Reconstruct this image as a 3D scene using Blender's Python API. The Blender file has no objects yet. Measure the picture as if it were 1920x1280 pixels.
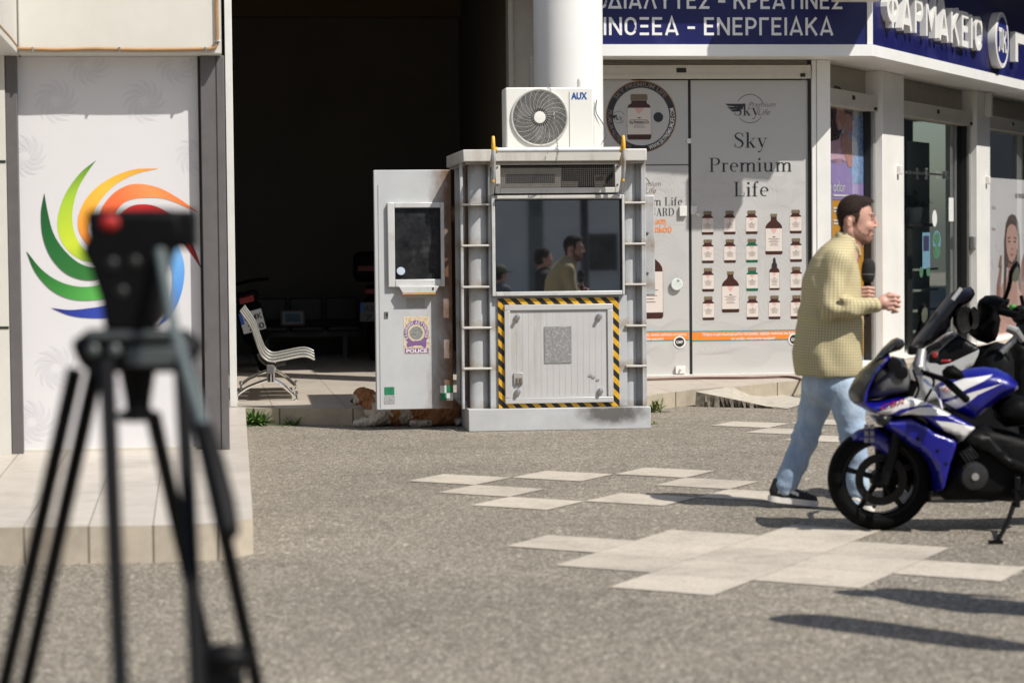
import bpy, bmesh, math, random
import numpy as np
from mathutils import Vector, Matrix
from mathutils.geometry import delaunay_2d_cdt, tessellate_polygon

random.seed(7)
R = math.radians
SC = bpy.context.scene
COL = SC.collection

# ------------------------------------------------------------------ camera
F = 4533.0                      # focal length in pixels of the 1920 px wide photograph (85 mm)
CAMZ = 1.57
ROT = Matrix.Rotation(R(90 - 2.53), 4, 'X') @ Matrix.Rotation(R(-0.55), 4, 'Z')
cd = bpy.data.cameras.new('camera')
cam = bpy.data.objects.new('camera', cd)
COL.objects.link(cam)
cam.matrix_world = Matrix.Translation((0, 0, CAMZ)) @ ROT
cd.sensor_width = 36
cd.lens = F / 1920 * 36
cd.clip_start = 0.1
cd.clip_end = 500
cd.dof.use_dof = True
cd.dof.focus_distance = 20.5
cd.dof.aperture_fstop = 2.8
SC.camera = cam

# ------------------------------------------------------------------ light
SUN = Vector((1.0, -0.8, 1.6)).normalized()
w = bpy.data.worlds.new('World')
SC.world = w
w.use_nodes = True
nt = w.node_tree
sky = nt.nodes.new('ShaderNodeTexSky')
sky.sky_type = 'NISHITA'
sky.sun_disc = False
sky.sun_elevation = math.asin(SUN.z)
sky.sun_rotation = math.atan2(SUN.x, SUN.y)
sky.air_density = 1.0
sky.dust_density = 1.5
bg = nt.nodes['Background']
bg.inputs[1].default_value = 0.09
nt.links.new(sky.outputs[0], bg.inputs[0])
ld = bpy.data.lights.new('sun', 'SUN')
ld.energy = 4.8
ld.angle = R(0.5)
ld.color = (1.0, 0.955, 0.88)
lo = bpy.data.objects.new('sun', ld)
COL.objects.link(lo)
lo.rotation_euler = SUN.to_track_quat('Z', 'Y').to_euler()
SC.view_settings.view_transform = 'Standard'
SC.view_settings.look = 'None'
SC.view_settings.gamma = 1
SC.view_settings.use_curve_mapping = False
SC.view_settings.exposure = 0.2
SC.cycles.max_bounces = 8
SC.cycles.transparent_max_bounces = 12

# ------------------------------------------------------------------ pixel helpers
CAMP = Vector((0, 0, CAMZ))
R3 = ROT.to_3x3()
def ray(x, y):
    return R3 @ Vector(((x - 960) / F, (640 - y) / F, -1))
def at(x, y, Y):
    d = ray(x, y)
    return CAMP + d * (Y / d.y)
def gz(x, y, z=0.0):
    d = ray(x, y)
    return CAMP + d * ((z - CAMZ) / d.z)
def pix(T, x, y, n=0.0):
    """pixel -> local (x, z) on the plane local y = n of the frame T"""
    Ti = T.inverted()
    o = Ti @ CAMP
    d = Ti.to_3x3() @ ray(x, y)
    p = o + d * ((n - o.y) / d.y)
    return p.x, p.z
def frame(p, deg):
    return Matrix.Translation(p) @ Matrix.Rotation(R(deg), 4, 'Z')

# ------------------------------------------------------------------ materials
def _nodes(name):
    m = bpy.data.materials.new(name)
    m.use_nodes = True
    n = m.node_tree
    return m, n, n.nodes['Principled BSDF']
def _noise(n, scale, detail=4, rough=.6, co='Object', sc3=None):
    tc = n.nodes.new('ShaderNodeTexCoord')
    nz = n.nodes.new('ShaderNodeTexNoise')
    nz.inputs['Scale'].default_value = scale
    nz.inputs['Detail'].default_value = detail
    nz.inputs['Roughness'].default_value = rough
    if sc3:
        mp = n.nodes.new('ShaderNodeMapping')
        mp.inputs['Scale'].default_value = sc3
        n.links.new(tc.outputs[co], mp.inputs[0])
        n.links.new(mp.outputs[0], nz.inputs['Vector'])
    else:
        n.links.new(tc.outputs[co], nz.inputs['Vector'])
    return nz
def _ramp(n, src, stops):
    r = n.nodes.new('ShaderNodeValToRGB')
    e = r.color_ramp.elements
    while len(e) < len(stops):
        e.new(.5)
    for i, (p, c) in enumerate(stops):
        e[i].position = p
        e[i].color = (c, c, c, 1) if not hasattr(c, '__len__') else (*c, 1)
    n.links.new(src, r.inputs[0])
    return r
def _mix(n, fac, a, b, mode='MIX'):
    x = n.nodes.new('ShaderNodeMix')
    x.data_type = 'RGBA'
    x.blend_type = mode
    for i, v in ((0, fac), (6, a), (7, b)):
        if hasattr(v, 'is_linked'):
            n.links.new(v, x.inputs[i])
        elif i == 0:
            x.inputs[0].default_value = v
        else:
            x.inputs[i].default_value = (*v, 1)
    return x.outputs[2]
def _bump(n, p, h, strength, dist=.01):
    b = n.nodes.new('ShaderNodeBump')
    b.inputs['Strength'].default_value = strength
    b.inputs['Distance'].default_value = dist
    n.links.new(h, b.inputs['Height'])
    n.links.new(b.outputs[0], p.inputs['Normal'])
MATS = {}
def mat(name, col, rough=.5, metal=0., var=.12, scale=6., bump=0., bscale=60., stain=None, streak=False, spec=.5, coat=0., sheen=0.):
    """a plain surface with uneven colour; stain = (colour, amount, scale)"""
    if name in MATS:
        return MATS[name]
    m, n, p = _nodes(name)
    p.inputs['Metallic'].default_value = metal
    p.inputs['Specular IOR Level'].default_value = spec
    p.inputs['Coat Weight'].default_value = coat
    p.inputs['Coat Roughness'].default_value = .08
    p.inputs['Sheen Weight'].default_value = sheen
    if var > 0:
        nz = _noise(n, scale, 5, .65)
        r = _ramp(n, nz.outputs[0], [(.3, tuple(c * (1 - var) for c in col)), (.7, tuple(min(1, c * (1 + var * .5)) for c in col))])
        c = r.outputs[0]
        rr = n.nodes.new('ShaderNodeMapRange')
        rr.inputs[3].default_value = max(.02, rough - .1 * (rough > .15))
        rr.inputs[4].default_value = min(1, rough + .12 * (rough > .15))
        n.links.new(nz.outputs[0], rr.inputs[0])
        n.links.new(rr.outputs[0], p.inputs['Roughness'])
        if stain:
            sz = _noise(n, stain[2], 6, .7, sc3=(1, 1, .16) if streak else None)
            sr = _ramp(n, sz.outputs[0], [(.52, 0.), (.75, stain[1])])
            c = _mix(n, sr.outputs[0], c, stain[0])
        n.links.new(c, p.inputs['Base Color'])
    else:
        p.inputs['Base Color'].default_value = (*col, 1)
        p.inputs['Roughness'].default_value = rough
    if bump:
        bz = _noise(n, bscale, 5, .7)
        _bump(n, p, bz.outputs[0], bump)
    MATS[name] = m
    return m
def s2l(*c):
    """sRGB 0-255 -> linear"""
    return tuple(((v / 255 + .055) / 1.055) ** 2.4 if v > 10 else v / 255 / 12.92 for v in c)

def asphalt():
    m, n, p = _nodes('asphalt')
    tc = n.nodes.new('ShaderNodeTexCoord')
    def vor(s):
        v = n.nodes.new('ShaderNodeTexVoronoi')
        v.inputs['Scale'].default_value = s
        n.links.new(tc.outputs['Object'], v.inputs['Vector'])
        return v
    v1 = vor(92.); v2 = vor(40.)
    r1 = _ramp(n, v1.outputs['Color'], [(0., (.095, .08, .062)), (.35, (.215, .188, .149)), (.7, (.35, .311, .254)), (.92, (.60, .545, .455)), (1., (.88, .82, .72))])
    r2 = _ramp(n, v2.outputs['Color'], [(0., .58), (.5, .9), (.9, 1.05), (.97, 1.9)])
    c = _mix(n, .75, r1.outputs[0], r2.outputs[0], 'MULTIPLY')
    e = _ramp(n, v1.outputs['Distance'], [(.3, 1.), (.75, .62)])
    c = _mix(n, .8, c, e.outputs[0], 'MULTIPLY')
    big = _noise(n, .55, 6, .7)
    rb = _ramp(n, big.outputs[0], [(.35, .84), (.52, 1.), (.68, 1.1)])
    c = _mix(n, 1., c, rb.outputs[0], 'MULTIPLY')
    mid = _noise(n, 3.5, 5, .7)
    rm = _ramp(n, mid.outputs[0], [(.36, .86), (.5, 1.), (.75, 1.06)])
    c = _mix(n, .7, c, rm.outputs[0], 'MULTIPLY')
    fine = _noise(n, 240., 2, .6)
    rf_ = _ramp(n, fine.outputs[0], [(.3, .7), (.5, 1.), (.7, 1.35)])
    c = _mix(n, .8, c, rf_.outputs[0], 'MULTIPLY')
    st_ = _noise(n, 1.7, 6, .8)
    rs_ = _ramp(n, st_.outputs[0], [(.62, 1.), (.72, .72)])
    c = _mix(n, .6, c, rs_.outputs[0], 'MULTIPLY')
    n.links.new(c, p.inputs['Base Color'])
    p.inputs['Roughness'].default_value = .85
    p.inputs['Specular IOR Level'].default_value = .3
    inv = _ramp(n, v1.outputs['Distance'], [(0., 1.), (.8, 0.)])
    _bump(n, p, inv.outputs[0], .7, .006)
    return m
def tiles(name, col, jx, jy, ox=0., oy=0., joint=.006, jc=(.16, .14, .11), vary=.08, axes='XY', rough=.45):
    """stone tiles with mortar joints on local axes"""
    m, n, p = _nodes(name)
    tc = n.nodes.new('ShaderNodeTexCoord')
    sx = n.nodes.new('ShaderNodeSeparateXYZ')
    n.links.new(tc.outputs['Object'], sx.inputs[0])
    def line(out, step, off):
        a = n.nodes.new('ShaderNodeMath'); a.operation = 'ADD'; a.inputs[1].default_value = 100 * step - off
        n.links.new(out, a.inputs[0])
        b = n.nodes.new('ShaderNodeMath'); b.operation = 'PINGPONG'; b.inputs[1].default_value = step / 2
        n.links.new(a.outputs[0], b.inputs[0])
        c = n.nodes.new('ShaderNodeMath'); c.operation = 'LESS_THAN'; c.inputs[1].default_value = joint / 2
        n.links.new(b.outputs[0], c.inputs[0])
        d = n.nodes.new('ShaderNodeMath'); d.operation = 'DIVIDE'; d.inputs[1].default_value = step
        n.links.new(a.outputs[0], d.inputs[0])
        f = n.nodes.new('ShaderNodeMath'); f.operation = 'FLOOR'
        n.links.new(d.outputs[0], f.inputs[0])
        return c.outputs[0], f.outputs[0]
    l1, f1 = line(sx.outputs[axes[0]], jx, ox)
    l2, f2 = line(sx.outputs[axes[1]], jy, oy)
    mx = n.nodes.new('ShaderNodeMath'); mx.operation = 'MAXIMUM'
    n.links.new(l1, mx.inputs[0]); n.links.new(l2, mx.inputs[1])
    cb = n.nodes.new('ShaderNodeCombineXYZ')
    n.links.new(f1, cb.inputs[0]); n.links.new(f2, cb.inputs[1])
    wn = n.nodes.new('ShaderNodeTexWhiteNoise')
    n.links.new(cb.outputs[0], wn.inputs[0])
    rr = _ramp(n, wn.outputs[0], [(0., tuple(c * (1 - vary) for c in col)), (1., tuple(c * (1 + vary) for c in col))])
    nz = _noise(n, 9., 6, .7)
    rn = _ramp(n, nz.outputs[0], [(.3, .82), (.6, 1.), (.8, 1.06)])
    c = _mix(n, .9, rr.outputs[0], rn.outputs[0], 'MULTIPLY')
    nz2 = _noise(n, 1.3, 6, .75)
    rn2 = _ramp(n, nz2.outputs[0], [(.32, .72), (.5, 1.)])
    c = _mix(n, .7, c, rn2.outputs[0], 'MULTIPLY')
    c = _mix(n, mx.outputs[0], c, jc)
    n.links.new(c, p.inputs['Base Color'])
    p.inputs['Roughness'].default_value = rough
    inv = n.nodes.new('ShaderNodeMath'); inv.operation = 'SUBTRACT'; inv.inputs[0].default_value = 1
    n.links.new(mx.outputs[0], inv.inputs[1])
    _bump(n, p, inv.outputs[0], .5, .004)
    return m
def glass(name, tint=(.9, .95, .93), ior=1.5):
    m = bpy.data.materials.new(name); m.use_nodes = True
    n = m.node_tree; n.nodes.clear()
    o = n.nodes.new('ShaderNodeOutputMaterial')
    t = n.nodes.new('ShaderNodeBsdfTransparent'); t.inputs[0].default_value = (*tint, 1)
    g = n.nodes.new('ShaderNodeBsdfGlossy'); g.inputs['Roughness'].default_value = .01
    lw = n.nodes.new('ShaderNodeLayerWeight'); lw.inputs[0].default_value = .5
    pw_ = n.nodes.new('ShaderNodeMath'); pw_.operation = 'POWER'; pw_.inputs[1].default_value = 4.5
    n.links.new(lw.outputs['Facing'], pw_.inputs[0])
    f = n.nodes.new('ShaderNodeMapRange'); f0 = ((ior - 1) / (ior + 1)) ** 2 * 1.8
    f.inputs[3].default_value = f0; f.inputs[4].default_value = 1.
    n.links.new(pw_.outputs[0], f.inputs[0])
    x = n.nodes.new('ShaderNodeMixShader')
    n.links.new(f.outputs[0], x.inputs[0]); n.links.new(t.outputs[0], x.inputs[1]); n.links.new(g.outputs[0], x.inputs[2])
    n.links.new(x.outputs[0], o.inputs[0])
    return m
def vcol_mat(name, rough=.4, coat=0.):
    m, n, p = _nodes(name)
    a = n.nodes.new('ShaderNodeVertexColor'); a.layer_name = 'Col'
    n.links.new(a.outputs[0], p.inputs['Base Color'])
    p.inputs['Roughness'].default_value = rough
    p.inputs['Coat Weight'].default_value = coat
    return m

# ------------------------------------------------------------------ objects
def tag(o, label=None, cat=None, group=None, kind=None):
    if label: o['label'] = label
    if cat: o['category'] = cat
    if group: o['group'] = group
    if kind: o['kind'] = kind
    return o
def thing(name, label, cat, T=None, group=None):
    o = bpy.data.objects.new(name, None)
    o.empty_display_size = .2
    COL.objects.link(o)
    if T is not None:
        o.matrix_world = T
    return tag(o, label, cat, group)
def link(name, me, parent=None, T=None):
    o = bpy.data.objects.new(name, me)
    COL.objects.link(o)
    if parent is not None:
        o.parent = parent
    elif T is not None:
        o.matrix_world = T
    return o
def copy_tree(o, parent=None):
    c = o.copy()
    COL.objects.link(c)
    c.parent = parent
    for ch in list(o.children):
        copy_tree(ch, c)
    return c

class MB:
    def __init__(s):
        s.v = []; s.f = []; s.m = []
    def poly(s, pts, mi=0):
        b = len(s.v)
        s.v += [Vector(p) for p in pts]
        s.f.append(list(range(b, b + len(pts)))); s.m.append(mi)
    def faces(s, vs, fs, mi=0):
        b = len(s.v)
        s.v += [Vector(p) for p in vs]
        for f in fs:
            s.f.append([b + i for i in f]); s.m.append(mi)
    def box(s, x0, x1, y0, y1, z0, z1, mi=0, M=None):
        vs = [Vector((x, y, z)) for z in (z0, z1) for y in (y0, y1) for x in (x0, x1)]
        if M is not None:
            vs = [M @ p for p in vs]
        s.faces(vs, [(0, 2, 3, 1), (4, 5, 7, 6), (0, 1, 5, 4), (2, 6, 7, 3), (0, 4, 6, 2), (1, 3, 7, 5)], mi)
        return s
    def cbox(s, c, sz, mi=0, M=None):
        return s.box(c[0] - sz[0] / 2, c[0] + sz[0] / 2, c[1] - sz[1] / 2, c[1] + sz[1] / 2, c[2] - sz[2] / 2, c[2] + sz[2] / 2, mi, M)
    def prism(s, poly, y0, y1, mi=0):
        """outline in (x, z) extruded along y"""
        a = [(p[0], y0, p[1]) for p in poly]; b = [(p[0], y1, p[1]) for p in poly]
        k = len(poly)
        ar = sum(poly[i][0] * poly[(i + 1) % k][1] - poly[(i + 1) % k][0] * poly[i][1] for i in range(k))
        if ar < 0:
            a.reverse(); b.reverse()
        s.faces(a + b, [tuple(range(k)), tuple(range(2 * k - 1, k - 1, -1))] + [(i, i + k, (i + 1) % k + k, (i + 1) % k) for i in range(k)], mi)
        return s
    def slab(s, poly, z0, z1, mi=0, side=None):
        """outline in (x, y) extruded along z"""
        k = len(poly)
        ar = sum(poly[i][0] * poly[(i + 1) % k][1] - poly[(i + 1) % k][0] * poly[i][1] for i in range(k))
        poly = list(poly) if ar > 0 else list(reversed(poly))
        a = [(p[0], p[1], z0) for p in poly]; b = [(p[0], p[1], z1) for p in poly]
        s.faces(a + b, [tuple(range(k, 2 * k)), tuple(range(k - 1, -1, -1))], mi)
        s.faces(a + b, [(i, (i + 1) % k, (i + 1) % k + k, i + k) for i in range(k)], mi if side is None else side)
        return s
    def tube(s, pts, r, seg=10, mi=0, flat=None, closed=False):
        pts = [Vector(p) for p in pts]
        n = len(pts)
        rs = r if hasattr(r, '__len__') else [r] * n
        t0 = (pts[1] - pts[0]).normalized()
        up = Vector((0, 0, 1)) if abs(t0.z) < .9 else Vector((0, 1, 0))
        u = t0.cross(up).normalized()
        vs = []
        for i in range(n):
            if closed:
                t = (pts[(i + 1) % n] - pts[i - 1]).normalized()
            else:
                t = (pts[min(i + 1, n - 1)] - pts[max(i - 1, 0)]).normalized()
            u = (u - t * u.dot(t)).normalized()
            v = t.cross(u)
            for k in range(seg):
                a = 2 * math.pi * k / seg
                vs.append(pts[i] + (u * math.cos(a) + v * math.sin(a) * (flat or 1)) * rs[i])
        fs = []
        for i in range(n if closed else n - 1):
            for k in range(seg):
                a = i * seg + k; b = i * seg + (k + 1) % seg
                c = ((i + 1) % n) * seg + (k + 1) % seg; d = ((i + 1) % n) * seg + k
                fs.append((a, b, c, d))
        if not closed:
            fs.append(tuple(range(seg - 1, -1, -1))); fs.append(tuple(range((n - 1) * seg, n * seg)))
        s.faces(vs, fs, mi)
        return s
    def lathe(s, prof, M=None, seg=24, mi=0, cap=True):
        """profile (r, h) turned round local z of M"""
        M = M or Matrix()
        vs = []; fs = []
        for r, h in prof:
            for k in range(seg):
                a = 2 * math.pi * k / seg
                vs.append(M @ Vector((r * math.cos(a), r * math.sin(a), h)))
        for i in range(len(prof) - 1):
            for k in range(seg):
                fs.append((i * seg + k, i * seg + (k + 1) % seg, (i + 1) * seg + (k + 1) % seg, (i + 1) * seg + k))
        if cap and prof[0][0] > 1e-5:
            fs.append(tuple(range(seg - 1, -1, -1)))
        if cap and prof[-1][0] > 1e-5:
            fs.append(tuple(range((len(prof) - 1) * seg, len(prof) * seg)))
        s.faces(vs, fs, mi)
        return s
    def ball(s, c, r, mi=0, seg=16, sc=(1, 1, 1)):
        k = seg // 2
        pr = [(max(1e-6, math.sin(math.pi * i / k)) * r, -math.cos(math.pi * i / k) * r) for i in range(k + 1)]
        return s.lathe(pr, Matrix.Translation(c) @ Matrix.Diagonal((*sc, 1)), seg, mi)
    def flat(s, poly, y, mi=0):
        """print: an outline in (x, z) on the plane y, facing -y"""
        k = len(poly)
        ar = sum(poly[i][0] * poly[(i + 1) % k][1] - poly[(i + 1) % k][0] * poly[i][1] for i in range(k))
        p = poly if ar > 0 else list(reversed(poly))
        s.poly([(q[0], y, q[1]) for q in p], mi)
        return s
    def rect(s, x0, x1, z0, z1, y, mi=0):
        return s.flat([(x0, z0), (x1, z0), (x1, z1), (x0, z1)], y, mi)
    def disc(s, c, r, y, mi=0, seg=32, r2=None):
        return s.flat([(c[0] + r * math.cos(2 * math.pi * i / seg), c[1] + (r2 or r) * math.sin(2 * math.pi * i / seg)) for i in range(seg)], y, mi)
    def stroke(s, pts, w, y, mi=0, depth=0, closed=False):
        """a stroke of width w (number or list) in the x-z plane; depth > 0 makes it solid towards -y"""
        n = len(pts)
        ws = w if hasattr(w, '__len__') else [w] * n
        P = [Vector((p[0], p[1])) for p in pts]
        L = []; Q = []
        for i in range(n):
            if closed:
                a = (P[i] - P[i - 1]).normalized(); b = (P[(i + 1) % n] - P[i]).normalized()
            else:
                a = (P[i] - P[i - 1]).normalized() if i else (P[1] - P[0]).normalized()
                b = (P[i + 1] - P[i]).normalized() if i < n - 1 else a
            t = a + b
            t = t.normalized() if t.length > 1e-6 else a
            nn = Vector((-t.y, t.x))
            k = nn.dot(Vector((-a.y, a.x)))
            k = 1 / max(.45, k)
            L.append(P[i] + nn * ws[i] / 2 * k); Q.append(P[i] - nn * ws[i] / 2 * k)
        m = n if closed else n - 1
        if depth <= 0:
            vs = [(p.x, y, p.y) for p in L + Q]
            s.faces(vs, [(i + n, (i + 1) % n + n, (i + 1) % n, i) for i in range(m)], mi)
        else:
            vs = [(p.x, y - depth, p.y) for p in L + Q] + [(p.x, y, p.y) for p in L + Q]
            fs = []
            for i in range(m):
                j = (i + 1) % n
                fs += [(i + n, j + n, j, i), (i, j, j + 2 * n, i + 2 * n), (j + n, i + n, i + 3 * n, j + 3 * n)]
            if not closed:
                fs += [(0, 2 * n, 3 * n, n), (n - 1, 2 * n - 1, 4 * n - 1, 3 * n - 1)]
            s.faces(vs, fs, mi)
        return s
    def build(s, name, mats, parent=None, T=None, bevel=0., smooth=30, seg=2, recalc=False):
        me = bpy.data.meshes.new(name)
        me.from_pydata([tuple(v) for v in s.v], [], s.f)
        for m in (mats if isinstance(mats, (list, tuple)) else [mats]):
            me.materials.append(m)
        me.polygons.foreach_set('material_index', s.m)
        if recalc:
            bm = bmesh.new(); bm.from_mesh(me)
            bmesh.ops.recalc_face_normals(bm, faces=bm.faces)
            bm.to_mesh(me); bm.free()
        if smooth:
            me.polygons.foreach_set('use_smooth', [True] * len(me.polygons))
            me.set_sharp_from_angle(angle=R(smooth))
        me.update()
        o = link(name, me, parent, T)
        if bevel:
            b = o.modifiers.new('bevel', 'BEVEL')
            b.width = bevel; b.segments = seg; b.limit_method = 'ANGLE'; b.angle_limit = R(40)
            b.harden_normals = False
        return o

def catmull(pts, k=6, closed=False):
    P = [Vector(p) for p in pts]
    n = len(P); out = []
    for i in range(n if closed else n - 1):
        if closed:
            a, b, c, d = P[i - 1], P[i], P[(i + 1) % n], P[(i + 2) % n]
        else:
            b, c = P[i], P[i + 1]
            a = P[i - 1] if i else b * 2 - c
            d = P[i + 2] if i + 2 < n else c * 2 - b
        for j in range(k):
            t = j / k
            out.append(.5 * ((2 * b) + (c - a) * t + (2 * a - 5 * b + 4 * c - d) * t * t + (3 * b - a - 3 * c + d) * t ** 3))
    if not closed:
        out.append(P[-1])
    return out

def pip(x, z, poly):
    c = False; n = len(poly); j = n - 1
    for i in range(n):
        xi, zi = poly[i][0], poly[i][1]; xj, zj = poly[j][0], poly[j][1]
        if (zi > z) != (zj > z) and x < (xj - xi) * (z - zi) / (zj - zi) + xi:
            c = not c
        j = i
    return c
def pillow(outline, hw, r=.06, step=.03, decals=(), y=0., side=0, hwf=None, smooth_k=0):
    """a rounded solid from a side outline in (x, z): half-width hw in y, edges rounded over r.
    decals = [(outline, material index)] are cut into its sides. side -1: near half only. Returns an MB."""
    if smooth_k:
        outline = [(p.x, p.y) for p in catmull([(q[0], q[1]) for q in outline], smooth_k, True)]
    def dens(pl):
        out = []
        for i in range(len(pl)):
            a = Vector(pl[i][:2]); b = Vector(pl[(i + 1) % len(pl)][:2])
            k = max(1, int((b - a).length / step))
            out += [a.lerp(b, j / k) for j in range(k)]
        return out
    O = dens(outline)
    pts = list(O); edges = [(i, (i + 1) % len(O)) for i in range(len(O))]
    for d, _ in decals:
        D = dens(d); b = len(pts)
        pts += D; edges += [(b + i, b + (i + 1) % len(D)) for i in range(len(D))]
    ol = [(p.x, p.y) for p in O]
    arr = np.array(ol); nxt = np.roll(arr, -1, 0)
    def dist(x, z):
        p = np.array((x, z)); ba = nxt - arr; pa = p - arr
        h = np.clip((pa * ba).sum(1) / np.maximum((ba * ba).sum(1), 1e-12), 0, 1)
        return np.sqrt((((pa - ba * h[:, None])) ** 2).sum(1)).min()
    x0, x1 = arr[:, 0].min(), arr[:, 0].max(); z0, z1 = arr[:, 1].min(), arr[:, 1].max()
    gx = x0 + step / 2; row = 0
    z = z0 + step * .4
    while z < z1:
        x = x0 + step * (.3 + .5 * (row % 2))
        while x < x1:
            if pip(x, z, ol) and dist(x, z) > r * .9:
                pts.append(Vector((x, z)))
            x += step
        z += step * .87; row += 1
    k = 0
    base = len(O)
    sg_ = 1 if sum(ol[i][0] * ol[(i + 1) % base][1] - ol[(i + 1) % base][0] * ol[i][1] for i in range(base)) > 0 else -1
    dk = [d for d, _ in decals]
    for fr in (.04, .13, .28, .5, .78):                       # rings near the edge keep the rounding smooth
        for i in range(base):
            t_ = (O[(i + 1) % base] - O[i - 1])
            if t_.length < 1e-9: continue
            t_.normalize()
            p = O[i] + Vector((-t_.y, t_.x)) * sg_ * r * fr
            if pip(p.x, p.y, ol) and dist(p.x, p.y) > r * fr * .93:
                pts.append(p)
    vs, es, fs, *_ = delaunay_2d_cdt([Vector((p[0], p[1])) for p in pts], edges, [], 0, 1e-6)
    out = MB(); near = []; far = []; hs = []
    for v in vs:
        d = dist(v.x, v.y)
        t = min(1, d / r)
        prof = max(0, 1 - (1 - t) ** 2) ** .62
        h = (hwf(v.x, v.y) if hwf else hw) * prof
        if d < 1e-4: h = 0
        hs.append(h)
    b = len(out.v)
    out.v += [Vector((v.x, y - h, v.y)) for v, h in zip(vs, hs)]
    nb = len(out.v)
    out.v += [Vector((v.x, y + h, v.y)) for v, h in zip(vs, hs)]
    for f in fs:
        cx = sum(vs[i].x for i in f) / len(f); cz = sum(vs[i].y for i in f) / len(f)
        if not pip(cx, cz, ol):
            continue
        mi = 0
        for d, m_ in decals:
            if pip(cx, cz, d): mi = m_
        a = [vs[i] for i in f]
        ar = sum(a[i].x * a[(i + 1) % len(a)].y - a[(i + 1) % len(a)].x * a[i].y for i in range(len(a)))
        ff = list(f) if ar > 0 else list(reversed(f))
        out.f.append(ff); out.m.append(mi)
        if side == 0:
            out.f.append([nb + i for i in reversed(ff)]); out.m.append(mi)
    return out
def weld(o, d=1e-4):
    m = o.modifiers.new('weld', 'WELD'); m.merge_threshold = d
    return o

# ------------------------------------------------------------------ smooth solids from distance fields
import openvdb
class Blob:
    def __init__(s, k=.03):
        s.p = []; s.k = k
    def cap(s, a, b, ra, rb=None, k=None, sc=None, sub=False):
        s.p.append(('c', np.array(a, float), np.array(b, float), ra, ra if rb is None else rb, s.k if k is None else k, sc, sub)); return s
    def chain(s, pts, rs, k=None, sc=None):
        for i in range(len(pts) - 1):
            s.cap(pts[i], pts[i + 1], rs[i], rs[i + 1], k, sc)
        return s
    def ell(s, c, r, rot=None, k=None, sub=False):
        s.p.append(('e', np.array(c, float), np.array(r, float), rot, None, s.k if k is None else k, None, sub)); return s
    @staticmethod
    def d(p, P):
        if p[0] == 'c':
            a, b = p[1], p[2]
            if p[6] is not None:
                sc = np.array(p[6]); P = P / sc; a = a / sc; b = b / sc
            ba = b - a; L = max((ba * ba).sum(), 1e-9)
            h = np.clip(((P - a) @ ba) / L, 0, 1)
            q = P - a - h[..., None] * ba
            return np.sqrt((q * q).sum(-1)) - (p[3] + (p[4] - p[3]) * h)
        q = P - p[1]
        if p[3] is not None:
            q = q @ np.array(p[3].to_3x3())          # rows: world -> local
        r = p[2]
        k0 = np.sqrt(((q / r) ** 2).sum(-1)); k1 = np.sqrt(((q / (r * r)) ** 2).sum(-1))
        return k0 * (k0 - 1) / np.maximum(k1, 1e-6)
    def bounds(s, p):
        if p[0] == 'c':
            sc = np.array(p[6]) if p[6] is not None else np.ones(3)
            r = max(p[3], p[4]) * sc
            return np.minimum(p[1], p[2]) - r, np.maximum(p[1], p[2]) + r
        r = p[2] if p[3] is None else np.full(3, p[2].max())
        return p[1] - r, p[1] + r
    def mesh(s, vox, disp=None):
        bs = [s.bounds(p) for p in s.p if not p[7]]
        lo = np.min([b[0] for b in bs], 0) - 4 * vox; hi = np.max([b[1] for b in bs], 0) + 4 * vox
        dims = np.ceil((hi - lo) / vox).astype(int) + 1
        D = np.full(dims, .08, np.float32)
        for p in s.p:
            b0, b1 = s.bounds(p)
            mg = .02 + p[5]
            i0 = np.clip(np.floor((b0 - mg - lo) / vox).astype(int), 0, dims); i1 = np.clip(np.ceil((b1 + mg - lo) / vox).astype(int) + 1, 0, dims)
            if (i1 <= i0).any(): continue
            ax = [lo[i] + vox * np.arange(i0[i], i1[i]) for i in range(3)]
            P = np.stack(np.meshgrid(*ax, indexing='ij'), -1)
            d = s.d(p, P)
            sl = tuple(slice(i0[i], i1[i]) for i in range(3))
            e = D[sl]; k = max(p[5], 1e-5)
            if p[7]:
                d = -d
                h = np.clip(.5 - .5 * (e - d) / k, 0, 1)
                D[sl] = e * (1 - h) + d * h + k * h * (1 - h)
            else:
                h = np.clip(.5 + .5 * (e - d) / k, 0, 1)
                D[sl] = e * (1 - h) + d * h - k * h * (1 - h)
        if disp is not None:
            ax = [lo[i] + vox * np.arange(dims[i]) for i in range(3)]
            X, Y, Z = np.meshgrid(*ax, indexing='ij')
            D = (D + disp(X, Y, Z)).astype(np.float32)
        g = openvdb.FloatGrid(.08)
        g.copyFromArray(np.ascontiguousarray(D, dtype=np.float32))
        pts, quads = g.convertToQuads(0.0)
        return np.array(pts) * vox + lo, quads
    def build(s, name, mats, parent=None, T=None, vox=.012, regions=None, disp=None, smooth=True, keep=None):
        """regions(P) -> material index per face centre"""
        pts, quads = s.mesh(vox, disp)
        me = bpy.data.meshes.new(name)
        me.from_pydata(pts.tolist(), [], [q.tolist() for q in quads])
        bm = bmesh.new(); bm.from_mesh(me)
        bmesh.ops.recalc_face_normals(bm, faces=bm.faces)
        if keep is not None:
            bmesh.ops.delete(bm, geom=[f for f in bm.faces if not keep(f.calc_center_median())], context='FACES')
        bm.to_mesh(me); bm.free()
        for m in (mats if isinstance(mats, (list, tuple)) else [mats]):
            me.materials.append(m)
        me.polygons.foreach_set('use_smooth', [smooth] * len(me.polygons))
        if regions is not None:
            c = np.zeros(len(me.polygons) * 3); me.polygons.foreach_get('center', c)
            me.polygons.foreach_set('material_index', regions(c.reshape(-1, 3)).astype(int))
        me.update()
        return link(name, me, parent, T)

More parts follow.
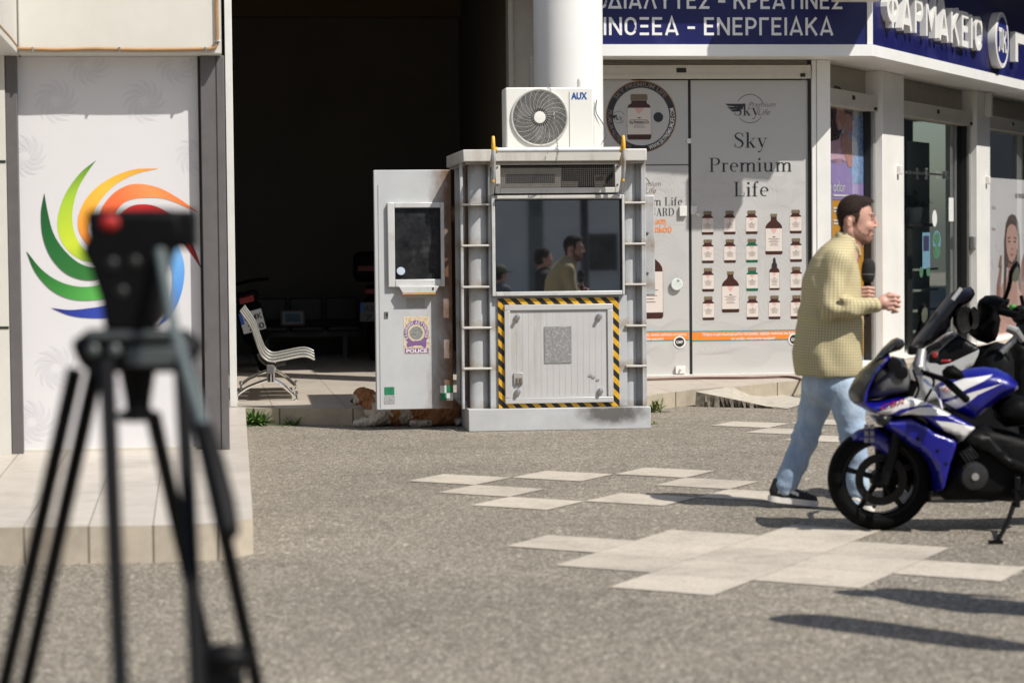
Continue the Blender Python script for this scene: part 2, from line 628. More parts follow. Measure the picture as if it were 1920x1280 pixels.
# ------------------------------------------------------------------ lettering
def arc(cx, cz, rx, rz, a0, a1, n=12):
    return [(cx + rx * math.cos(R(a0 + (a1 - a0) * i / n)), cz + rz * math.sin(R(a0 + (a1 - a0) * i / n))) for i in range(n + 1)]
G = {}     # glyph -> (width, strokes); stroke = (points, closed)
def _g(ch, w, *st):
    G[ch] = (w, st)
_g('Ι', .14, [(.07, 0), (.07, 1)])
_g('Ν', .72, [(.07, 0), (.07, 1)], [(.07, .96), (.65, .04)], [(.65, 0), (.65, 1)])
_g('Ο', .66, ('c', [(.59 - .0, .3), (.59, .7)] + arc(.33, .67, .26, .26, 0, 180, 10)[1:] + [(.07, .3)] + arc(.33, .33, .26, .26, 180, 360, 10)[1:]))
_g('Ξ', .56, [(.02, .93), (.54, .93)], [(.06, .5), (.50, .5)], [(.02, .07), (.54, .07)])
_g('Ε', .58, [(.56, .93), (.07, .93), (.07, .07), (.56, .07)], [(.07, .51), (.5, .51)])
_g('Α', .74, [(.05, 0), (.37, .97), (.69, 0)], [(.16, .24), (.58, .24)])
_g('Ρ', .62, [(.07, 0), (.07, .93), (.32, .93)] + [], arc(.32, .68, .235, .25, 90, -90, 12), [(.07, .43), (.32, .43)])
_g('Γ', .54, [(.07, 0), (.07, .93), (.54, .93)])
_g('Κ', .68, [(.07, 0), (.07, 1)], [(.62, 1), (.12, .44)], [(.27, .58), (.64, 0)])
_g('Δ', .76, ('c', [(.07, .07), (.38, .9), (.69, .07)]))
_g('Λ', .74, [(.05, 0), (.37, .97), (.69, 0)])
_g('Υ', .7, [(.04, 1), (.35, .45), (.66, 1)], [(.35, .5), (.35, 0)])
_g('Τ', .64, [(0, .93), (.64, .93)], [(.32, .9), (.32, 0)])
_g('Σ', .64, [(.6, .93), (.1, .93), (.4, .5), (.1, .07), (.62, .07)])
_g('Μ', .82, [(.07, 0), (.07, .98), (.41, .3), (.75, .98), (.75, 0)])
_g('Φ', .8, ('c', arc(.4, .5, .33, .3, 0, 360, 24)[:-1]), [(.4, -.03), (.4, 1.03)])
_g('Η', .7, [(.07, 0), (.07, 1)], [(.63, 0), (.63, 1)], [(.07, .5), (.63, .5)])
_g('Π', .7, [(.07, 0), (.07, .93), (.63, .93), (.63, 0)])
_g('-', .42, [(0, .42), (.42, .42)])
_g(' ', .2)
def lay(text, gap=.17):
    x = 0; out = []
    for ch in text:
        wd, st = G[ch]
        out.append((x, st)); x += wd + gap
    return out, x - gap
def letters(mb, text, x0, z0, cap, width=None, y=0., w=.15, mi=0, depth=0., gap=.17, path=None, right=None):
    """stroke lettering: baseline z0, cap height cap, squeezed to width; path(u, v) -> (x, z) bends it.
    right: end the text at this x."""
    L, tot = lay(text, gap)
    sx = (width / tot) if width else cap
    if right is not None:
        x0 = right - tot * sx
    k = 0
    for gx, st in L:
        for q in st:
            closed = isinstance(q, tuple) and q and q[0] == 'c'
            pts = q[1] if closed else q
            P = [(x0 + (gx + p[0]) * sx, z0 + p[1] * cap) for p in pts]
            if path: P = [path(*p) for p in P]
            mb.stroke(P, w * cap, y - (k % 4) * .0004, mi, depth, closed)
            k += 1
    return tot * sx
# Didone-style serif letters: strokes carry a width per point
S = {}
def _v(x, a, b, w=.13):
    return ([(x, a), (x, b)], [w, w])
def _h(x0, x1, z, w=.03):
    return ([(x0, z), (x1, z)], [w, w])
def _wa(pts, ws):
    return (pts, ws)
def _arcw(cx, cz, rx, rz, a0, a1, wt=.13, wl=.03, n=16):
    p = arc(cx, cz, rx, rz, a0, a1, n)
    return (p, [wl + (wt - wl) * abs(math.cos(R(a0 + (a1 - a0) * i / n))) ** 1.3 for i in range(n + 1)])
S['S'] = (.58, [_wa([(.5, .74), (.46, .88), (.36, .97), (.26, .985), (.14, .93), (.085, .8), (.13, .66), (.28, .55), (.42, .44), (.5, .29), (.46, .11), (.34, .02), (.22, .015), (.1, .1), (.06, .27)],
                [.03, .03, .04, .05, .06, .09, .12, .13, .13, .12, .09, .05, .04, .03, .03]), _v(.505, .72, .99, .025), _v(.06, .02, .28, .025)])
S['k'] = (.62, [_v(.16, 0, 1.02), _h(.02, .3, .012), _h(.02, .16, 1.01), _wa([(.5, .6), (.22, .3)], [.03, .03]), _wa([(.29, .36), (.5, .0)], [.12, .12]), _h(.4, .62, .012), _h(.36, .6, .625)])
S['y'] = (.58, [_wa([(.12, .63), (.3, .06)], [.12, .12]), _wa([(.49, .63), (.3, .0), (.22, -.24), (.14, -.29), (.07, -.25)], [.03, .03, .04, .05, .09]), _h(.0, .26, .63), _h(.38, .58, .63)])
S['P'] = (.66, [_v(.17, 0, .98), _h(.03, .31, .012), _h(.03, .38, .985), _arcw(.36, .745, .22, .235, 90, -90), _h(.2, .38, .51)])
S['r'] = (.45, [_v(.15, 0, .64), _h(.02, .29, .012), _h(.02, .15, .63), _wa([(.17, .42), (.23, .57), (.32, .63), (.39, .56)], [.03, .03, .05, .11])])
S['e'] = (.5, [_arcw(.26, .325, .19, .31, 5, 300, .12), _h(.08, .45, .355)])
S['m'] = (.98, [_v(.16, 0, .64), _v(.5, 0, .5), _v(.84, 0, .5), _h(.03, .29, .012), _h(.38, .62, .012), _h(.72, .97, .012), _h(.03, .16, .63),
                _arcw(.36, .48, .14, .15, 175, 0, .13, .035), _arcw(.7, .48, .14, .15, 175, 0, .13, .035)])
S['i'] = (.3, [_v(.16, 0, .64), _h(.03, .29, .012), _h(.03, .16, .63), _v(.15, .83, .97, .14)])
S['u'] = (.66, [_v(.15, .18, .64), _v(.49, 0, .64), _h(.02, .15, .63), _h(.37, .49, .63), _h(.49, .63, .012), _arcw(.31, .17, .16, .16, 185, 355, .13, .035)])
S['L'] = (.66, [_v(.17, 0, .98), _h(.03, .31, .985), _h(.03, .6, .012), _v(.6, 0, .3, .03)])
S['f'] = (.42, [_v(.17, 0, .8), _h(.03, .33, .012), _h(.03, .33, .63), _wa([(.17, .8), (.2, .95), (.29, 1.01), (.38, .95)], [.13, .06, .04, .1])])
S['U'] = (.78, [_v(.17, .25, .98), _v(.62, .25, .98, .03), _h(.02, .32, .985), _h(.5, .75, .985), _arcw(.395, .26, .225, .25, 185, 358, .12, .035)])
S['A'] = (.76, [_wa([(.13, 0), (.36, 1)], [.03, .03]), _wa([(.36, 1), (.61, 0)], [.13, .13]), _h(.02, .24, .012), _h(.5, .74, .012), _h(.2, .53, .33)])
S['R'] = (.76, [_v(.17, 0, .98), _h(.03, .31, .012), _h(.03, .38, .985), _arcw(.36, .755, .21, .225, 90, -90), _h(.2, .38, .53), _wa([(.38, .53), (.5, .4), (.56, .08), (.7, .02)], [.04, .13, .12, .03])])
S['D'] = (.8, [_v(.17, 0, .98), _h(.03, .36, .012), _h(.03, .36, .985), _arcw(.34, .5, .37, .485, 90, -90)])
S['G'] = (.8, [_arcw(.42, .5, .34, .49, 40, 330, .13), _v(.66, 0, .42), _h(.52, .8, .42)])
S[' '] = (.3, [])
def serif(mb, text, xc, z0, cap, y=0., mi=0, width=None, left=None, gap=.03, bold=1.):
    tot = sum(S[c][0] + gap for c in text) - gap
    sx = width / tot if width else cap
    x = left if left is not None else xc - tot * sx / 2
    k = 0
    for ch in text:
        for pts, ws in S[ch][1]:
            mb.stroke([(x + p[0] * sx, z0 + p[1] * cap) for p in pts], [q * cap * bold for q in ws], y - (k % 6) * .0003, mi)
            k += 1
        x += (S[ch][0] + gap) * sx
    return tot * sx
def ftext(mb, text, x0, z0, size, y=0., mi=0, width=None, align='LEFT', bold=0., shear=0., path=None):
    """lettering from Blender's built-in face, laid into mb on the plane y"""
    cu = bpy.data.curves.new('t', 'FONT')
    cu.body = text; cu.size = 1; cu.offset = bold; cu.shear = shear; cu.resolution_u = 3
    o = bpy.data.objects.new('t', cu)
    COL.objects.link(o)
    dg = bpy.context.evaluated_depsgraph_get()
    me = bpy.data.meshes.new_from_object(o.evaluated_get(dg))
    xs = [v.co.x for v in me.vertices]
    if xs:
        a, b = min(xs), max(xs)
        sx = width / (b - a) if width else size
        sh = {'LEFT': 0, 'CENTER': -(b - a) * sx / 2, 'RIGHT': -(b - a) * sx}[align]
        vs = [(x0 + sh + (v.co.x - a) * sx, z0 + v.co.y * size) for v in me.vertices]
        if path: vs = [path(*p) for p in vs]
        mb.faces([(p[0], y, p[1]) for p in vs], [tuple(p.vertices) for p in me.polygons], mi)
    bpy.data.objects.remove(o); bpy.data.curves.remove(cu); bpy.data.meshes.remove(me)
    return mb
# ================================================================== SETTING
M_asph = asphalt()
WHITE = mat('white_paint', (.78, .77, .74), .5, var=.06, scale=2.2, bump=.06, stain=((.5, .46, .4), .22, 2.2), streak=True)
WHITE2 = mat('white_band', (.82, .82, .8), .4, var=.04, scale=2.)
IVORY = mat('ivory_cladding', (.60, .585, .535), .55, var=.06, scale=3., stain=((.5, .44, .34), .25, 1.6), streak=True)
BEIGE = mat('shutter_box', (.58, .55, .48), .45, var=.08, scale=5.)
DGREY = mat('grey_frame', (.115, .107, .108), .5, var=.12, scale=9.)
BLACK = mat('black_gap', (.008, .008, .008), .6, var=0)
RUBBER = mat('black_rubber', (.0035, .0035, .0035), .6, var=.25, scale=20, spec=.07)
STEEL = mat('brushed_steel', (.62, .62, .6), .28, 1., var=.1, scale=12)
CHROME = mat('chrome', (.85, .85, .84), .1, 1., var=0)

g = MB(); g.poly([(-90, -90, 0), (90, -90, 0), (90, 90, 0), (-90, 90, 0)])
tag(g.build('ground', M_asph, smooth=0), kind='structure')

# light concrete slabs let into the asphalt in a chequer pattern
def slabmat(kk):
    m, n, p = _nodes('concrete_slab')
    a = _noise(n, 95., 3, .7); b = _noise(n, 2.2, 6, .7)
    r = _ramp(n, a.outputs[0], [(q_, tuple(v_ * kk for v_ in c_)) for q_, c_ in ((.3, (.30, .262, .213)), (.46, (.43, .382, .318)), (.62, (.49, .44, .37)), (.75, (.60, .55, .48)))])
    r2 = _ramp(n, b.outputs[0], [(.32, .78), (.5, 1.), (.7, 1.08)])
    c = _mix(n, 1., r.outputs[0], r2.outputs[0], 'MULTIPLY')
    v = _noise(n, 9., 6, .75)
    r3 = _ramp(n, v.outputs[0], [(.34, .62), (.46, 1.)])
    c = _mix(n, .55, c, r3.outputs[0], 'MULTIPLY')
    n.links.new(c, p.inputs['Base Color'])
    p.inputs['Roughness'].default_value = .85
    _bump(n, p, a.outputs[0], .35, .004)
    return m
M_slab = [slabmat(1.), slabmat(.93), slabmat(1.06)]
def c7(x, y):
    return gz(740 + x / 1.627, 740 + y / 1.627).xy
pv = MB()
def lattice(o, u, v, cells, gap=.0018):
    ul, vl = u.length, v.length
    for i, j in cells:
        q = o + u * i + v * j
        a = u * (gap / ul); b = v * (gap / vl)
        pts = [q + a + b, q + v + a - b, q + u + v - a - b, q + u - a + b]
        pv.poly([(p.x, p.y, .004) for p in pts], (i * 7 + j * 5) % 3)
oA = c7(35, 264)
U = (c7(670, 243) - c7(230, 338)) / 4; V = (c7(670, 243) + c7(230, 338) - oA * 2) / 4
lattice(oA, U, V, [(0, 0), (1, 1), (2, 2), (-1, 1), (-2, 2), (-1, 3), (1, 3), (0, 4)])
o2 = c7(340, 463)
lattice(o2, (c7(1115, 430) - c7(652, 588)) / 4, (c7(1115, 430) + c7(652, 588) - o2 * 2) / 4, [(0, 0), (0, 1), (-1, 1), (1, 1), (-1, 2), (0, 2), (1, 2), (2, 2), (-2, 2), (0, 3), (1, 3), (-1, 3), (0, 4)])
lattice(c7(962, 95), U, V, [(0, 0), (-1, 1), (-2, 2), (1, 1), (-1, 3)])
tag(pv.build('paving', M_slab, smooth=0, recalc=True), kind='structure')

# raised tiled pavements
YAW = 7.5
e1 = Vector((math.cos(R(YAW)), math.sin(R(YAW)))); e2 = Vector((-e1.y, e1.x))
HL, HP = .18, .14
M_tileL = tiles('plinth_tiles', (.50, .455, .40), .31, 3.1, .1, 2.0, vary=.05)
M_riserL = tiles('plinth_riser', (.50, .435, .345), .31, 3., .1, 1., joint=.012, jc=(.2, .17, .13), axes='XZ')
TL0 = frame((0, 0, 0), YAW)
def toL(p):
    q = TL0.inverted() @ Vector((p[0], p[1], 0)); return (q.x, q.y)
fa, fb = toL(gz(0, 1058)), toL(gz(335, 1053))
fd, fe = toL(gz(475, 1038)), toL(gz(460, 765, HL))
fm = toL(gz(425, 1048.5))
pl = MB()
pl.slab([(fa[0] - 6, fa[1]), fa, fb, fm, fd, fe, (fe[0], fe[1] + .1), (fa[0] - 6, fe[1] + .1)], 0, HL, 0, 1)
tag(pl.build('pavement', [M_tileL, M_riserL], T=TL0, bevel=.012, smooth=0), kind='structure')

M_tileP = tiles('terrace_tiles', (.47, .415, .35), .6, .6, .05, .2, vary=.06)
M_riserP = tiles('terrace_riser', (.43, .375, .29), .6, 3., .1, 1., joint=.012, jc=(.1, .085, .065), axes='XZ', vary=.1)
q0, q1 = toL(gz(450, 796)), toL(gz(690, 797.5))
q2, q3 = toL(gz(1213, 771)), toL(gz(1305, 758))
q4 = toL(gz(1376, 725, HP)); q5 = toL(gz(1506, 712, HP)); q6 = toL((3.65, 24.7)); q7 = toL((6.9, 32)); q8 = toL((9, 37))
yb = q2[1] - .55
pt = MB()
pt.slab([(q0[0] - 3, q0[1]), q0, q1, (q2[0] - .25, q1[1] + .05), (q2[0] - .25, q2[1] - .25), q2, q3, q4, q5, q6, q7, q8, (q8[0] - 4, q8[1]), (q0[0] - 3, q8[1])], .001, HP, 0, 1)
tag(pt.build('pavement', [M_tileP, M_riserP], T=TL0, bevel=.01, smooth=0), kind='structure')

# broken concrete ramp up to the terrace
M_conc = mat('old_concrete', (.46, .42, .35), .9, var=.25, scale=14., bump=.5, bscale=70., stain=((.2, .17, .13), .5, 5.))
M_crumb = mat('crumbled_concrete', (.17, .145, .11), .95, var=.6, scale=24., bump=1., bscale=40.)
ra, rb = gz(1305, 734, .135), gz(1374, 724.5, .142)
rc, rd, re_ = gz(1434, 737), gz(1525, 752), gz(1477, 767)
rm1, rm2 = gz(1375, 748, .075), gz(1436, 761, .02)
rp = MB()
top = [ra, rm1, rm2, re_ + Vector((0, 0, .006)), rd + Vector((0, 0, .006)), rc + Vector((0, 0, .02)), rb]
rp.faces(top, [(0, 1, 6), (1, 2, 5, 6), (2, 3, 4, 5)], 0)
jag = []
random.seed(3)
for a, b in ((ra, rm1), (rm1, rm2), (rm2, re_)):
    for i in range(8):
        jag.append(a.lerp(b, i / 8))
jag.append(re_.copy())
for a, b in zip(jag, jag[1:]):
    rp.poly([Vector((a.x + random.uniform(-.03, .05), a.y - .03 + random.uniform(-.04, .04), -.01)), Vector((b.x, b.y - .03, -.01)), b, a], 1)
tag(rp.build('concrete_ramp', [M_conc, M_crumb], smooth=0, recalc=True), 'broken pale concrete ramp leaning on the tiled terrace edge', 'ramp')

# ================================================================== LEFT SHOP BUILDING
TL = frame(gz(48, 848, HL), YAW)
TL.translation.z = 0
lb = thing('corner_building', 'cream clad shop building with grey window posts at the left', 'building', TL)
def pL(x, y, n=0.):
    return pix(TL, x, y, n)
x_l, x_r = pL(36, 600)[0], pL(378, 600)[0]
zbm = pL(200, 102, -.22)[1]
pr0, pr1 = pL(384, 700, -.10)[0], pL(431, 840, -.10)[0]
pl0, pl1 = pL(20, 700, -.09)[0], pL(44, 830, -.09)[0]
b = MB(); b.box(x_l - 3, pl0 - .003, -.10, .2, HL, zbm); b.build('wall', IVORY, lb)
zj = [pL(10, 303, -.1)[1], pL(14, 614, -.1)[1]]
b = MB()
for z in zj: b.box(x_l - 3, pl0 - .005, -.104, -.09, z - .008, z + .008)
b.build('joint', BLACK, lb)
b = MB(); b.box(pl0, pl1, -.09, .1, HL, zbm); b.build('window_post', DGREY, lb, bevel=.004)
b = MB(); b.box(pr0, pr1, -.10, 3.6, HL, zbm); b.build('window_post', DGREY, lb, bevel=.004)
b = MB(); b.box(pr0 + .10, pr0 + .106, -.103, -.08, HL, zbm); b.box(x_r - .002, pr0 - .002, -.06, .1, HL, zbm); b.build('joint', BLACK, lb)
br = pL(415, 60, -.22)[0]
bl = pL(33, 60, -.22)[0]
b = MB(); b.box(bl, br, -.22, 3.6, zbm, 6.5); b.build('beam', IVORY, lb, bevel=.01)
b = MB(); b.box(x_l - 4, bl - .004, -4.0, 3.6, zbm + .0, 6.5); b.build('awning_box', IVORY, lb, bevel=.01)
M_cable = mat('tan_cable', (.36, .2, .085), .5, var=.15, scale=15)
b = MB(); zc = pL(200, 93, -.235)[1]; xc = pL(407, 60, -.235)[0]
pc = [(bl, -.235, zc + .005)] + [(bl + (xc - .05 - bl) * t, -.235, zc + .004 * math.sin(t * 20)) for t in (.2, .4, .6, .8, 1.)] + [(xc - .012, -.235, zc + .012), (xc, -.235, zc + .05), (xc, -.235, zc + .5), (xc, -.235, 4.5)]
b.tube(pc, .011, 8)
b.tube([(bl - .012, -.235, zc + .02), (bl - .012, -.8, zc + .03), (bl - .012, -3.9, zc + .03)], .013, 8)
cb = b.build('cable', M_cable, lb)
for px_, py_ in ((62, 93), (224, 93), (386, 93), (407, 78)):
    x, z = pL(px_, py_, -.235)
    b = MB(); b.cbox((x, -.238, z), (.012, .03, .035) if py_ == 93 else (.035, .03, .012)); b.build('clip', STEEL, cb, bevel=.002)
# side wall of the building along the passage, white shutter guide at its end
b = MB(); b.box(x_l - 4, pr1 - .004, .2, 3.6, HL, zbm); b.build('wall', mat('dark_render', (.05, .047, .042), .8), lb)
tg = pix(TL0, 440, 600, 19.9)
tg = (gz(446, 762, HL))
b = MB(); b.box(-.03, .03, -.03, .03, 0, 6.0); 
gp = b.build('shutter_guide', mat('white_metal', (.74, .73, .69), .4, var=.08, scale=4., stain=((.4, .36, .3), .2, 3.)), T=frame((tg.x - .035, tg.y, HL), YAW), bevel=.004)
tag(gp, 'slim white shutter guide rail standing at the passage entrance', 'shutter rail')

# window graphic with the coloured swirl
vm = MB()
vm.box(x_l, x_r, -.012, .02, HL + .02, zbm - .002)
M_vinyl = mat('white_vinyl', (.66, .65, .665), .35, var=.02, scale=1.5)
gr = tag(vm.build('window_graphic', M_vinyl, T=TL), 'white window film with big rainbow coloured swirl in the grey frame', 'window graphic')
M_print = vcol_mat('printed_vinyl', .35)
BL = [  # outer edge tip->root, inner edge tip->root (photo pixels), colours tip/mid/root
 ([(181, 300), (150, 325), (122, 365), (108, 410), (112, 445), (130, 472), (152, 487), (176, 493)], [(181, 300), (165, 322), (146, 355), (136, 395), (138, 430), (150, 458), (164, 472), (180, 478)], [(40, 110, 50), (165, 200, 60), (200, 215, 60), (110, 160, 50)]),
 ([(297, 316), (250, 318), (205, 335), (170, 362), (150, 395), (146, 425), (155, 448), (170, 465)], [(297, 316), (255, 326), (215, 347), (187, 378), (170, 410), (165, 430), (170, 445), (180, 456)], [(235, 150, 50), (245, 190, 70), (240, 160, 60), (225, 120, 60)]),
 ([(373, 399), (335, 372), (295, 351), (252, 345), (220, 357), (197, 380), (188, 400), (190, 420)], [(373, 399), (340, 384), (305, 372), (265, 371), (238, 377), (222, 390), (214, 405), (212, 420)], [(225, 110, 50), (250, 150, 90), (240, 110, 65), (225, 95, 60)]),
 ([(378, 505), (366, 470), (350, 437), (326, 406), (290, 386), (255, 384), (232, 395), (220, 412)], [(378, 505), (357, 474), (335, 444), (310, 422), (282, 412), (258, 412), (242, 420), (236, 430)], [(120, 15, 20), (165, 25, 30), (205, 45, 45), (190, 60, 50)]),
 ([(296, 612), (322, 590), (340, 550), (346, 505), (338, 470), (322, 448), (300, 438), (285, 440)], [(296, 612), (312, 585), (321, 550), (323, 515), (316, 488), (303, 470), (290, 462), (280, 460)], [(40, 70, 165), (90, 150, 220), (130, 190, 240), (110, 165, 225)]),
 ([(95, 577), (130, 591), (165, 596), (205, 595), (245, 583), (275, 560), (292, 530), (295, 505)], [(95, 577), (130, 581), (165, 578), (200, 572), (232, 558), (255, 538), (268, 515), (272, 500)], [(35, 45, 130), (50, 70, 165), (60, 90, 185), (80, 120, 200)]),
 ([(49, 470), (66, 510), (95, 543), (130, 560), (168, 563), (210, 556), (240, 536), (255, 512)], [(49, 470), (78, 505), (110, 527), (145, 537), (178, 536), (207, 526), (228, 510), (238, 495)], [(20, 80, 40), (60, 135, 60), (95, 180, 85), (80, 150, 70)]),
 ([(83, 362), (77, 400), (80, 442), (94, 480), (120, 510), (152, 524), (182, 524), (205, 514)], [(83, 362), (90, 400), (100, 437), (118, 466), (142, 489), (165, 500), (185, 502), (200, 496)], [(30, 80, 45), (35, 100, 50), (50, 115, 55), (60, 125, 60)])]
def blade_mesh(name, outer, inner, cols, y, parent):
    o = catmull([pL(*p, y) for p in outer], 5); i = catmull([pL(*p, y) for p in inner], 5)
    n = len(o); vs = []; cs = []
    for k in range(n):
        t = k / (n - 1) * (len(cols) - 1); a = int(min(t, len(cols) - 2)); f = t - a
        c = [s2l(*cols[a])[q] * (1 - f) + s2l(*cols[a + 1])[q] * f for q in range(3)]
        vs += [(o[k].x, y, o[k].y), (i[k].x, y, i[k].y)]; cs += [c, c]
    me = bpy.data.meshes.new(name)
    me.from_pydata(vs, [], [(2 * k, 2 * k + 1, 2 * k + 3, 2 * k + 2) for k in range(n - 1)])
    ca = me.color_attributes.new('Col', 'FLOAT_COLOR', 'POINT')
    for k, c in enumerate(cs): ca.data[k].color = (*c, 1)
    bm = bmesh.new(); bm.from_mesh(me); bmesh.ops.recalc_face_normals(bm, faces=bm.faces)
    bm.to_mesh(me); bm.free()
    me.materials.append(M_print)
    return link(name, me, parent)
for k, (o_, i_, c_) in enumerate(BL):
    blade_mesh('swirl_blade', o_, i_, c_, -.0135 - .0004 * k, gr)
fs_ = MB()
for px_, py_, rr in ((105, 190, 42), (270, 190, 42), (48, 292, 40), (368, 292, 40), (165, 122, 40), (330, 122, 40), (105, 690, 42), (60, 790, 42), (215, 735, 42)):
    cx, cz = pL(px_, py_, -.012); r_ = rr / 290
    fs_ = MB()
    for k in range(11):
        a0 = 2 * math.pi * k / 11
        pts = []; ws = []
        for j in range(9):
            t = j / 8; a = a0 + t * 1.25; r = r_ * (.22 + .78 * t)
            x, z = cx + r * math.cos(a), cz + r * math.sin(a)
            if x < x_l + .004 or x > x_r - .004 or z > zbm - .01: break
            pts.append((x, z)); ws.append(.03 * math.sin(math.pi * (.08 + .9 * t)) * r_ / .145)
        if len(pts) > 2: fs_.stroke(pts, ws, -.0128 - .0001 * (k % 3), 0)
    fs_.build('faint_swirl', mat('faint_print', (.60, .59, .618), .35, var=0), gr)
# tile skirting of the left front
b = MB(); b.box(x_l, x_r, -.03, .02, HL, HL + .02); b.build('sill', BEIGE, lb)

# ================================================================== PHARMACY BUILDING
TA = frame(gz(1300, 702, HP), YAW); TA.translation.z = 0
def pA(x, y, n=0.):
    return pix(TA, x, y, n)
NF = -.56
xw = pA(1558, 400, -.06)[0]
W = TA @ Vector((xw, -.06, 0))
TB = frame(W, 65.4)
def pB(x, y, n=0.):
    return pix(TB, x, y, n)
zb = pA(1300, 105, NF - .03)[1]; zt = pA(1300, 83, NF - .03)[1]
ph = thing('pharmacy_building', 'white corner pharmacy with dark blue fascia and shuttered shop windows', 'building', TA)
Ai = TA.inverted()
def offs(d):
    """plan points (local to TA) of the fascia line d in front of the walls: left end, corner, right end"""
    n1 = Vector((math.sin(R(YAW)), -math.cos(R(YAW)))); n2 = Vector((math.sin(R(65.4)), -math.cos(R(65.4))))
    c = (n1 + n2) * (d / (1 + n1.dot(n2)))
    pc_ = W.xy + c
    le = (TA @ Vector((pA(1080, 100)[0], 0, 0))).xy + n1 * (d + .06)
    ri = W.xy + Vector((math.cos(R(65.4)), math.sin(R(65.4)))) * 14 + n2 * d
    return [(Ai @ Vector((*p, 0))).xy for p in (le, pc_, ri)]
BLUE = mat('fascia_blue', s2l(24, 27, 86), .35, var=.12, scale=1.5, stain=(s2l(70, 72, 120), .35, 3.), spec=.4)
p1 = offs(-NF - .06); p0 = offs(-.5)
b = MB(); b.slab([p1[0], p1[1], p1[2], p0[2], p0[1], p0[0]], zt, 6.0); b.build('fascia', BLUE, ph)
p2 = offs(-NF - .03)
b = MB(); b.slab([p2[0], p2[1], p2[2], p0[2], p0[1], p0[0]], zb, zt - .003); b.build('fascia_band', WHITE2, ph, bevel=.006)
cpx = Vector((p1[1].x, p1[1].y))
b = MB(); b.box(-.028, .028, -.02, .02, zt, 6.0); b.build('corner_trim', WHITE2, ph).location = (cpx.x - .01, cpx.y + .004, 0)
# main walls
wl = pA(1000, 400)[0]
b = MB(); b.box(pA(1523, 400, -.06)[0], xw, -.06, .35, HP, zb - .003); b.build('pier', WHITE, ph, bevel=.006)
b = MB(); b.box(pA(1516.5, 400, -.03)[0], pA(1523, 400, -.03)[0] - .002, -.03, .05, HP, zb - .003); b.build('shutter_rail', BLACK, ph)
b = MB(); b.box(pA(1531, 400, -.062)[0], pA(1532.5, 400, -.062)[0], -.063, -.03, HP, zb - .003); b.build('joint', mat('joint_grey', (.3, .29, .27), .6), ph)
xL0 = pA(1080, 400)[0]; xR0 = pA(1517, 400)[0]
zA = lambda y, n=0.: pA(1300, y, n)[1]
b = MB(); b.box(xL0, xR0, -.002, .3, zA(121), zb - .003); b.build('louvre', mat('louvre_beige', (.36, .33, .27), .6), ph)
b = MB(); b.box(xL0, xR0, -.10, -.005, zA(147.5, -.1), zA(122, -.1)); 
sb = b.build('shutter_box', BEIGE, ph, bevel=.005)
b = MB(); b.box(xL0, xR0, -.106, -.098, zA(141, -.1), zA(139.5, -.1)); b.build('lip', BEIGE, sb)
b = MB()
x, z = pA(1277.5, 132, -.1); b.cbox((x, -.102, z), (.1, .01, .045)); b.build('slot', BLACK, sb, bevel=.003); b = MB()
x, z = pA(1505, 141, -.1); b.cbox((x, -.106, z), (.05, .015, .035))
b.build('slot', BLACK, sb, bevel=.003)
b = MB(); b.box(xL0, xR0, -.055, .04, HP, zA(702) + .004); b.build('sill', WHITE, ph, bevel=.004)

# printed window films
M_film = mat('window_film', (.50, .495, .48), .3, var=.03, scale=1.2)
M_fainta = mat('film_guilloche', (.44, .415, .415), .3, var=0)
M_ink = mat('print_black', (.02, .02, .022), .4, var=0)
M_amber = mat('print_amber', s2l(66, 34, 26), .35, var=.25, scale=40)
M_green = mat('print_green', s2l(20, 92, 66), .35, var=.2, scale=40)
M_label = mat('print_label', s2l(214, 204, 196), .4, var=.04, scale=30)
M_cap = mat('print_cap', s2l(120, 104, 80), .4, var=.35, scale=70)
M_text = mat('print_grey', s2l(130, 112, 108), .4, var=0)
M_orange = mat('print_orange', s2l(232, 132, 52), .35, var=0)
M_teal = mat('print_teal', s2l(70, 140, 140), .35, var=0)
M_wht = mat('print_white', (.8, .79, .77), .35, var=0)
M_gold = mat('print_gold', s2l(150, 105, 60), .4, var=0)
M_pink = mat('print_pink', s2l(214, 170, 160), .4, var=0)
FM = [M_film, M_fainta, M_ink, M_amber, M_green, M_label, M_cap, M_text, M_orange, M_teal, M_wht, M_gold, M_pink]
YF = -.004
